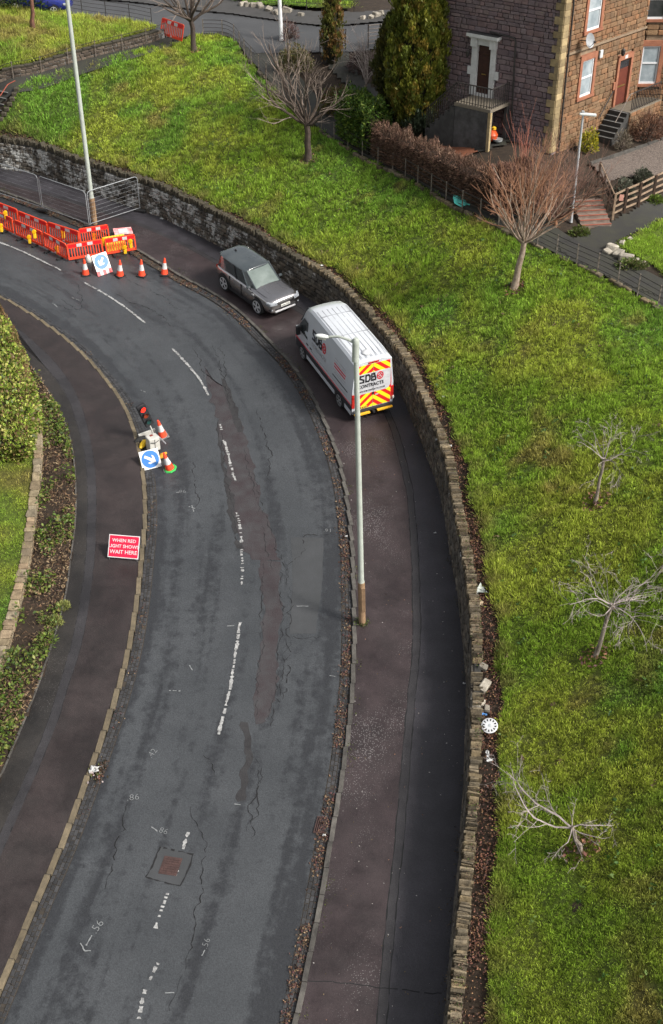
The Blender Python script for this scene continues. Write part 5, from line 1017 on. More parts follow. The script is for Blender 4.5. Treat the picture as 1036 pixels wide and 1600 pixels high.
# toy and clutter in the alcove, wooden fence and gate steps
p = GA.P(ur + .45, ZG + .02, D * .45); p[2] = T(p[0], p[1]) + .1; t = empty('garden_toy', p, 'bright orange and red plastic garden toy lying in the alcove under the side landing', 'toy')
MB().lathe(p + np.array([0, 0, 0]), [(.05, 0), (.30, .04), (.34, .3), (.2, .5), (.05, .55)], 12).build('body', mat('orange_plastic', (.55, .08, .02), .4), t, world=True, smooth=True); MB().lathe(p + np.array([.1, .0, .5]), [(.04, 0), (.12, .06), (.12, .16), (.03, .22)], 10).build('knob', mat('yellow_plastic', (.85, .5, .03), .4), t, world=True, smooth=True); MB().lathe(p + np.array([.3, -.3, 0]), [(.1, 0), (.24, .05), (.27, .16), (.25, .16), (.1, .06)], 12).build('bowl', mat('grey_plastic', (.3, .32, .32), .5), t, world=True, smooth=True)
m_wood = mat('weathered_wood', (.30, .215, .145), .85, (.18, .125, .085), 5, bump=.4, coords='World'); m_dwood = mat('dark_wood', (.075, .045, .03), .85, (.045, .03, .022), 5, coords='World')
fl = polyT([(957, 343), (975, 334), (997, 325), (1020, 313), (1048, 300)]); fn = empty('wooden_fence', fl[0], 'brown wooden rail fence in front of the gravel garden, right of the garden steps', 'fence')
for i, p in enumerate(fl): MB().box(p[0] - .05, p[0] + .05, p[1] - .05, p[1] + .05, p[2] - .3, p[2] + 1.3).build('post', m_wood if i == 0 else m_dwood, fn, world=True)
for h in (.25, .58, .9, 1.22):
    for i in range(len(fl) - 1):
        a, b2 = fl[i], fl[i + 1]; t = b2 - a; n_ = unit(np.cross([0, 0, 1], t)); n_ *= -np.sign(n_[1]); 
        MB().hexa((a + b2) / 2 + np.array([0, 0, h]) + n_ * (-.08), t * .5, n_ * .02, np.array([0, 0, .045])).build('rail', m_wood, fn, world=True)
p = fl[0] + (fl[1] - fl[0]) * .5; MB().box(p[0] - .1, p[0] + .1, p[1] - .12, p[1] - .09, p[2] + .85, p[2] + 1.15).build('notice_plate', mat('pink_plate', (.55, .28, .22), .7), fn, world=True)
ra = onT(957, 343); rb = onT(934, 290); sf = empty('wooden_fence', ra, 'dark wooden side fence running up beside the garden steps from the corner post', 'fence')
for f in (0.33, .66, 1): p = ra + (rb - ra) * f; p[2] = T(p[0], p[1]); MB().box(p[0] - .045, p[0] + .045, p[1] - .045, p[1] + .045, p[2] - .2, p[2] + 1.2).build('post', m_dwood, sf, world=True)
for h in (.4, .8, 1.15): MB().tube([ra + np.array([0, 0, h]), rb + np.array([0, 0, h])], .035, 5).build('rail', m_wood if h > 1 else m_dwood, sf, world=True)
gs = empty('garden_steps', onT(925, 352), 'worn stone garden steps with reddish edges up from the footpath, left of the brown fence', 'steps'); p0, p1 = onT(932, 355), onT(915, 318); t = p1 - p0; t[2] = 0; Lg = np.linalg.norm(t); t /= Lg; n_ = np.array([-t[1], t[0], 0])
for i in range(6):
    c = p0 + t * Lg * (i + .5) / 6; zt_ = T(p0[0], p0[1]) + .13 + (T(p1[0], p1[1]) + .1 - T(p0[0], p0[1])) * i / 5; c[2] = zt_ - .3
    MB().hexa(c, t * Lg / 12, n_ * .75, np.array([0, 0, .3])).build('step', mat('worn_step', (.19, .145, .115), .9, (.12, .085, .07), 4, bump=.4, coords='World'), gs, world=True)
    MB().hexa(c + np.array([0, 0, .3]) - t * Lg / 14, t * .035, n_ * .74, np.array([0, 0, .012])).build('step_edge', mat('red_step_edge', (.28, .08, .05), .8), gs, world=True)
pb = onT(722, 316, .1); t = empty('plastic_sheet', pb, 'crumpled turquoise plastic sheet caught behind the footpath railing', 'litter')
V = [pb + np.array([.42 * x + RNG.normal(0, .03), .3 * y + RNG.normal(0, .05), .12 + .14 * y + RNG.normal(0, .045)]) for y in np.linspace(-1, 1, 5) for x in np.linspace(-1, 1, 6)]
mb = MB(); mb.add(V, [(j * 6 + i, j * 6 + i + 1, (j + 1) * 6 + i + 1, (j + 1) * 6 + i) for j in range(4) for i in range(5)]); o = mb.build('sheet', mat('turquoise_plastic', (.10, .55, .47), .45, (.16, .62, .55), 4), t, world=True); so = o.modifiers.new('thick', 'SOLIDIFY'); so.thickness = .02
# ================================================================== LEFT SIDE: verge, low wall, lawn, ivy hedge
GWo_px = [(62, 640), (60, 656), (67, 686), (68, 711), (65, 761), (59, 810), (52, 869), (41, 924), (27.5, 976), (16, 1020), (0, 1067), (-30, 1140), (-80, 1240), (-140, 1340)]
GWH = .5
GW = curveR(GWo_px, 0, .35); GWn, _ = side_normal(GW); GWn *= -np.sign(GWn[:, :1])
gw_root = empty('garden_wall', GW[len(GW) // 2], 'low pale stone garden wall with flat coping between the left lawn and the planted verge', 'wall'); lst = []; S = arclen(GW)
m_gws = mat('pale_wall_stone', (.26, .225, .165), .9, (.13, .11, .08), 4, bump=.9, rnd=.3, coords='World', rnd_hue=[(1, .97, .9), (.85, .8, .74), (.95, .8, .68), (1, .95, .8)])
c = MB(); A = np.stack([GW + GWn * .04, GW + GWn * .04, GW + GWn * .3, GW + GWn * .3], 1); A[:, 0, 2] -= .3; A[:, 3, 2] -= .3; A[:, 1:3, 2] += GWH - .08; c.v = [tuple(p) for p in A.reshape(-1, 3)]
for i in range(len(GW) - 1):
    for j in range(3): c.f.append([i * 4 + j, (i + 1) * 4 + j, (i + 1) * 4 + j + 1, i * 4 + j + 1]); c.m.append(0)
c.build('wall_core', m_mort, gw_root, world=True)
def gwat(s): return along(GW, s), unit(along(GWn, 0) * 0 + np.array([np.interp(s, S, GWn[:, k]) for k in range(3)]))
for r in range(3):
    s = 0
    while s < S[-1] - .5:
        L = random.uniform(.2, .45); p, n_ = gwat(s + L / 2); t = unit(along(GW, s + L) - along(GW, s)); up = np.cross(t, n_); up *= np.sign(up[2])
        lst.append((p + n_ * .06 + up * (.06 + r * .135), t * (L / 2 - .01), n_ * .08, up * .06, gw_root)); s += L
pieces(lst, 'wall_stone', m_gws, 200, 'stone', 'wall_stones'); lst = []; s = 0
while s < S[-1] - .6:
    L = random.uniform(.2, .6); p, n_ = gwat(s + L / 2); t = unit(along(GW, s + L) - along(GW, s)); up = np.cross(t, n_); up *= np.sign(up[2])
    lst.append((p + n_ * .17 + up * (GWH - .03), t * (L / 2 - .012), (n_ * math.cos(.12 * random.uniform(-1, 1)) + t * random.uniform(-.12, .12)) * random.uniform(.15, .22), up * random.uniform(.04, .06), gw_root)); s += L
pieces(lst, 'coping_stone', m_gws, 100, 'stone', 'coping_stones')
def grid_R(name, poly, res, m, lift, noise, vc=None, kind='structure'):
    global T
    old = T; T = lambda x, y: RZ(np.asarray(x), np.asarray(y))
    try: return grid_sheet(name, poly, res, m, lift, noise, kind, vc)
    finally: T = old
LLp = np.concatenate([(GW + GWn * .28)[:, :2], [(-40, 15), (-40, 52)]])
grid_R('left_lawn', LLp, .25, m_gg, GWH - .06, .06, lambda X, Y: grass_col(X, Y, .22, False))
_T = T
T = lambda x, y: RZ(np.asarray(x, float), np.asarray(y, float)); blades('grass', LLp, 1500, L=.07, Wd=.025, lift=GWH - .06, dry=.22, edge_=False, spread=.1); T = _T
VP = np.concatenate([VL[:, :2], (GW + GWn * .05)[::-1, :2]])
grid_R('verge_soil', VP, .2, m_soil, PZ + .03, .1)
eg = empty('verge_edging', VL[30], 'thin concrete edging between the left pavement and the planted verge', 'edging'); E_ = resample(VL, ds=.95)
pieces([((E_[i] + E_[i + 1]) / 2 + np.array([0, 0, .0]), (E_[i + 1] - E_[i]) * .495, unit(np.cross([0, 0, 1], E_[i + 1] - E_[i])) * .03, np.array([0, 0, .05]), eg) for i in range(len(E_) - 1)], 'edging_strip', m_kerb, 120, 'cut')
def cover(name, n, size, cols, m, h, seed, asp=.6, sc=.9, thr=.45, up=.4, ymax=1e9):
    rng = np.random.default_rng(seed); X = rng.uniform(-16, -6, n * 8); Y = rng.uniform(20, 55, n * 8); k = in_poly(X, Y, VP) & (vnoise(X + seed * 3, Y, sc) > thr) & (Y < ymax); X, Y = X[k][:n], Y[k][:n]
    hh = rng.random(len(X)) ** 1.4 * h * (.4 + 1.2 * vnoise(X + seed, Y, .5)); P = np.stack([X, Y, RZ(X, Y) + PZ + .05 + hh], 1); D = np.stack([rng.normal(0, 1, len(X)), rng.normal(0, 1, len(X)), rng.normal(up, .4, len(X))], 1)
    leaves(name, P, D, size, pick(cols, len(X), .35), m, asp=asp, kind='stuff')
cover('ground_cover', 9000, .14, [(.09, .15, .02), (.14, .19, .03), (.055, .095, .018), (.19, .20, .05)], m_leaf, .5, 1, thr=.53)
cover('dead_ground_cover', 9000, .13, [(.16, .10, .055), (.22, .15, .08), (.11, .06, .035), (.26, .19, .11), (.08, .05, .035)], m_dead, .22, 2, asp=.35, thr=.36)
cover('dead_ground_cover', 3500, .17, [(.15, .09, .05), (.20, .14, .075), (.09, .05, .035)], m_dead, .3, 6, asp=.12, thr=.4)
for px, py, r, h, L in [(98, 950, .3, .3, 'pale green grass tuft spilling over the edge of the left pavement'), (85, 975, .35, .4, 'bright green leafy weed at the pavement edge below the pale grass tuft'), (72, 1005, .5, .45, 'spreading green weed on the verge nearest the low wall bend')]:
    p = onR(px, py, PZ); bush('weed', L, p, r, r, h, 450, .13, [(.12, .20, .03), (.17, .22, .05), (.09, .14, .02)] if 'pale' not in L else [(.28, .28, .09), (.22, .25, .07)], int(px), asp=.2, cat='weed', core=False)
hz = lambda x, y: RZ(np.asarray(x), np.asarray(y))
hl = smooth_curve(resample(np.array([onR(-60, 490, 0), onR(-14, 545, 0), onR(8, 590, 0), onR(22, 640, 0), onR(26, 690, 0), onR(14, 730, 0)]), ds=.4), 3)
hedge('hedge', 'large ivy covered hedge with bright yellow green leaves on top beside the left pavement', hl, 1.1, 1.5, 26000, .15, [(.25, .35, .045), (.36, .40, .075), (.16, .23, .03), (.38, .35, .11), (.08, .115, .02), (.20, .13, .06)], m_leaf, .75, zf=hz, seed=8, corecol=(.03, .026, .014))
hl2 = smooth_curve(resample(np.array([onR(-40, 452, 0), onR(2, 494, 0), onR(28, 538, 0), onR(45, 580, 0), onR(56, 630, 0), onR(58, 668, 0)]), ds=.4), 3); hn, _ = side_normal(hl2); hn *= -np.sign(hn[:, :1])
hedge('hedge', 'strip of brown dead stems along the pavement side of the ivy hedge', hl2 + hn * .33, .3, 1.25, 11000, .13, [(.15, .08, .04), (.22, .14, .06), (.10, .055, .03), (.14, .13, .035)], m_dead, .4, zf=hz, seed=9, corecol=(.04, .025, .016))
# ================================================================== LAMP COLUMNS
m_col = mat('pale_green_column', (.36, .385, .345), .5, (.29, .315, .28), 2, coords='World'); m_rust = mat('rusty_column_base', (.27, .175, .10), .8, (.19, .12, .07), 5, bump=.3, coords='World'); m_galv = mat('galvanised_steel', (.48, .50, .52), .42, (.38, .40, .42), 4, metal=.4, coords='World')
def column(label, base, top, r0, r1, mcol, mbase, hb, arm=None, lant='long'):
    root = empty('street_lamp', base, label, 'street lamp', 'street lamps'); b, t = np.array(base), np.array(top); ax = unit(t - b)
    if hb: MB().tube([b - ax * .3, b + ax * hb], r0 * 1.28, 14).build('base', mbase, root, world=True, smooth=True)
    MB().tube([b + ax * hb, b + ax * (hb + .12), t], [r0 * 1.22, r0, r1], 14).build('pole', mcol, root, world=True, smooth=True)
    if hb > 1.2: MB().hexa(b + ax * (hb * .62) + np.array([.06, -r0 * 1.25, 0]), (.07, 0, 0), (0, .02, 0), ax * hb * .28).build('door', mbase, root, world=True, bevel=.01)
    if arm is not None:
        e = np.array(arm); MB().tube([t - ax * .12, t - ax * .05 + (e - t) * .25 + np.array([0, 0, .05]), t + (e - t) * .6 + np.array([0, 0, .12]), e + np.array([0, 0, .1])], [.055, .045, .04, .04], 8).build('arm', mcol, root, world=True, smooth=True)
        MB().lathe(t - np.array([0, 0, .16]), [(r1 * 1.25, 0), (r1 * 1.3, .16), (r1 * .8, .22)], 12).build('cap', mcol, root, world=True, smooth=True)
        d = unit((e - t) * np.array([1, 1, 0])); s = np.cross([0, 0, 1], d); c = e + d * .17 + np.array([0, 0, .1]); mb = MB(); N = 12
        for f, wd, hg in [(-.24, .045, .04), (-.15, .08, .06), (0, .10, .075), (.13, .09, .06), (.2, .05, .03)]:
            for k in range(N): q = 2 * math.pi * k / N; mb.v.append(tuple(c + d * f * 1.0 + s * wd * math.cos(q) + np.array([0, 0, hg * math.sin(q)])))
        for i in range(4):
            for k in range(N): mb.f.append([i * N + k, (i + 1) * N + k, (i + 1) * N + (k + 1) % N, i * N + (k + 1) % N]); mb.m.append(0)
        mb.f += [list(range(N)), [4 * N + k for k in range(N)][::-1]]; mb.m += [0, 0]
        o = mb.build('lantern', mat('lantern_housing', (.62, .64, .62), .4), root, world=True, smooth=True); MB().hexa(c - np.array([0, 0, .06]), d * .13, s * .07, (0, 0, .03)).build('lamp_glass', mat('lamp_glass', (.4, .4, .36), .2), o, world=True)
    return root
b = onR(566, 974, PZ); t = onY(556, 531, b[1]); e = onY(511, 531, b[1] + .3); column('tall pale green street lamp with a rusty base in front of the white van', b, t, .10, .085, m_col, m_rust, 1.95, e)
MB().tube([t - np.array([0, 0, .75]), t - np.array([0, 0, .1])], .112, 12).build('pole_head', m_col, bpy.data.objects['street_lamp'], world=True, smooth=True)
P = []; 
for _ in range(140): a = random.uniform(0, 6.28); r = random.uniform(.1, .3); P.append((b[0] + r * math.cos(a), b[1] + r * math.sin(a), RZ(0, b[1]) + PZ + random.uniform(.02, .12)))
leaves('base_moss', P, RNG.normal(0, 1, (140, 3)), .08, pick([(.06, .09, .02), (.09, .12, .03), (.05, .05, .02)], 140), m_leaf, bpy.data.objects['street_lamp'], off=LOC['street_lamp'])
b = onR(148, 349, PZ); t = onY(104, -8, b[1]); e = onY(84, -8, b[1] + .2); column('tall pale street lamp behind the red barriers and mesh fencing on the left', b, t, .125, .11, m_col, m_rust, 1.5, e)
b = onT(440, 64); t = onY(434, -50, b[1]); column('white painted lamp column by the upper road behind the wide bare tree', b, t, .13, .11, mat('white_column', (.62, .63, .63), .5, (.5, .5, .5), 3), m_col, .0)
b = onT(892, 347); t = onY(911, 180, b[1]); r4 = column('thin grey lamp column with a short flat head at the corner of the stone house', b, t, .075, .05, m_galv, m_galv, .0)
mb = MB(); mb.hexa(t + np.array([.22, -.02, .04]), np.array([.38, -.05, -.02]), np.array([.02, .11, 0]), np.array([0, 0, .05])); o = mb.build('lantern', MATS['lantern_housing'], r4, world=True, bevel=.03); MB().hexa(t + np.array([-.02, 0, .14]), (.06, 0, 0), (0, .06, 0), (0, 0, .06)).build('sensor', m_galv, o, world=True)
# ================================================================== VEHICLES (x forward, y left, z up)
m_tyre = mat('tyre_rubber', (.018, .018, .019), .85); m_alloy = mat('silver_alloy', (.62, .63, .65), .35, (.55, .55, .57), 3, metal=.4); m_black = mat('black_plastic', (.016, .016, .018), .5, (.022, .022, .024), 6)
m_cglass = mat('car_window_glass', (.014, .017, .018), .06, (.06, .066, .066), 1.0, spec=.8); m_wsglass = mat('windscreen_glass', (.075, .098, .088), .06, (.15, .18, .165), .9, spec=.8); m_hl = mat('headlamp', (.30, .32, .34), .15, (.16, .17, .19), 9, spec=.8); m_rl = mat('red_lamp', (.22, .008, .008), .2, (.5, .03, .02), 8); m_plate = mat('number_plate_white', (.66, .66, .62), .5); m_yplate = mat('number_plate_yellow', (.75, .48, .05), .5)  # windscreen colour paled to carry the sky's reflection
def loft(stn, mi=0, caps=True):
    mb = MB(); n = len(stn[0]); ring = []
    for s in stn: ring.append([(x, y, z) for x, y, z in s] + [(x, -y, z) for x, y, z in s[::-1][(1 if abs(s[-1][1]) < 1e-6 else 0):(-1 if abs(s[0][1]) < 1e-6 else None)]])
    m = len(ring[0])
    for r in ring: mb.v += r
    for i in range(len(stn) - 1):
        for k in range(m): mb.f.append([i * m + k, i * m + (k + 1) % m, (i + 1) * m + (k + 1) % m, (i + 1) * m + k]); mb.m.append(mi)
    if caps: mb.f += [[k for k in range(m)], [(len(stn) - 1) * m + k for k in range(m)][::-1]]; mb.m += [mi, mi]
    return mb
def fix_normals(o):
    bm = bmesh.new(); bm.from_mesh(o.data); bmesh.ops.recalc_face_normals(bm, faces=bm.faces); bm.to_mesh(o.data); bm.free(); return o
def wheel(root, x, y, r, wd, spokes=5, mrim=None):
    s = 1 if y > 0 else -1; w_ = MB().lathe((x, y, r), [(r * .74, -wd / 2), (r * .94, -wd / 2), (r, -wd * .36), (r, wd * .36), (r * .94, wd / 2), (r * .74, wd / 2)], 26, axis='Y').build('wheel', m_tyre, root, smooth=True); fix_normals(w_)
    yo = y + s * (wd / 2 - .004); rim = MB().lathe((x, yo, r), [(r * .76, -s * .02), (r * .76, s * .012), (r * .68, s * .014), (r * .66, -s * .03), (r * .2, -s * .02)], 24, axis='Y').build('rim', mrim or m_alloy, w_, smooth=True); fix_normals(rim)
    mb = MB(); mb.lathe((x, yo, r), [(r * .60, -s * .025), (r * .60, -s * .02)], 20, axis='Y'); fix_normals(mb.build('brake_shadow', m_black, w_)); mb = MB()
    for k in range(spokes):
        for dq in (-.13, .13):
            q = 2 * math.pi * k / spokes + dq + .3; mb.hexa((x + math.cos(q) * r * .38, yo + s * .004, r + math.sin(q) * r * .38), (math.cos(q) * r * .27, 0, math.sin(q) * r * .27), (-math.sin(q) * r * .055, 0, math.cos(q) * r * .055), (0, .014, 0))
    mb.lathe((x, yo, r), [(r * .16, -.01), (r * .16, s * .022)], 12, axis='Y'); mb.build('spokes', mrim or m_alloy, w_); return w_
def arch(root, x, y, r, m):
    s = 1 if y > 0 else -1; mb = MB(); P = [(x + r * math.cos(q), y, .0 + r * math.sin(q) + r * .86) for q in np.linspace(-.35, math.pi + .35, 18)]; mb.prism(P, (0, s * .005, 0)); mb.build('wheel_arch', m, root)
def place(root, rear_mid, front_mid, ground):            # sit a vehicle on the sloping ground
    a, b = np.array(rear_mid), np.array(front_mid); x = unit(b - a); n = unit((0, -SLOPE, 1)); y = unit(np.cross(n, x)); z = np.cross(x, y)
    root.matrix_world = frame4(a, x, y, z); LOC[root.name] = np.zeros(3)
def car_body(root, L, W, H, mp, mroof, hood=1.12, belt=1.12, wb=2.85, roof0=-1.95, roof1=.15, ws=1.0, r=.37):
    h = W / 2; k = L / 4.75
    def st(x, w_, zl, zb, zc): return [(x * k, 0, zl), (x * k, h * w_ * .86, zl), (x * k, h * w_ * .96, zl + .09), (x * k, h * w_, zl + .3), (x * k, h * w_, zb - .24), (x * k, h * w_ * .965, zb - .06), (x * k, h * w_ * .90, zb), (x * k, h * w_ * .5, zc), (x * k, 0, zc + .005)]
    B = belt
    o = loft([st(-2.36, .80, .48, B - .25, B - .22), st(-2.3, .92, .4, B - .02, B), st(-1.75, .985, .32, B, B + .02), st(-.5, 1, .28, B, B + .02), st(.75, 1, .28, B - .02, B + .02), st(1.1, 1, .28, B - .05, B + .01), st(1.7, .985, .31, B - .07, B - .02), st(2.12, .955, .35, B - .11, B - .05), st(2.36, .90, .38, B - .17, B - .11), st(2.42, .84, .42, B - .30, B - .26)]).build('body', mp, root, smooth=True, subsurf=2); fix_normals(o)
    bz = B - .015; rz = H - .09; rb = [(-2.24, .66), (-2.12, .88), (.5, .9), (ws, .74)]; rt = [(roof0 - .12, .68), (roof0, .77), (roof1 - .18, .79), (roof1, .68)]
    V = [(x * k, y * h, bz) for x, y in rb] + [(x * k, -y * h, bz) for x, y in rb[::-1]] + [(x * k, y * h, rz) for x, y in rt] + [(x * k, -y * h, rz) for x, y in rt[::-1]]
    mb = MB(); fs = [(i, (i + 1) % 8, 8 + (i + 1) % 8, 8 + i) for i in range(8)]; mb.add(V, [f for j, f in enumerate(fs) if j != 3], 0); mb.add(V, [fs[3]], 1); mb.add(V, [tuple(range(8, 16))], 0)
    g_ = mb.build('windows', [m_cglass, m_wsglass], root, bevel=.05); V = np.array(V)
    rs = lambda z, g: [(x * k * (1 if x > 0 else 1) + g[0] * np.sign(x + .9), y * h + g[1], z) for x, y in rt]
    def rst(x, w_, z): return [(x * k, 0, z - .06), (x * k, h * w_ * .97, z - .06), (x * k, h * w_, z - .02), (x * k, h * w_ * .9, z + .03), (x * k, h * w_ * .5, z + .075), (x * k, 0, z + .085)]
    o = loft([rst(roof0 - .26, .66, rz - .03), rst(roof0 - .1, .80, rz), rst(roof0 + .7, .84, rz + .015), rst(roof1 - .25, .83, rz + .005), rst(roof1 - .02, .79, rz - .015), rst(roof1 + .05, .66, rz - .035)]).build('roof', mroof, root, smooth=True, subsurf=2); fix_normals(o)
    mb = MB(); e = np.array([0, 0, 0])
    for a, c_, mi, rr in [(2, 10, 0, .035), (5, 13, 0, .035), (3, 11, 0, .03), (4, 12, 0, .03)]: mb.tube([V[a], V[c_]], [rr * 1.25, rr], 6)
    mb.build('pillars', mroof, root)
    for sgn, ia in ((1, (0, 1, 9, 8)), (-1, (7, 6, 14, 15))):
        a0, a1, a2, a3 = (V[i] for i in ia); A = MB(); f = lambda p, q, t: p + (q - p) * t; b1 = f(V[1 if sgn > 0 else 6], V[2 if sgn > 0 else 5], .12); t1 = f(V[9 if sgn > 0 else 14], V[10 if sgn > 0 else 13], .05)
        b2 = f(V[1 if sgn > 0 else 6], V[2 if sgn > 0 else 5], .29); t2 = f(V[9 if sgn > 0 else 14], V[10 if sgn > 0 else 13], .12)
        n_ = np.array([0, sgn * .025, .008]); A.prism([b1 - n_, b2 - n_, t2 - n_, t1 - n_], n_ * 2); A.build('rear_pillar', mp, root)
        bm_, tm_ = f(V[1 if sgn > 0 else 6], V[2 if sgn > 0 else 5], .64), f(V[9 if sgn > 0 else 14], V[10 if sgn > 0 else 13], .62); MB().tube([bm_ + n_, tm_ + n_], .035, 5).build('door_pillar', m_black, root)
        hy = sgn * h
        for x0, x1 in ((-.95, .05), (.1, 1.0)):          # doors: shut lines and handles
            d_ = MB(); 
            for xx in (x0, x1): d_.box(xx * k - .008, xx * k + .008, hy * .955 if sgn > 0 else hy * 1.005, hy * 1.005 if sgn > 0 else hy * .955, .42, belt - .08)
            d_ = d_.build('door_seam', m_black, root); MB().box(x0 * k + .08, x0 * k + .3, min(hy * .97, hy * 1.02), max(hy * .97, hy * 1.02), belt - .2, belt - .165).build('door_handle', mp, root)
        MB().hexa((.70 * k, hy * .985, belt + .05), (.06, 0, 0), (0, .10, 0), (0, 0, .06)).build('wing_mirror', mroof, root, bevel=.03)
        for x in (-wb / 2 - .02, wb / 2 - .02): arch(root, x, hy * .985, r * 1.2, m_black); wheel(root, x, sgn * (h - .085), r, .235)
        hl_ = MB(); hl_.hexa((2.30 * k, hy * .74, belt - .23), (.12, -.05 * sgn, -.02), (-.05 * sgn, .19, 0), (-.02, 0, .07)); hl_.build('headlight', m_hl, root, bevel=.03)
        MB().hexa((-2.22 * k, hy * .80, belt - .12), (.04, 0, 0), (0, .09, 0), (0, 0, .09)).build('tail_light', m_rl, root, bevel=.02)
        MB().box(-1.0 * k, 1.0 * k, min(hy * .93, hy * .995), max(hy * .93, hy * .995), .27, .4).build('sill', m_black, root)
m_grey = mat('warm_grey_metallic', (.44, .42, .415), .26, (.42, .40, .395), 3, metal=1.0, spec=.5, coat=.6); m_dkroof = mat('dark_glass_roof', (.035, .043, .048), .14, (.055, .064, .068), 1.5, spec=.5, coat=.25)
suv = empty('parked_car', (0, 0, 0), 'grey off road estate car with a dark roof parked on the pavement facing the van', 'car')
car_body(suv, 4.9, 2.02, 1.84, m_grey, m_dkroof, wb=2.95, r=.43, belt=1.15)
MB().hexa((2.455, 0, .86), (.035, 0, -.012), (0, .46, 0), (.02, 0, .085)).build('grille', mat('silver_grille', (.17, .17, .175), .4, (.06, .06, .06), 60, metal=.5, coords='Object'), suv, bevel=.015)
MB().box(2.36, 2.515, -.62, .62, .52, .63).build('air_intake', m_black, suv, bevel=.02); MB().hexa((2.44, 0, .42), (.07, 0, .03), (0, .62, 0), (0, 0, .045)).build('skid_plate', m_alloy, suv, bevel=.02)
pl_ = MB().hexa((2.51, 0, .71), (.012, 0, 0), (0, .27, 0), (0, 0, .06)).build('number_plate', m_plate, suv)
for y in (-.19, -.12, -.05, .07, .14, .2): MB().box(2.522, 2.526, y - .018, y + .018, .68, .74).build('plate_mark', m_black, pl_)
for s in (1, -1): f_ = MB().hexa((2.40, s * .80, .60), (.05, -.05 * s, 0), (.03, .1 * s, 0), (0, 0, .05)).build('fog_lamp', m_black, suv); MB().lathe((2.45, s * .80, .60), [(.045, 0), (.04, .03)], 10, axis='X').build('lens', m_hl, f_); MB().hexa((1.1, s * 1.005, .95), (.09, 0, 0), (0, .012, 0), (0, 0, .03)).build('side_vent', m_alloy, suv)
for p, q in (((1.0, .45, 1.14), (1.05, -.35, 1.16)), ((1.03, -.1, 1.15), (.95, -.6, 1.17))): MB().tube([p, q], .014, 4).build('wiper', m_black, suv)
for s in (1, -1): MB().tube([(1.12, s * .80, 1.135), (1.8, s * .78, 1.10), (2.3, s * .66, 1.02)], .009, 4).build('bonnet_seam', m_black, suv); MB().tube([(1.15, s * .42, 1.165), (1.8, s * .44, 1.135), (2.3, s * .40, 1.06)], .012, 4).build('bonnet_crease', m_grey, suv)
for y in (.36, -.36): MB().lathe((.35, y, 1.28), [(.16, -.02), (.185, 0), (.16, .02)], 14, axis='X').build('steering_wheel' if y > 0 else 'dash_pad', m_black, suv)
MB().hexa((-1.75, 0, 1.86), (.07, 0, -.01), (0, .02, 0), (.0, 0, .05)).build('aerial', m_black, suv); MB().hexa((-2.36, 0, .95), (.03, 0, 0), (0, .5, 0), (0, 0, .1)).build('rear_trim', m_black, suv); MB().hexa((-2.22, 0, 1.70), (.12, 0, 0), (0, .62, 0), (0, 0, .03)).build('spoiler', m_dkroof, suv, bevel=.02)
for y in (-.42, .42):
    st_ = MB().hexa((.15, y, 1.18), (.09, 0, .0), (0, .21, 0), (-.05, 0, .2)).build('seat', mat('pale_seat', (.3, .29, .27), .8), suv, bevel=.05)
wa, wb_ = onR(353, 452, PZ), onR(406.5, 490.5, PZ)            # nearside wheel contacts: rear, front
x = unit(wb_ - wa); y = unit(np.cross((0, -SLOPE, 1), x)); c_ = (wa + wb_) / 2 + (y if y[1] > 0 else y) * 0
sgn = 1 if proj(c_ + y)[0] > proj(c_)[0] else -1; c_ = c_ + y * sgn * .90; place(suv, c_, c_ + x, RZ); suv.name = 'parked_car'
m_blue = mat('dark_blue_paint', (.012, .02, .16), .25, (.01, .016, .12), 3, coat=.6)
bc = empty('parked_car', (0, 0, 0), 'dark blue car on the upper road behind the dry yellow lawn, mostly cut off', 'car'); car_body(bc, 4.3, 1.8, 1.5, m_blue, m_black, belt=.98, wb=2.6, r=.32, ws=1.05)
a = onT(86, 24, .08); d_ = onT(130, 23, .08) - onT(86, 19, .08); d_ = unit(d_); n_ = unit((0, -.02, 1)); y_ = unit(np.cross(n_, d_)); c_ = a - d_ * 1.3 + y_ * .8; bc.matrix_world = frame4(c_, d_, y_, np.cross(d_, y_)); LOC[bc.name] = np.zeros(3)
# ---- van
m_van = mat('white_van_paint', (.48, .50, .53), .28, (.44, .46, .485), 1.0, coat=.5, spec=.5); m_clad = mat('dark_grey_cladding', (.025, .025, .03), .5, (.032, .032, .036), 4); m_redline = mat('red_vinyl', (.60, .03, .045), .4); m_dk = mat('charcoal_vinyl', (.03, .03, .034), .45); m_lgrey = mat('light_grey_vinyl', (.42, .42, .44), .5)
van = empty('work_van', (0, 0, 0), 'white panel van with red and yellow chevrons on its rear doors', 'van')
def vs(x, w_, zl, zt_, tw, sh=.12): return [(x, 0, zl), (x, w_ * .94, zl), (x, w_, zl + .08), (x, w_, .8), (x, w_, min(1.55, zt_ * .62)), (x, w_ - (w_ - tw) * .62, zt_ - .5 * (zt_ - 1.2) * .7 if zt_ > 1.6 else zt_ * .82), (x, tw, zt_ - sh), (x, tw - .10, zt_ - .025), (x, tw * .5, zt_ + .02), (x, 0, zt_ + .03)]
VB = [vs(-3.44, 1.0, .42, 2.60, .88), vs(-3.40, 1.01, .38, 2.66, .90), vs(-2.6, 1.015, .36, 2.70, .905), vs(0, 1.015, .36, 2.71, .905), vs(1.15, 1.015, .36, 2.70, .90), vs(1.75, 1.01, .36, 2.58, .86), vs(2.05, 1.0, .36, 2.40, .83), vs(2.45, .99, .36, 1.95, .80, .1), vs(2.82, .975, .36, 1.50, .80, .08), vs(3.1, .94, .36, 1.33, .74, .08), vs(3.35, .86, .36, 1.14, .64, .08), vs(3.46, .74, .4, .92, .58, .08)]
fix_normals(loft(VB).build('body', m_van, van, smooth=True, auto=32))
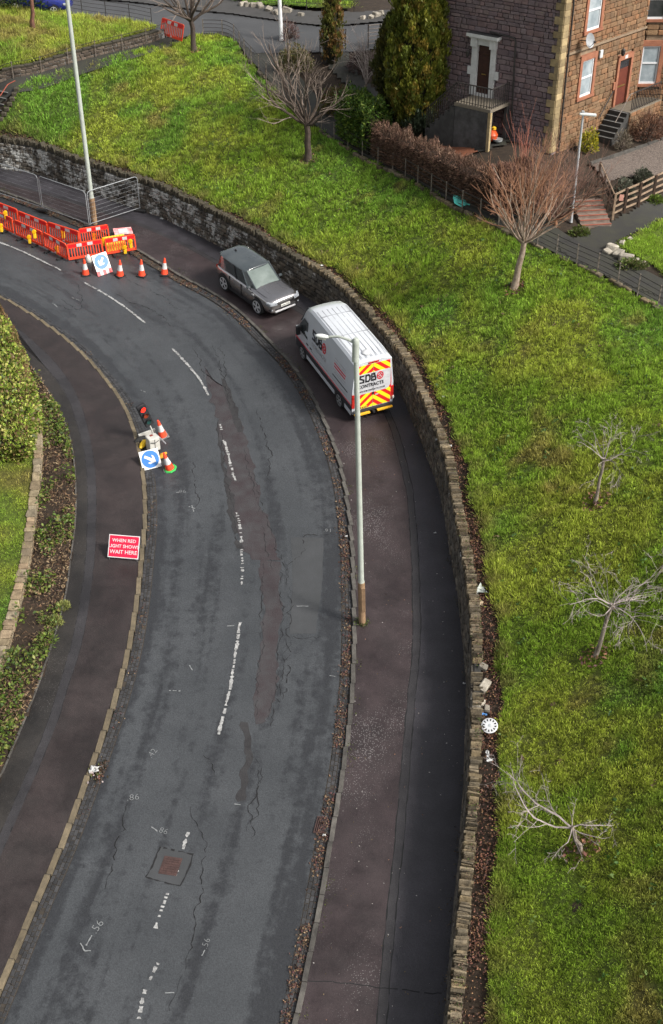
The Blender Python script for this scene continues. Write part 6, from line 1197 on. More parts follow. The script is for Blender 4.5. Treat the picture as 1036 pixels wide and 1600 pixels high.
def side_y(z): return 1.017 if z <= 1.55 else 1.017 - (z - 1.55) * .118
def sidepoly(name, pts, m, s, out=.006, par=van, th=.012): 
    A = MB(); A.prism([(x, s * (side_y(z) + out - th), z) for x, z in pts], (0, s * th, 0)); return A.build(name, m, par)
for s in (1, -1):
    sidepoly('side_cladding', [(-3.40, .40), (-3.40, .84), (2.9, .84), (2.9, .40)], m_clad, s, .008); sidepoly('red_line', [(-3.40, .865), (-3.40, .905), (2.95, .905), (2.95, .865)], m_redline, s, .007)
    sidepoly('sill_strip', [(-1.58, .36), (-1.58, .56), (1.62, .56), (1.62, .36)], m_van, s, .014); sidepoly('sill_strip', [(-3.36, .36), (-3.36, .58), (-2.68, .58), (-2.68, .36)], m_van, s, .014)
    w_ = sidepoly('side_window', [(1.52, 1.32), (1.52, 2.02), (1.98, 2.06), (2.42, 1.62), (2.42, 1.36)], m_cglass, s, .004)
    sidepoly('quarter_light', [(2.48, 1.34), (2.48, 1.56), (2.72, 1.38), (2.72, 1.34)], m_cglass, s, -.004)
    for xx, z0, z1 in [(1.32, .9, 2.05), (.02, .9, 2.3), (-1.35, .9, 2.3), (-2.9, .9, 2.3)]: sidepoly('panel_seam', [(xx - .014, z0), (xx - .014, z1), (xx + .014, z1), (xx + .014, z0)], m_lgrey, s, .002)
    sidepoly('slide_rail', [(-2.95, 1.22), (-2.95, 1.26), (-1.35, 1.26), (-1.35, 1.22)], m_dk, s, .006)
    for xx in (1.42, 1.02): sidepoly('door_handle', [(xx, 1.1), (xx, 1.15), (xx + .2, 1.15), (xx + .2, 1.1)], m_black, s, .016)
    for x in (-2.12, 2.12): arch(van, x, s * 1.022, .46, m_black); wheel(van, x, s * .925, .365, .24, 6, mat('grey_steel_rim', (.32, .33, .34), .4, (.2, .2, .2), 4, metal=.4))
    MB().hexa((2.28, s * 1.16, 1.42), (.07, 0, 0), (0, .11, 0), (0, 0, .18)).build('wing_mirror', m_black, van, bevel=.03); MB().hexa((3.28, s * .70, .98), (.14, -.05 * s, -.03), (.05, .13 * s, 0), (0, 0, .10)).build('headlight', m_hl, van, bevel=.03)
    MB().hexa((-3.42, s * .955, 1.05), (.045, 0, 0), (0, .068, 0), (0, 0, .30)).build('tail_light', m_rl, van, bevel=.02)
A = MB(); A.prism([(2.06, -.74, 2.40), (2.06, .74, 2.40), (2.80, .80, 1.54), (2.80, -.80, 1.54)], (.012, 0, .016)); A.build('windscreen', m_cglass, van); MB().hexa((3.42, 0, .78), (.04, 0, 0), (0, .5, 0), (0, 0, .13)).build('grille', m_black, van, bevel=.02); MB().hexa((3.38, 0, .5), (.08, 0, 0), (0, .82, 0), (0, 0, .12)).build('front_bumper', m_clad, van, bevel=.04)
for y in (-.72, -.48, -.24, 0, .24, .48, .72): MB().box(-3.3, 1.0, y - .012, y + .012, 2.712 + .022 - abs(y) * .03, 2.742 - abs(y) * .032).build('roof_rib', mat('roof_groove', (.26, .27, .29), .4), van)
for x in (-1.3, .45): MB().box(x - .012, x + .012, -.78, .78, 2.715, 2.738).build('roof_seam', MATS['roof_groove'], van)
MB().lathe((-2.95, .12, 2.72), [(.20, 0), (.20, .03), (.12, .085), (.02, .095)], 18).build('roof_vent', mat('vent_cap', (.55, .56, .57), .4), van, smooth=True)
# rear doors and markings (rear face x = -3.44, leaning in towards the top)
def rx(z): return -3.452
m_chev = mat('chevron_print', (1, 1, 1), .4)
N, L = nodes(m_chev); b_ = N['Principled BSDF']; tc = N.new('ShaderNodeTexCoord'); sx = N.new('ShaderNodeSeparateXYZ'); L.new(tc.outputs['Object'], sx.inputs[0]); ab = N.new('ShaderNodeMath'); ab.operation = 'ABSOLUTE'; L.new(sx.outputs[1], ab.inputs[0])
ma = N.new('ShaderNodeMath'); ma.operation = 'MULTIPLY_ADD'; ma.inputs[1].default_value = .85; L.new(ab.outputs[0], ma.inputs[0]); L.new(sx.outputs[2], ma.inputs[2]); mu = N.new('ShaderNodeMath'); mu.operation = 'MULTIPLY'; mu.inputs[1].default_value = 2.35; L.new(ma.outputs[0], mu.inputs[0]); fr = N.new('ShaderNodeMath'); fr.operation = 'FRACT'; L.new(mu.outputs[0], fr.inputs[0]); gt = N.new('ShaderNodeMath'); gt.operation = 'GREATER_THAN'; gt.inputs[1].default_value = .5; L.new(fr.outputs[0], gt.inputs[0])
mx = N.new('ShaderNodeMix'); mx.data_type = 'RGBA'; mx.inputs[6].default_value = (.60, .02, .02, 1); mx.inputs[7].default_value = (.85, .68, .02, 1); L.new(gt.outputs[0], mx.inputs[0]); L.new(mx.outputs[2], b_.inputs['Base Color'])
def rearpoly(name, pts, m, out=.0, th=.012, par=van): A = MB(); A.prism([(-3.449 - out + th, y, z) for y, z in pts], (-th, 0, 0)); return A.build(name, m, par)
for s in (1, -1):
    d_ = rearpoly('rear_door', [(s * .008, .62), (s * .008, 2.55), (s * .84, 2.55), (s * .92, 1.6), (s * .92, .62)], m_van, .004)
    rearpoly('chevron_panel', [(s * .012, .64), (s * .012, 1.42), (s * .86, 1.42), (s * .86, .64)], m_chev, .012, par=d_); rearpoly('chevron_panel', [(s * .012, 2.12), (s * .012, 2.5), (s * .80, 2.5), (s * .83, 2.12)], m_chev, .012, par=d_); rearpoly('chevron_panel', [(s * .86, .9), (s * .86, 2.1), (s * .895, 1.6), (s * .905, .9)], m_redline, .012, par=d_)
    cs = []; 
    for a in np.linspace(0, math.pi / 2, 5): cs.append((s * (.74 + .1 * math.cos(a)), 2.05 + .10 * math.sin(a)))
    for a in np.linspace(math.pi / 2, 0, 1): cs.append((s * .012, 2.15))
    lo = [(s * .012, 1.30)] + [(s * (.62 + .22 * math.sin(a)), 1.52 - .22 * math.cos(a)) for a in np.linspace(0, math.pi / 2, 6)]
    rearpoly('name_panel', lo + cs, mat('white_vinyl', (.52, .52, .54), .4), .017, par=d_)
    MB().box(-3.62, -3.43, min(s * .18, s * .93), max(s * .18, s * .93), .40, .46).build('rear_step', mat('yellow_step', (.80, .44, .03), .5, (.65, .35, .03), 8), van)
rb = MB().box(-3.52, -3.38, -.98, .98, .46, .60).build('rear_bumper', m_clad, van, bevel=.02); MB().hexa((-3.55, 0, .42), (.1, 0, 0), (0, .05, 0), (0, 0, .04)).build('tow_bar', m_black, van)
yp = rearpoly('number_plate', [(.28, .64), (.28, .76), (.80, .76), (.80, .64)], m_yplate, .022)
for y in (.34, .42, .5, .6, .68, .75): rearpoly('plate_mark', [(y - .02, .665), (y - .02, .735), (y + .02, .735), (y + .02, .665)], m_dk, .026, par=yp)
rearpoly('badge', [(.06 * math.cos(a), 1.24 + .06 * math.sin(a)) for a in np.linspace(0, 6.28, 13)[:-1]], m_dk, .022); rearpoly('badge', [(-.26, 1.14), (-.26, 1.18), (-.10, 1.18), (-.10, 1.14)], m_alloy, .03)
MB().hexa((-3.46, .0, 2.56), (.02, 0, 0), (0, .25, 0), (0, 0, .025)).build('brake_light', m_rl, van); MB().lathe((-3.46, -1.0, .85), [(.05, -.06), (.06, 0), (.05, .06)], 8, axis='Z').build('marker_lamp', m_plate, van)
# lettering: block capitals S D B and a target, then CONTRACTS
def strokes(mb, segs, to3, w_):
    for (x0, y0), (x1, y1) in segs:
        d = unit((x1 - x0, y1 - y0)); n_ = np.array([-d[1], d[0]]) * w_ / 2; e = d * w_ / 2 * .98; a = np.array([x0, y0]) - e; c = np.array([x1, y1]) + e; P = [to3(*(a + n_)), to3(*(a - n_)), to3(*(c - n_)), to3(*(c + n_))]; nn = np.cross(P[1] - P[0], P[2] - P[1]); nn = unit(nn) * .004; mb.prism([p - nn for p in P], nn * 2)
LT = {'S': [((.62, .9), (.1, .9)), ((.1, .9), (.1, .66)), ((.1, .62), (.62, .38)), ((.62, .34), (.62, .1)), ((.62, .1), (.08, .1))], 'D': [((.1, .1), (.1, .9)), ((.1, .9), (.5, .9)), ((.5, .9), (.68, .7)), ((.68, .7), (.68, .3)), ((.68, .3), (.5, .1)), ((.5, .1), (.1, .1))], 'B': [((.1, .1), (.1, .9)), ((.1, .9), (.5, .9)), ((.5, .9), (.56, .55)), ((.1, .52), (.6, .52)), ((.62, .5), (.68, .3)), ((.66, .28), (.66, .1)), ((.66, .1), (.1, .1))]}
def logo(par, org, ux, uy, h, off):
    org, ux, uy = np.array(org, float), np.array(ux, float), np.array(uy, float); n_ = unit(np.cross(ux, uy)); T3 = lambda x, y: org + ux * x * h + uy * y * h + n_ * off
    for i, ch in enumerate('SDB'):
        mb = MB(); strokes(mb, [((a[0] + i * .86, a[1]), (c[0] + i * .86, c[1])) for a, c in LT[ch]], T3, .2); mb.build('letter', m_dk, par)
    mb = MB(); cx, cy = 3.05, .5
    for r0, r1 in ((.36, .50), (.12, .24)):
        for k in range(20):
            a, c = 2 * math.pi * k / 20, 2 * math.pi * (k + 1) / 20; P = [T3(cx + r * math.cos(q), cy + r * math.sin(q)) for r, q in ((r0, a), (r1, a), (r1, c), (r0, c))]; mb.prism(P, n_ * .004)
    for q in range(4): a = q * math.pi / 2; d2 = np.array([math.cos(a), math.sin(a)]); strokes(mb, [((cx + d2[0] * .2, cy + d2[1] * .2), (cx + d2[0] * .36, cy + d2[1] * .36))], T3, .09)
    mb.build('target_mark', m_redline, par)
logo(van, (-3.467, .68, 1.78), (0, -1, 0), (0, 0, 1), .33, .006)
text_mesh('lettering', 'CONTRACTS', .20, m_dk, van, frame4((-3.478, 0.12, 1.63), (0, -1, 0), (0, 0, 1), (-1, 0, 0)), .004, .003, spacing=1.08); text_mesh('lettering', 'WWW.SDBCONTRACTS.CO.UK', .095, m_dk, van, frame4((-3.478, .10, 1.42), (0, -1, 0), (0, 0, 1), (-1, 0, 0)), .0, .003)
for s in (1, -1):
    ux = (-s, 0, 0); uy = unit((0, -s * .118, 1)); z0 = 1.62
    logo(van, (0.95 if s > 0 else -.55, s * (side_y(1.62) + .004), 1.62), ux, uy, .43, .006)
    nrm = unit(np.cross(ux, uy)); text_mesh('lettering', 'CONTRACTS', .26, m_lgrey, van, frame4(np.array((.2, s * (side_y(1.42) + .012), 1.42)), ux, (0, 0, 1), np.cross(ux, (0, 0, 1))), .004, .003, spacing=1.05)
    for i, (wd, m_) in enumerate([(1.15, m_lgrey), (1.2, m_lgrey), (1.2, m_redline), (1.15, m_redline), (1.3, m_lgrey), (1.1, m_lgrey)]): sidepoly('small_print', [(-2.1 - wd / 2, 1.98 - i * .115), (-2.1 - wd / 2, 2.03 - i * .115), (-2.1 + wd / 2, 2.03 - i * .115), (-2.1 + wd / 2, 1.98 - i * .115)], m_, s, .006)
    MB().tube([(-2.9, s * 1.025, 1.05), (1.25, s * 1.025, 1.05)], .006, 4).build('panel_crease', MATS['roof_groove'], van)
ra, rb_ = onR(524, 634, PZ), onR(472, 566, PZ)
x = unit(rb_ - ra); n_ = unit((0, -SLOPE, 1)); y = unit(np.cross(n_, x)); c_ = (ra + rb_) / 2 - y * .95 + np.array([.17, .12, .013]); place(van, c_, c_ + x, RZ)
zm = lambda z: z if z < .85 else .85 + (z - .85) * 1.25     # a tall high-roof body
def raise_roof(o):
    for ch in o.children:
        if ch.name.startswith('wheel'): continue
        if ch.name.startswith('lettering'):
            M = ch.matrix_basis.copy(); M[2][3] = zm(M[2][3]); M[2][1] *= 1.25; ch.matrix_basis = M
        else:
            for v in ch.data.vertices: v.co.z = zm(v.co.z)
        raise_roof(ch)
raise_roof(van)
# ================================================================== ROADWORKS
m_orange = mat('red_orange_plastic', (.78, .075, .03), .5, (.66, .06, .025), 3, coords='World'); m_refl_w = mat('white_reflective', (.55, .545, .54), .45); m_refl_r = mat('red_reflective', (.62, .015, .02), .4); m_foot = mat('black_rubber', (.02, .02, .02), .85); m_yel = mat('yellow_lamp_plastic', (.80, .52, .02), .4, (.7, .42, .02), 6)
def chap_barrier(W=1.9, H=1.0):
    root = empty('barrier'); t = .025; h = W / 2
    b = MB()
    for x in (-h + .04, h - .04): b.box(x - .04, x + .04, -t, t, .14, H - .06)
    b.box(-h + .0, h - .0, -t, t, .10, .22); b.box(-h + .08, h - .08, -t, t, H - .055, H)
    for s in (-1, 1): b.prism([(s * h, -t, H - .06), (s * (h - .08), -t, H), (s * (h - .08), -t, H - .1), (s * (h - .0), -t, H - .1)], (0, 2 * t, 0))
    b.box(-h + .08, h - .08, -t * .8, t * .8, H - .27, H - .23); b.build('frame', m_orange, root)
    for i in range(11):
        x = -h + .22 + i * (W - .44) / 10; MB().box(x - .026, x + .026, -t * .7, t * .7, .20, H - .25).build('bar', m_orange, root)
    MB().box(-h + .07, h - .07, -t * 1.1, t * 1.1, H - .232, H - .055).build('board', m_refl_r, root)
    for x in (-.29, .29): MB().box(x - .14, x + .14, -t * 1.35, t * 1.35, H - .228, H - .06).build('white_patch', m_refl_w, root)
    MB().box(-.06, .06, -t * 1.3, t * 1.3, .12, .20).build('white_patch', m_refl_w, root)
    for x in (-h * .55, h * .55): MB().box(x - .06, x + .06, -.36, .36, 0, .085).build('foot', m_foot, root, bevel=.015); 
    return root
def stand(o, a, b, face=1):
    a, b = np.array(a), np.array(b); c = (a + b) / 2; d = b - a; o.location = c; o.rotation_euler = (0, -math.asin(d[2] / np.linalg.norm(d)), math.atan2(d[1], d[0])); LOC[o.name] = np.zeros(3)
BAR = [((-26, 345), (22, 367), 'front row barrier cut off by the left edge of the photo'), ((25, 369), (68, 388), 'second barrier from the left in the front row along the road'), ((70, 388.5), (105.5, 408), 'third barrier from the left in the front row, ending at the road corner'), ((108, 409), (163, 400), 'barrier turned across the road just behind the square arrow sign'), ((167, 400), (214, 392.5), 'rightmost barrier, with a yellow board behind its bars'),
       ((-20, 334), (29.5, 353), 'leftmost barrier of the back row along the mesh fencing'), ((30.5, 355), (75.5, 373), 'second barrier from the left in the back row beside the mesh fencing'), ((76.5, 372.5), (124.5, 388), 'third barrier in the back row ending at the foot of the lamp column'), ((126.5, 384.5), (172.5, 377), 'back row barrier standing in front of the lamp column base')]
proto = chap_barrier()
for i, (a, b, L) in enumerate(BAR):
    o = proto if i == 0 else copy_tree(proto); stand(o, onR(*a), onR(*b)); o.scale = (np.linalg.norm(onR(*a) - onR(*b)) / 1.9, 1, 1); tag(o, 'orange red ' + L, 'barrier', 'roadworks barriers')
    for ch in o.children: LOC[ch.name] = np.zeros(3)
o = copy_tree(proto); a, b = onT(255, 58.5), onT(283, 63.5); stand(o, onT(254, 57), onT(280, 66)); o.scale = (1.05, 1, 1.12); o.rotation_euler[0] = R_(-12); tag(o, 'lone red plastic barrier leaning at the end of the top path beside the upper road', 'barrier', 'roadworks barriers')
def lamp_unit(label, p, tilt=0):
    r = empty('warning_lamp', p, label, 'warning lamp', 'yellow warning lamps on the barriers'); p = np.array(p)
    MB().box(p[0] - .07, p[0] + .07, p[1] - .09, p[1] + .09, p[2], p[2] + .26).build('battery_case', m_yel, r, world=True, bevel=.02); MB().lathe(p + np.array([0, -.05, .38]), [(.06, -.06), (.115, -.05), (.115, .05), (.06, .06)], 14, axis='Y').build('lens', mat('amber_lens', (.85, .42, .01), .25), r, world=True, smooth=True)
    MB().tube([p + np.array([0, 0, .26]), p + np.array([0, 0, .46])], .03, 6).build('neck', m_yel, r, world=True)
for px, py, dz, L in [(47, 380, .1, 'yellow warning lamp low on the second front row barrier'), (91, 397, .05, 'yellow warning lamp at the foot of the third front row barrier by the road corner'), (99.5, 372, .2, 'yellow warning lamp hanging on the back row barrier left of the lamp column'), (196, 396, .05, 'yellow warning lamp below the right end of the rightmost barrier'), (3, 362, .15, 'yellow warning lamp at the left edge of the photo'), (10, 342, .75, 'yellow lamp on top of the leftmost back row barrier'), (148, 377, .05, 'yellow warning lamp between the barrier behind the arrow sign and the lamp column'), (163, 384, .2, 'yellow warning lamp where the two right barriers meet'), (205, 387, .78, 'yellow warning lamp on top of the rightmost barrier'), (55, 372, .7, 'small yellow lamp on top of the second front row barrier')]:
    lamp_unit(L, onR(px, py, dz))
p = onR(183, 391, .1); yb = empty('trench_board', p, 'yellow ribbed plastic board leaning behind the bars of the rightmost barrier', 'board'); d = unit(onR(197, 389) - onR(168, 394)); n_ = np.cross(d, [0, 0, 1]); up = unit(np.array([0, 0, .75]) + n_ * -.66)
MB().hexa(p + up * .42, d * .55, up * .42, np.cross(d, up) * .02).build('panel', m_yel, yb, world=True)
for k in range(7): MB().hexa(p + up * .42 + d * (-.48 + k * .16) - np.cross(d, up) * .025 * np.sign(np.cross(d, up)[1]), d * .02, up * .4, np.cross(d, up) * .012).build('rib', mat('orange_rib', (.8, .33, .02), .5), yb, world=True)
p = onR(193, 369, PZ + .02); sg = empty('fallen_sign', p, 'pink and white sign plate lying flat on the pavement behind the rightmost barrier', 'sign'); d = unit((1, .25, 0)); MB().hexa(p + np.array([0, 0, .3]), d * .5, np.array([-.1, .33, .05]), (0, 0, .012)).build('plate', mat('pink_red_plate', (.70, .14, .15), .5, (.75, .5, .48), 3), sg, world=True); MB().hexa(p + np.array([0, 0, .318]), d * .26, np.array([-.06, .2, .03]), (0, 0, .008)).build('white_panel', m_refl_w, sg, world=True); MB().tube([p + np.array([.3, .2, 0]), p + np.array([.5, .1, .28])], .03, 6).build('frame', m_foot, sg, world=True)
p = onR(139, 410); wb = empty('sand_bag', p, 'white sandbag slumped under the barrier behind the arrow sign', 'sandbag'); MB().lathe(p, [(.12, 0), (.17, .1), (.14, .3), (.05, .45)], 10).build('bag', mat('white_bag', (.55, .54, .50), .9), wb, world=True, smooth=True)
# mesh fence panels
def mesh_panel(label, a, b, H=2.02):
    a, b = np.array(a), np.array(b); r = empty('mesh_fence_panel', a, label, 'fence panel', 'galvanised mesh fence panels'); d = unit(b - a); up = np.array([0, 0, 1.0]); c = .18; z0 = .12
    fr = [a + up * z0, a + up * (H - c), a + up * (H - c * .3) + d * c * .3, a + up * H + d * c, b + up * H - d * c, b + up * (H - c * .3) - d * c * .3, b + up * (H - c), b + up * z0]
    m_mesh = mat('dull_galvanised_tube', (.30, .31, .32), .5, (.22, .23, .24), 4, metal=.3)
    MB().tube(fr, .023, 7).build('frame', m_mesh, r, world=True, smooth=True); MB().tube([a + up * (z0 + .05), b + up * (z0 + .05)], .02, 7).build('frame', m_mesh, r, world=True)
    for k in range(1, 8): z = z0 + .05 + (H - z0 - .05) * k / 8; MB().tube([a + up * z, b + up * z], .0036, 4).build('wire', m_mesh, r, world=True)
    return r
mesh_panel('mesh fence panel on the pavement running out of the left edge of the photo', onR(-30, 296, PZ), onR(65, 327.5, PZ)); mesh_panel('middle mesh fence panel behind the red barriers, ending at the lamp column', onR(67.5, 328.5, PZ), onR(139.5, 354, PZ)); mesh_panel('mesh fence panel turned across the pavement from the lamp column to the stone wall', onR(142, 354, PZ), onR(219, 329, PZ))
for px, py, L in [(66, 330, 'black rubber fence block under the joint of the two left mesh panels'), (141, 356, 'black rubber fence block beside the lamp column base'), (219, 331, 'black rubber fence block against the stone wall')]:
    p = onR(px, py, PZ); f = MB().hexa((0, 0, .07), (.34, -.12, 0), (.04, .11, 0), (0, 0, .07)).build('fence_foot', m_foot, bevel=.03); f.location = p; tag(f, L, 'fence block', 'mesh fence blocks'); LOC[f.name] = np.array(p)
# cones
def cone_proto(base_m, oct_=False):
    r = empty('traffic_cone'); H = .92
    if oct_: MB().lathe((0, 0, 0), [(.30, 0), (.30, .035), (.25, .06)], 8).build('base', base_m, r)
    else: MB().box(-.235, .235, -.235, .235, 0, .055).build('base', base_m, r, bevel=.015)
    R = lambda z: .175 * (1 - z / .97) + .03
    for n, z0, z1, m in (('body', .04, .34, m_orange), ('reflective_sleeve', .34, .66, m_refl_w), ('tip', .66, H, m_orange)): MB().lathe((0, 0, 0), [(R(z0), z0), (R(z1), z1)], 16).build(n, m, r, smooth=True)
    return r
cp = cone_proto(m_foot); CN = [(134, 429, 0, 0, 'left of the square arrow sign in front of the barriers'), (187.7, 431, 2, 1, 'just right of the square arrow sign'), (221.7, 431, -2, 0, 'second from the right in the row below the barriers'), (257, 429, 0, 2, 'rightmost of the row below the barriers, by the kerb')]
for i, (px, py, tx, ty, L) in enumerate(CN):
    o = cp if i == 0 else copy_tree(cp); o.location = onR(px, py); o.rotation_euler = (R_(tx) + R_(5), R_(ty), R_(20 + 25 * i)); tag(o, 'black based traffic cone ' + L, 'traffic cone', 'traffic cones')
m_greyb = mat('grey_cone_base', (.20, .19, .18), .9); c2 = cone_proto(m_greyb); c2.location = onR(255, 682); c2.rotation_euler = (R_(3), R_(-12), R_(25)); tag(c2, 'leaning traffic cone on a grey base beside the temporary traffic light', 'traffic cone', 'traffic cones')
c3 = cone_proto(mat('green_cone_base', (.05, .42, .09), .6), True); c3.location = onR(266, 733); c3.rotation_euler = (R_(4), R_(-14), R_(15)); tag(c3, 'traffic cone with a bright green base beside the blue arrow sign', 'traffic cone', 'traffic cones')
# signs
m_signb = mat('sign_blue', (.005, .11, .36), .4, (.006, .125, .39), 3); m_signw = mat('sign_white', (.60, .60, .60), .4); m_signr = mat('sign_red', (.66, .012, .05), .4, (.60, .012, .045), 2); m_leg = mat('sign_frame_grey', (.10, .10, .10), .6)
def panel_sign(name, label, p0, p1, tilt, hgt, cat='sign', group=None, lift=0.0):
    p0, p1 = np.array(p0) + (0, 0, lift), np.array(p1) + (0, 0, lift); r = empty(name, (p0 + p1) / 2, label, cat, group); x = unit(p1 - p0); back = unit(np.cross([0, 0, 1], x)); back = back if back[1] > 0 else -back; up = unit(np.array([0, 0, 1]) * math.cos(R_(tilt)) + back * math.sin(R_(tilt))); n_ = np.cross(x, up); w_ = np.linalg.norm(p1 - p0); o = p0
    return r, o, x, up, n_, w_, back
def quad(name, r, o, x, up, n_, a0, a1, b0, b1, m, d=0.0, th=.006):
    return MB().hexa(o + x * (a0 + a1) / 2 + up * (b0 + b1) / 2 + n_ * (d - th / 2), x * (a1 - a0) / 2, up * (b1 - b0) / 2, n_ * th / 2).build(name, m, r, world=True)
def disc(name, r, c, x, up, n_, R, m, d): return MB().prism([c + x * R * math.cos(q) + up * R * math.sin(q) + n_ * (d - .004) for q in np.linspace(0, 2 * math.pi, 37)[:-1]], n_ * .004).build(name, m, r, world=True)
def arrow(r, c, x, up, n_, R, ang, d):
    a = R_(ang); e = x * math.cos(a) + up * math.sin(a); f = np.cross(n_, e); P = [(-.72, .16), (.12, .16), (.12, .16 + .02), (-.02, .50), (.22, .50), (.70, 0), (.22, -.50), (-.02, -.50), (.12, -.18), (.12, -.16), (-.72, -.16)]
    mb = MB(); sh = [c + e * R * p + f * R * q + n_ * (d - .004) for p, q in ((-.72, .16), (.3, .16), (.3, -.16), (-.72, -.16))]; mb.prism(sh, n_ * .004)
    hd = [c + e * R * p + f * R * q + n_ * (d - .004) for p, q in ((.72, 0), (.22, .52), (-.08, .52), (.24, .15))]; mb.prism(hd, n_ * .0042); hd = [c + e * R * p + f * R * q + n_ * (d - .004) for p, q in ((.72, 0), (.24, -.15), (-.08, -.52), (.22, -.52))]; mb.prism(hd, n_ * .0042)
    hd = [c + e * R * p + f * R * q + n_ * (d - .004) for p, q in ((.72, 0), (.24, .15), (.24, -.15))]; mb.prism(hd, n_ * .0042); return mb.build('arrow', m_signw, r, world=True)
def legs(r, o, x, up, n_, w_, back, H, m=m_leg):
    g0 = lambda p: np.array([p[0], p[1], RZ(p[0], p[1])])
    for a in (.06, w_ - .06): t = o + x * a + up * H * .95; MB().tube([t - n_ * .03, g0(t + back * .35)], .018, 6).build('leg', m, r, world=True); MB().tube([o + x * a - n_ * .025, g0(o + x * a)], .018, 6).build('leg', m, r, world=True)
S = panel_sign('keep_left_sign', 'square sign with a blue arrow disc and a red and white striped foot by barriers', onR(154, 433), onR(176.5, 425.5), 32, 1.2, 'road sign'); r, o, x, up, n_, w_, back = S
quad('plate', r, o, x, up, n_, 0, w_, .27, .27 + w_ * 1.03, m_signw); c = o + x * w_ / 2 + up * (.27 + w_ * .52); disc('blue_disc', r, c, x, up, n_, w_ * .45, m_signb, .005); arrow(r, c, x, up, n_, w_ * .39, -128, .010)
for k in range(5): quad('stripe_panel', r, o, x, up, n_, w_ * k / 5, w_ * (k + 1) / 5 - .002, .03, .26, m_refl_r if k % 2 == 0 else m_refl_w, .0)
legs(r, o, x, up, n_, w_, back, 1.0)
S = panel_sign('keep_right_sign', 'square white sign with a blue disc and arrow propped against the temporary traffic light', onR(224, 737.5), onR(253.7, 730), 42, .85, 'road sign'); r, o, x, up, n_, w_, back = S
hh = w_ * .98; quad('plate', r, o, x, up, n_, 0, w_, .05, .05 + hh, m_signw); c = o + x * w_ / 2 + up * (.05 + hh / 2); disc('blue_disc', r, c, x, up, n_, w_ * .45, m_signb, .005); arrow(r, c, x, up, n_, w_ * .45, -36, .010); legs(r, o, x, up, n_, w_, back, .8)
MB().tube([o + x * .2, onR(231, 752)], .02, 6).build('leg', m_leg, r, world=True); MB().tube([o + x * w_ + up * .2, onR(257, 739)], .02, 6).build('leg', m_leg, r, world=True)
S = panel_sign('wait_here_sign', 'red sign reading WHEN RED LIGHT SHOWS WAIT HERE on the left pavement', onR(168.5, 874, PZ), onR(216.5, 878, PZ), 38, .85, 'road sign', lift=.12); r, o, x, up, n_, w_, back = S
hh = w_ * .73; quad('plate', r, o, x, up, n_, 0, w_, 0, hh, m_signw); quad('red_panel', r, o, x, up, n_, .035, w_ - .035, .035, hh - .035, m_signr, .005)
for i, tx in enumerate(('WHEN RED', 'LIGHT SHOWS', 'WAIT HERE')):
    c = o + x * w_ / 2 + up * (hh * (.755 - .25 * i)) + n_ * .007 - LOC[r.name]; text_mesh('lettering', tx, hh * (.205 if i < 2 else .235), m_signw, r, frame4(c, x, up, n_), .002, .002, spacing=1.0)
legs(r, o, x, up, n_, w_, back, hh)
# temporary traffic light
m_case = mat('pale_grey_case', (.50, .49, .45), .5, (.40, .39, .36), 4, coords='World')
b0 = onR(238, 690); tl = empty('traffic_light', b0, 'temporary traffic light with its red lamp lit beside a pale battery box', 'traffic light'); Z = np.array([0, 0, 1.0])
fx = unit(onR(241, 663) - onR(216, 672)); fy = np.cross(Z, fx); fy = fy if fy[1] > 0 else -fy
ctr = onR(230, 683); MB().hexa(ctr + Z * .16, fx * .40, fy * .05, Z * .12).build('rear_plate', m_case, tl, world=True)
for s in (-1, 1): MB().tube([ctr + fx * .36 * s + Z * .12, ctr + fx * .36 * s + Z * .12 - fy * 1.15], .025, 6).build('side_bar', m_galv, tl, world=True)
c = onR(240, 703); bx = MB().hexa(c + Z * .36, fx * .245, fy * .22, Z * .32).build('battery_box', m_case, tl, world=True, bevel=.03); MB().hexa(c + Z * .685 + fy * .1, fx * .07, fy * .05, Z * .012).build('control_panel', mat('dark_red_panel', (.22, .03, .02), .4), bx, world=True)
MB().hexa(c + Z * .36 - fy * .225, fx * .012, fy * .01, Z * .28).build('lid_seam', m_leg, bx, world=True); MB().tube([c + Z * .55 - fy * .24 - fx * .2, c + Z * .5 - fy * .28, c + Z * .55 - fy * .24 + fx * .2], .014, 5).build('cable', m_foot, bx, world=True)
ft = onR(240, 690); hd0 = ft + Z * .95 - fx * .12; ax = unit(Z + fx * -.30 + fy * .08); MB().tube([ft + Z * .05, ft + Z * .5, hd0], .035, 8).build('mast', m_case, tl, world=True)
fn = unit(np.cross(fx, ax)); fn = fn if fn[1] < 0 else -fn; sx_ = unit(np.cross(ax, fn))
head = MB().hexa(hd0 + ax * .5, sx_ * .20, fn * .09, ax * .55).build('signal_head', m_black, tl, world=True, bevel=.02)
for k, (nm, m_) in enumerate([('green_lens', mat('dark_green_lens', (.012, .05, .045), .15)), ('amber_lens', mat('dark_amber_lens', (.22, .035, .012), .2)), ('red_lens', mat('lit_red_lens', (.5, .01, .005), .3, emit=((1.0, .012, .005), 3.0)))]):
    c = hd0 + ax * (.17 + .33 * k) + fn * .092; MB().prism([c + sx_ * .125 * math.cos(q) + ax * .125 * math.sin(q) for q in np.linspace(0, 6.2832, 21)[:-1]], fn * .012).build(nm, m_, head, world=True)
    A = MB(); A.v = []; 
    for dd in (0, .13):
        for q in np.linspace(-.1, math.pi + .1, 12): A.v.append(tuple(c + fn * dd + sx_ * .145 * math.cos(q) + ax * (.145 * math.sin(q))))
    for i in range(11): A.f.append([i, i + 1, 13 + i, 12 + i]); A.m.append(0)
    h_ = A.build('hood', m_black, head, world=True); so = h_.modifiers.new('thick', 'SOLIDIFY'); so.thickness = .008
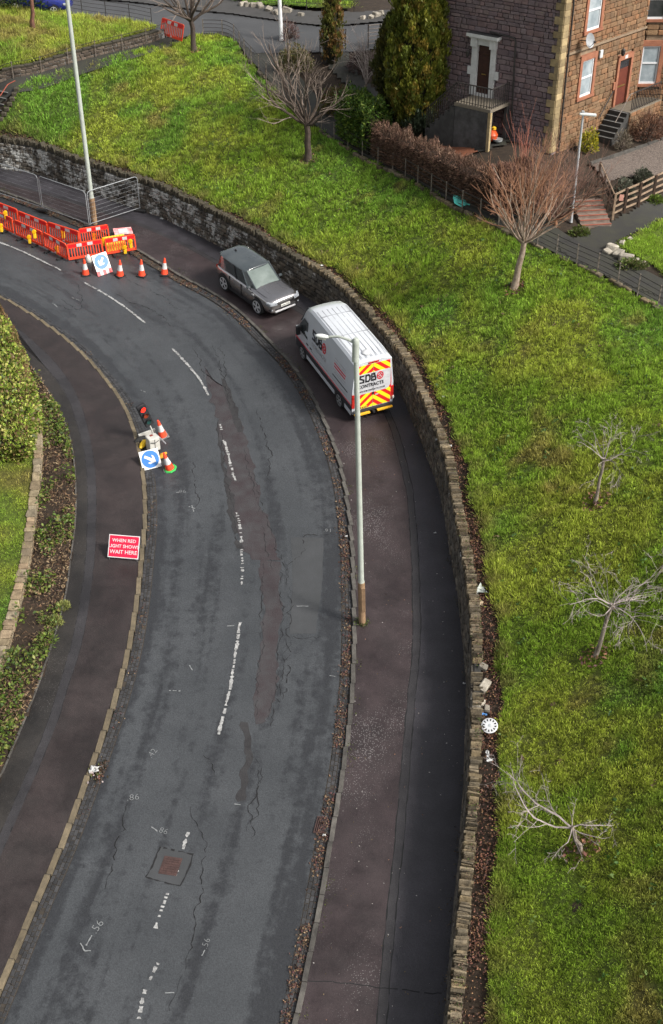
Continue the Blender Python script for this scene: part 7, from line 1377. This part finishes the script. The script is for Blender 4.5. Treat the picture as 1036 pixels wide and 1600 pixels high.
p = onR(224, 699); sb = empty('sand_bag', p, 'yellow sandbag lying on the frame of the temporary traffic light', 'sandbag'); o_ = MB().tube([p + Z * .1 + np.array([-.1, -.25, 0]), p + Z * .16 + np.array([-.02, -.08, 0]), p + Z * .2 + np.array([.04, .12, 0]), p + Z * .16 + np.array([.08, .3, 0])], [.05, .13, .12, .05], 9).build('bag', m_yel, sb, world=True, smooth=True)
p = onR(219, 690); sb = empty('sand_bag', p, 'black sandbag beside the yellow one on the traffic light frame', 'sandbag'); MB().tube([p + Z * .05 + np.array([-.2, -.2, 0]), p + Z * .12, p + Z * .1 + np.array([.2, .25, 0])], [.08, .15, .08], 9).build('bag', m_foot, sb, world=True, smooth=True)
p = onR(254, 716); sb = empty('sand_bag', p, 'orange yellow sandbag between the battery box and the green based cone', 'sandbag'); MB().tube([p + Z * .06 + np.array([-.15, -.1, 0]), p + Z * .14, p + Z * .08 + np.array([.12, .3, 0])], [.05, .12, .06], 9).build('bag', mat('orange_bag', (.62, .30, .03), .8), sb, world=True, smooth=True)
# ================================================================== IRONWORK IN THE ROAD
def road_frame(px, py, ang): p = onR(px, py); n_ = unit((0, -SLOPE, 1)); x = unit((math.cos(R_(ang)), math.sin(R_(ang)), math.sin(R_(ang)) * SLOPE)); return p, x, np.cross(n_, x), n_
m_castiron = mat('rusty_cast_iron', (.085, .05, .045), .6, (.055, .035, .032), 5, bump=.3, metal=.3)
q = [onR(*k) for k in ((250, 1323), (302, 1336), (281, 1384), (228, 1371))]; MB().prism([k + (0, 0, .002) for k in q], (0, 0, .006)).build('manhole_apron', m_patch3).__setitem__('kind', 'structure')
for i in range(4):
    a, b = proj(q[i]), proj(q[(i + 1) % 4]); ribbon('road_crack', [a[:2], ((a[0] + b[0]) / 2 + 1, (a[1] + b[1]) / 2 + 1), b[:2]], .04, m_crack, jit=.03, lift=.012, wj=.5, gaps=.1)
ca, cb_, cc, cd = (onR(*k, .012) for k in ((258, 1338), (282.5, 1341), (275, 1368), (246.5, 1363))); mh = empty('manhole_cover', (ca + cc) / 2, 'square rusty manhole cover in a patched apron on the centre line', 'manhole cover'); X = (cb_ - ca + cc - cd) / 2; Y = (ca - cd + cb_ - cc) / 2; c = (ca + cc) / 2; Lx, Ly = np.linalg.norm(X), np.linalg.norm(Y); nn = unit(np.cross(X, Y))
MB().hexa(c, X * .53, Y * .53, nn * .008).build('frame', m_castiron, mh, world=True)
for i in range(6):
    for j in range(7): MB().hexa(c + X * ((i + .5) / 6 - .5) * .96 + Y * ((j + .5) / 7 - .5) * .96 + nn * .011, X * .066, Y * .056, nn * .008).build('tread_block', m_castiron, mh, world=True)
ga, gb, gc, gd = (onR(*k, .012) for k in ((496, 1277), (512, 1278), (506, 1302), (490, 1300))); gr = empty('drain_grate', (ga + gc) / 2, 'rusty slotted drain grate in the right gutter', 'drain grate'); c = (ga + gc) / 2; X = (gb - ga + gc - gd) / 2; Y = (ga - gd + gb - gc) / 2; nn = unit(np.cross(X, Y)); MB().hexa(c - nn * .002, X * .5, Y * .5, nn * .004).build('pit', m_crack, gr, world=True)
for k in range(6): MB().hexa(c + X * (k / 5 - .5) * .92 + nn * .02, X * .045, Y * .5, nn * .014).build('bar', m_castiron, gr, world=True)
for s in (-.5, .5): MB().hexa(c + Y * s + nn * .021, X * .52, Y * .05, nn * .013).build('frame', m_castiron, gr, world=True)
# ================================================================== LITTER
p = onT(765, 1134, .30); wt = empty('wheel_trim', p, 'round white plastic wheel trim lying in the leaf litter behind the wall', 'wheel trim'); ax = unit((-.1, -.35, .93)); x = unit(np.cross([0, 1, 0], ax)); y = np.cross(ax, x); m_trim = mat('white_trim_plastic', (.48, .49, .50), .4, (.42, .43, .44), 6); R0 = .265
def ring(r0, r1, d0, d1, n=36): 
    mb = MB()
    for k in range(n):
        a, b_ = 2 * math.pi * k / n, 2 * math.pi * (k + 1) / n; f = lambda r, q, d: p + x * r * math.cos(q) + y * r * math.sin(q) + ax * d; mb.add([f(r0, a, d0), f(r1, a, d1), f(r1, b_, d1), f(r0, b_, d0)], [(0, 1, 2, 3)])
    return mb
for nm, ri, ro, m_, d in (('rim', R0 * .84, R0, m_trim, .03), ('hub', .001, R0 * .56, m_trim, .035), ('backing', .001, R0 * .95, m_black, 0.0)): ring(ri, ro, d, d - (.02 if nm == 'rim' else 0)).build(nm, m_, wt, world=True)
for k in range(12):
    q = 2 * math.pi * k / 12; e = x * math.cos(q) + y * math.sin(q); f = np.cross(ax, e); MB().hexa(p + e * R0 * .71 + ax * .025, e * R0 * .18, f * .026, ax * .006).build('spoke', m_trim, wt, world=True)
ring(.001, .05, .045, .04, 12).build('centre_cap', m_galv, wt, world=True)
def scrap(name, label, p, w_, h_, m, seed, up=.1, cat='litter', group=None):
    r = np.random.default_rng(seed); n = 5; V = [np.array(p) + np.array([w_ * (i / (n - 1) - .5) + r.normal(0, .12 * w_), h_ * (j / (n - 1) - .5) + r.normal(0, .12 * h_), abs(r.normal(0, up))]) for j in range(n) for i in range(n)]
    mb = MB(); mb.add([v - np.array(p) for v in V], [(j * n + i, j * n + i + 1, (j + 1) * n + i + 1, (j + 1) * n + i) for j in range(n - 1) for i in range(n - 1)]); o = mb.build(name, m, smooth=True); o.location = p; so = o.modifiers.new('thick', 'SOLIDIFY'); so.thickness = .006; tag(o, label, cat, group); LOC[o.name] = np.array(p); return o
m_bag = mat('grey_white_plastic_bag', (.50, .52, .50), .35, (.30, .34, .30), 8); m_wlit = mat('white_litter', (.48, .48, .47), .6)
scrap('plastic_bag', 'torn translucent white plastic bag on the leaf litter beside the wall coping', onT(750, 923, .06), .42, .34, m_bag, 3, .10)
for px, py, w_, h_, L in [(751, 943, .16, .22, 'buff cardboard scrap just below the plastic bag'), (762, 1178, .09, .24, 'long white scrap in the trench below the wheel trim'), (764.5, 1188, .16, .12, 'small white scrap in the trench, below the long one'), (703, 697, .16, .12, 'white scrap in the dark trench behind the wall, right of the lamp'), (502, 415, .18, .1, 'small white scrap at the grass edge above the rear of the grey car'), (693, 620, .1, .1, 'tiny white scrap in the trench level with the van bumper'), (683, 687, .1, .08, 'tiny white scrap on the wall coping below the van')]:
    scrap('litter_scrap', L, onT(px, py, .05) if px != 683 else onT(px, py, .25), w_, h_, m_wlit if 'buff' not in L else mat('buff_card', (.35, .27, .18), .9), int(px), .03)
scrap('litter_scrap', 'scrap of bright blue plastic just above the wheel trim', onT(757, 1117, .08), .18, .12, mat('blue_plastic', (.08, .22, .5), .4), 9, .04)
for px, py, L in [(252, 342, 'white scrap at the foot of the wall right of the mesh fencing'), (680, 833, 'tiny white scrap on the dark pavement left of the wall'), (725, 1068, 'white scrap at the foot of the wall beside the broken coping'), (541, 838, 'tiny white scrap in the gutter left of the lamp column'), (506, 1305, 'tiny white scrap beside the drain grate')]:
    scrap('litter_scrap', L, onR(px, py, PZ + .01), .16 if px == 252 else .09, .1 if px == 252 else .07, m_wlit, int(px), .02)
p = onR(152, 1208, .02); fb = empty('dead_bouquet', p, 'withered bouquet with white wrapping lying in the left gutter', 'bouquet'); n = 120; P = p + np.stack([RNG.normal(0, .13, n), RNG.normal(0, .2, n), np.abs(RNG.normal(0, .07, n)) + .02], 1)
leaves('flowers', P, RNG.normal(0, 1, (n, 3)), .09, pick([(.10, .05, .03), (.05, .04, .02), (.55, .52, .5), (.12, .14, .04), (.16, .07, .05), (.4, .33, .32)], n), m_dead, fb, .7, off=LOC[fb.name])
o = scrap('wrapping', None, p + np.array([-.05, .05, .1]), .3, .26, m_wlit, 5, .07, None); o.parent = fb; o.location = np.array(o.location) - LOC[fb.name]
litter('bramble_litter', KL[20:60] * 0 + onR(163, 1195), KL[20:60] * 0 + onR(150, 1222), 300, .08, [(.06, .04, .03), (.1, .06, .04), (.03, .03, .02)], lambda a, b: RZ(a, b) + .03, .05)
# grit and fallen bits on the dark pavement
n = 500; X = RNG.uniform(-1, 5.4, n); Y = RNG.uniform(18, 45, n); poly = np.concatenate([KRi[:, :2], WB[::-1, :2]]); k = in_poly(X, Y, poly); X, Y = X[k], Y[k]
P = np.stack([X, Y, RZ(X, Y) + PZ + .012], 1); leaves('fallen_bits', P, np.stack([RNG.normal(0, 1, len(X)), RNG.normal(0, 1, len(X)), 0 * X], 1), .05, pick([(.3, .28, .26), (.22, .12, .08), (.4, .38, .36), (.12, .09, .05)], len(X)), m_dead, asp=.6, kind='stuff')
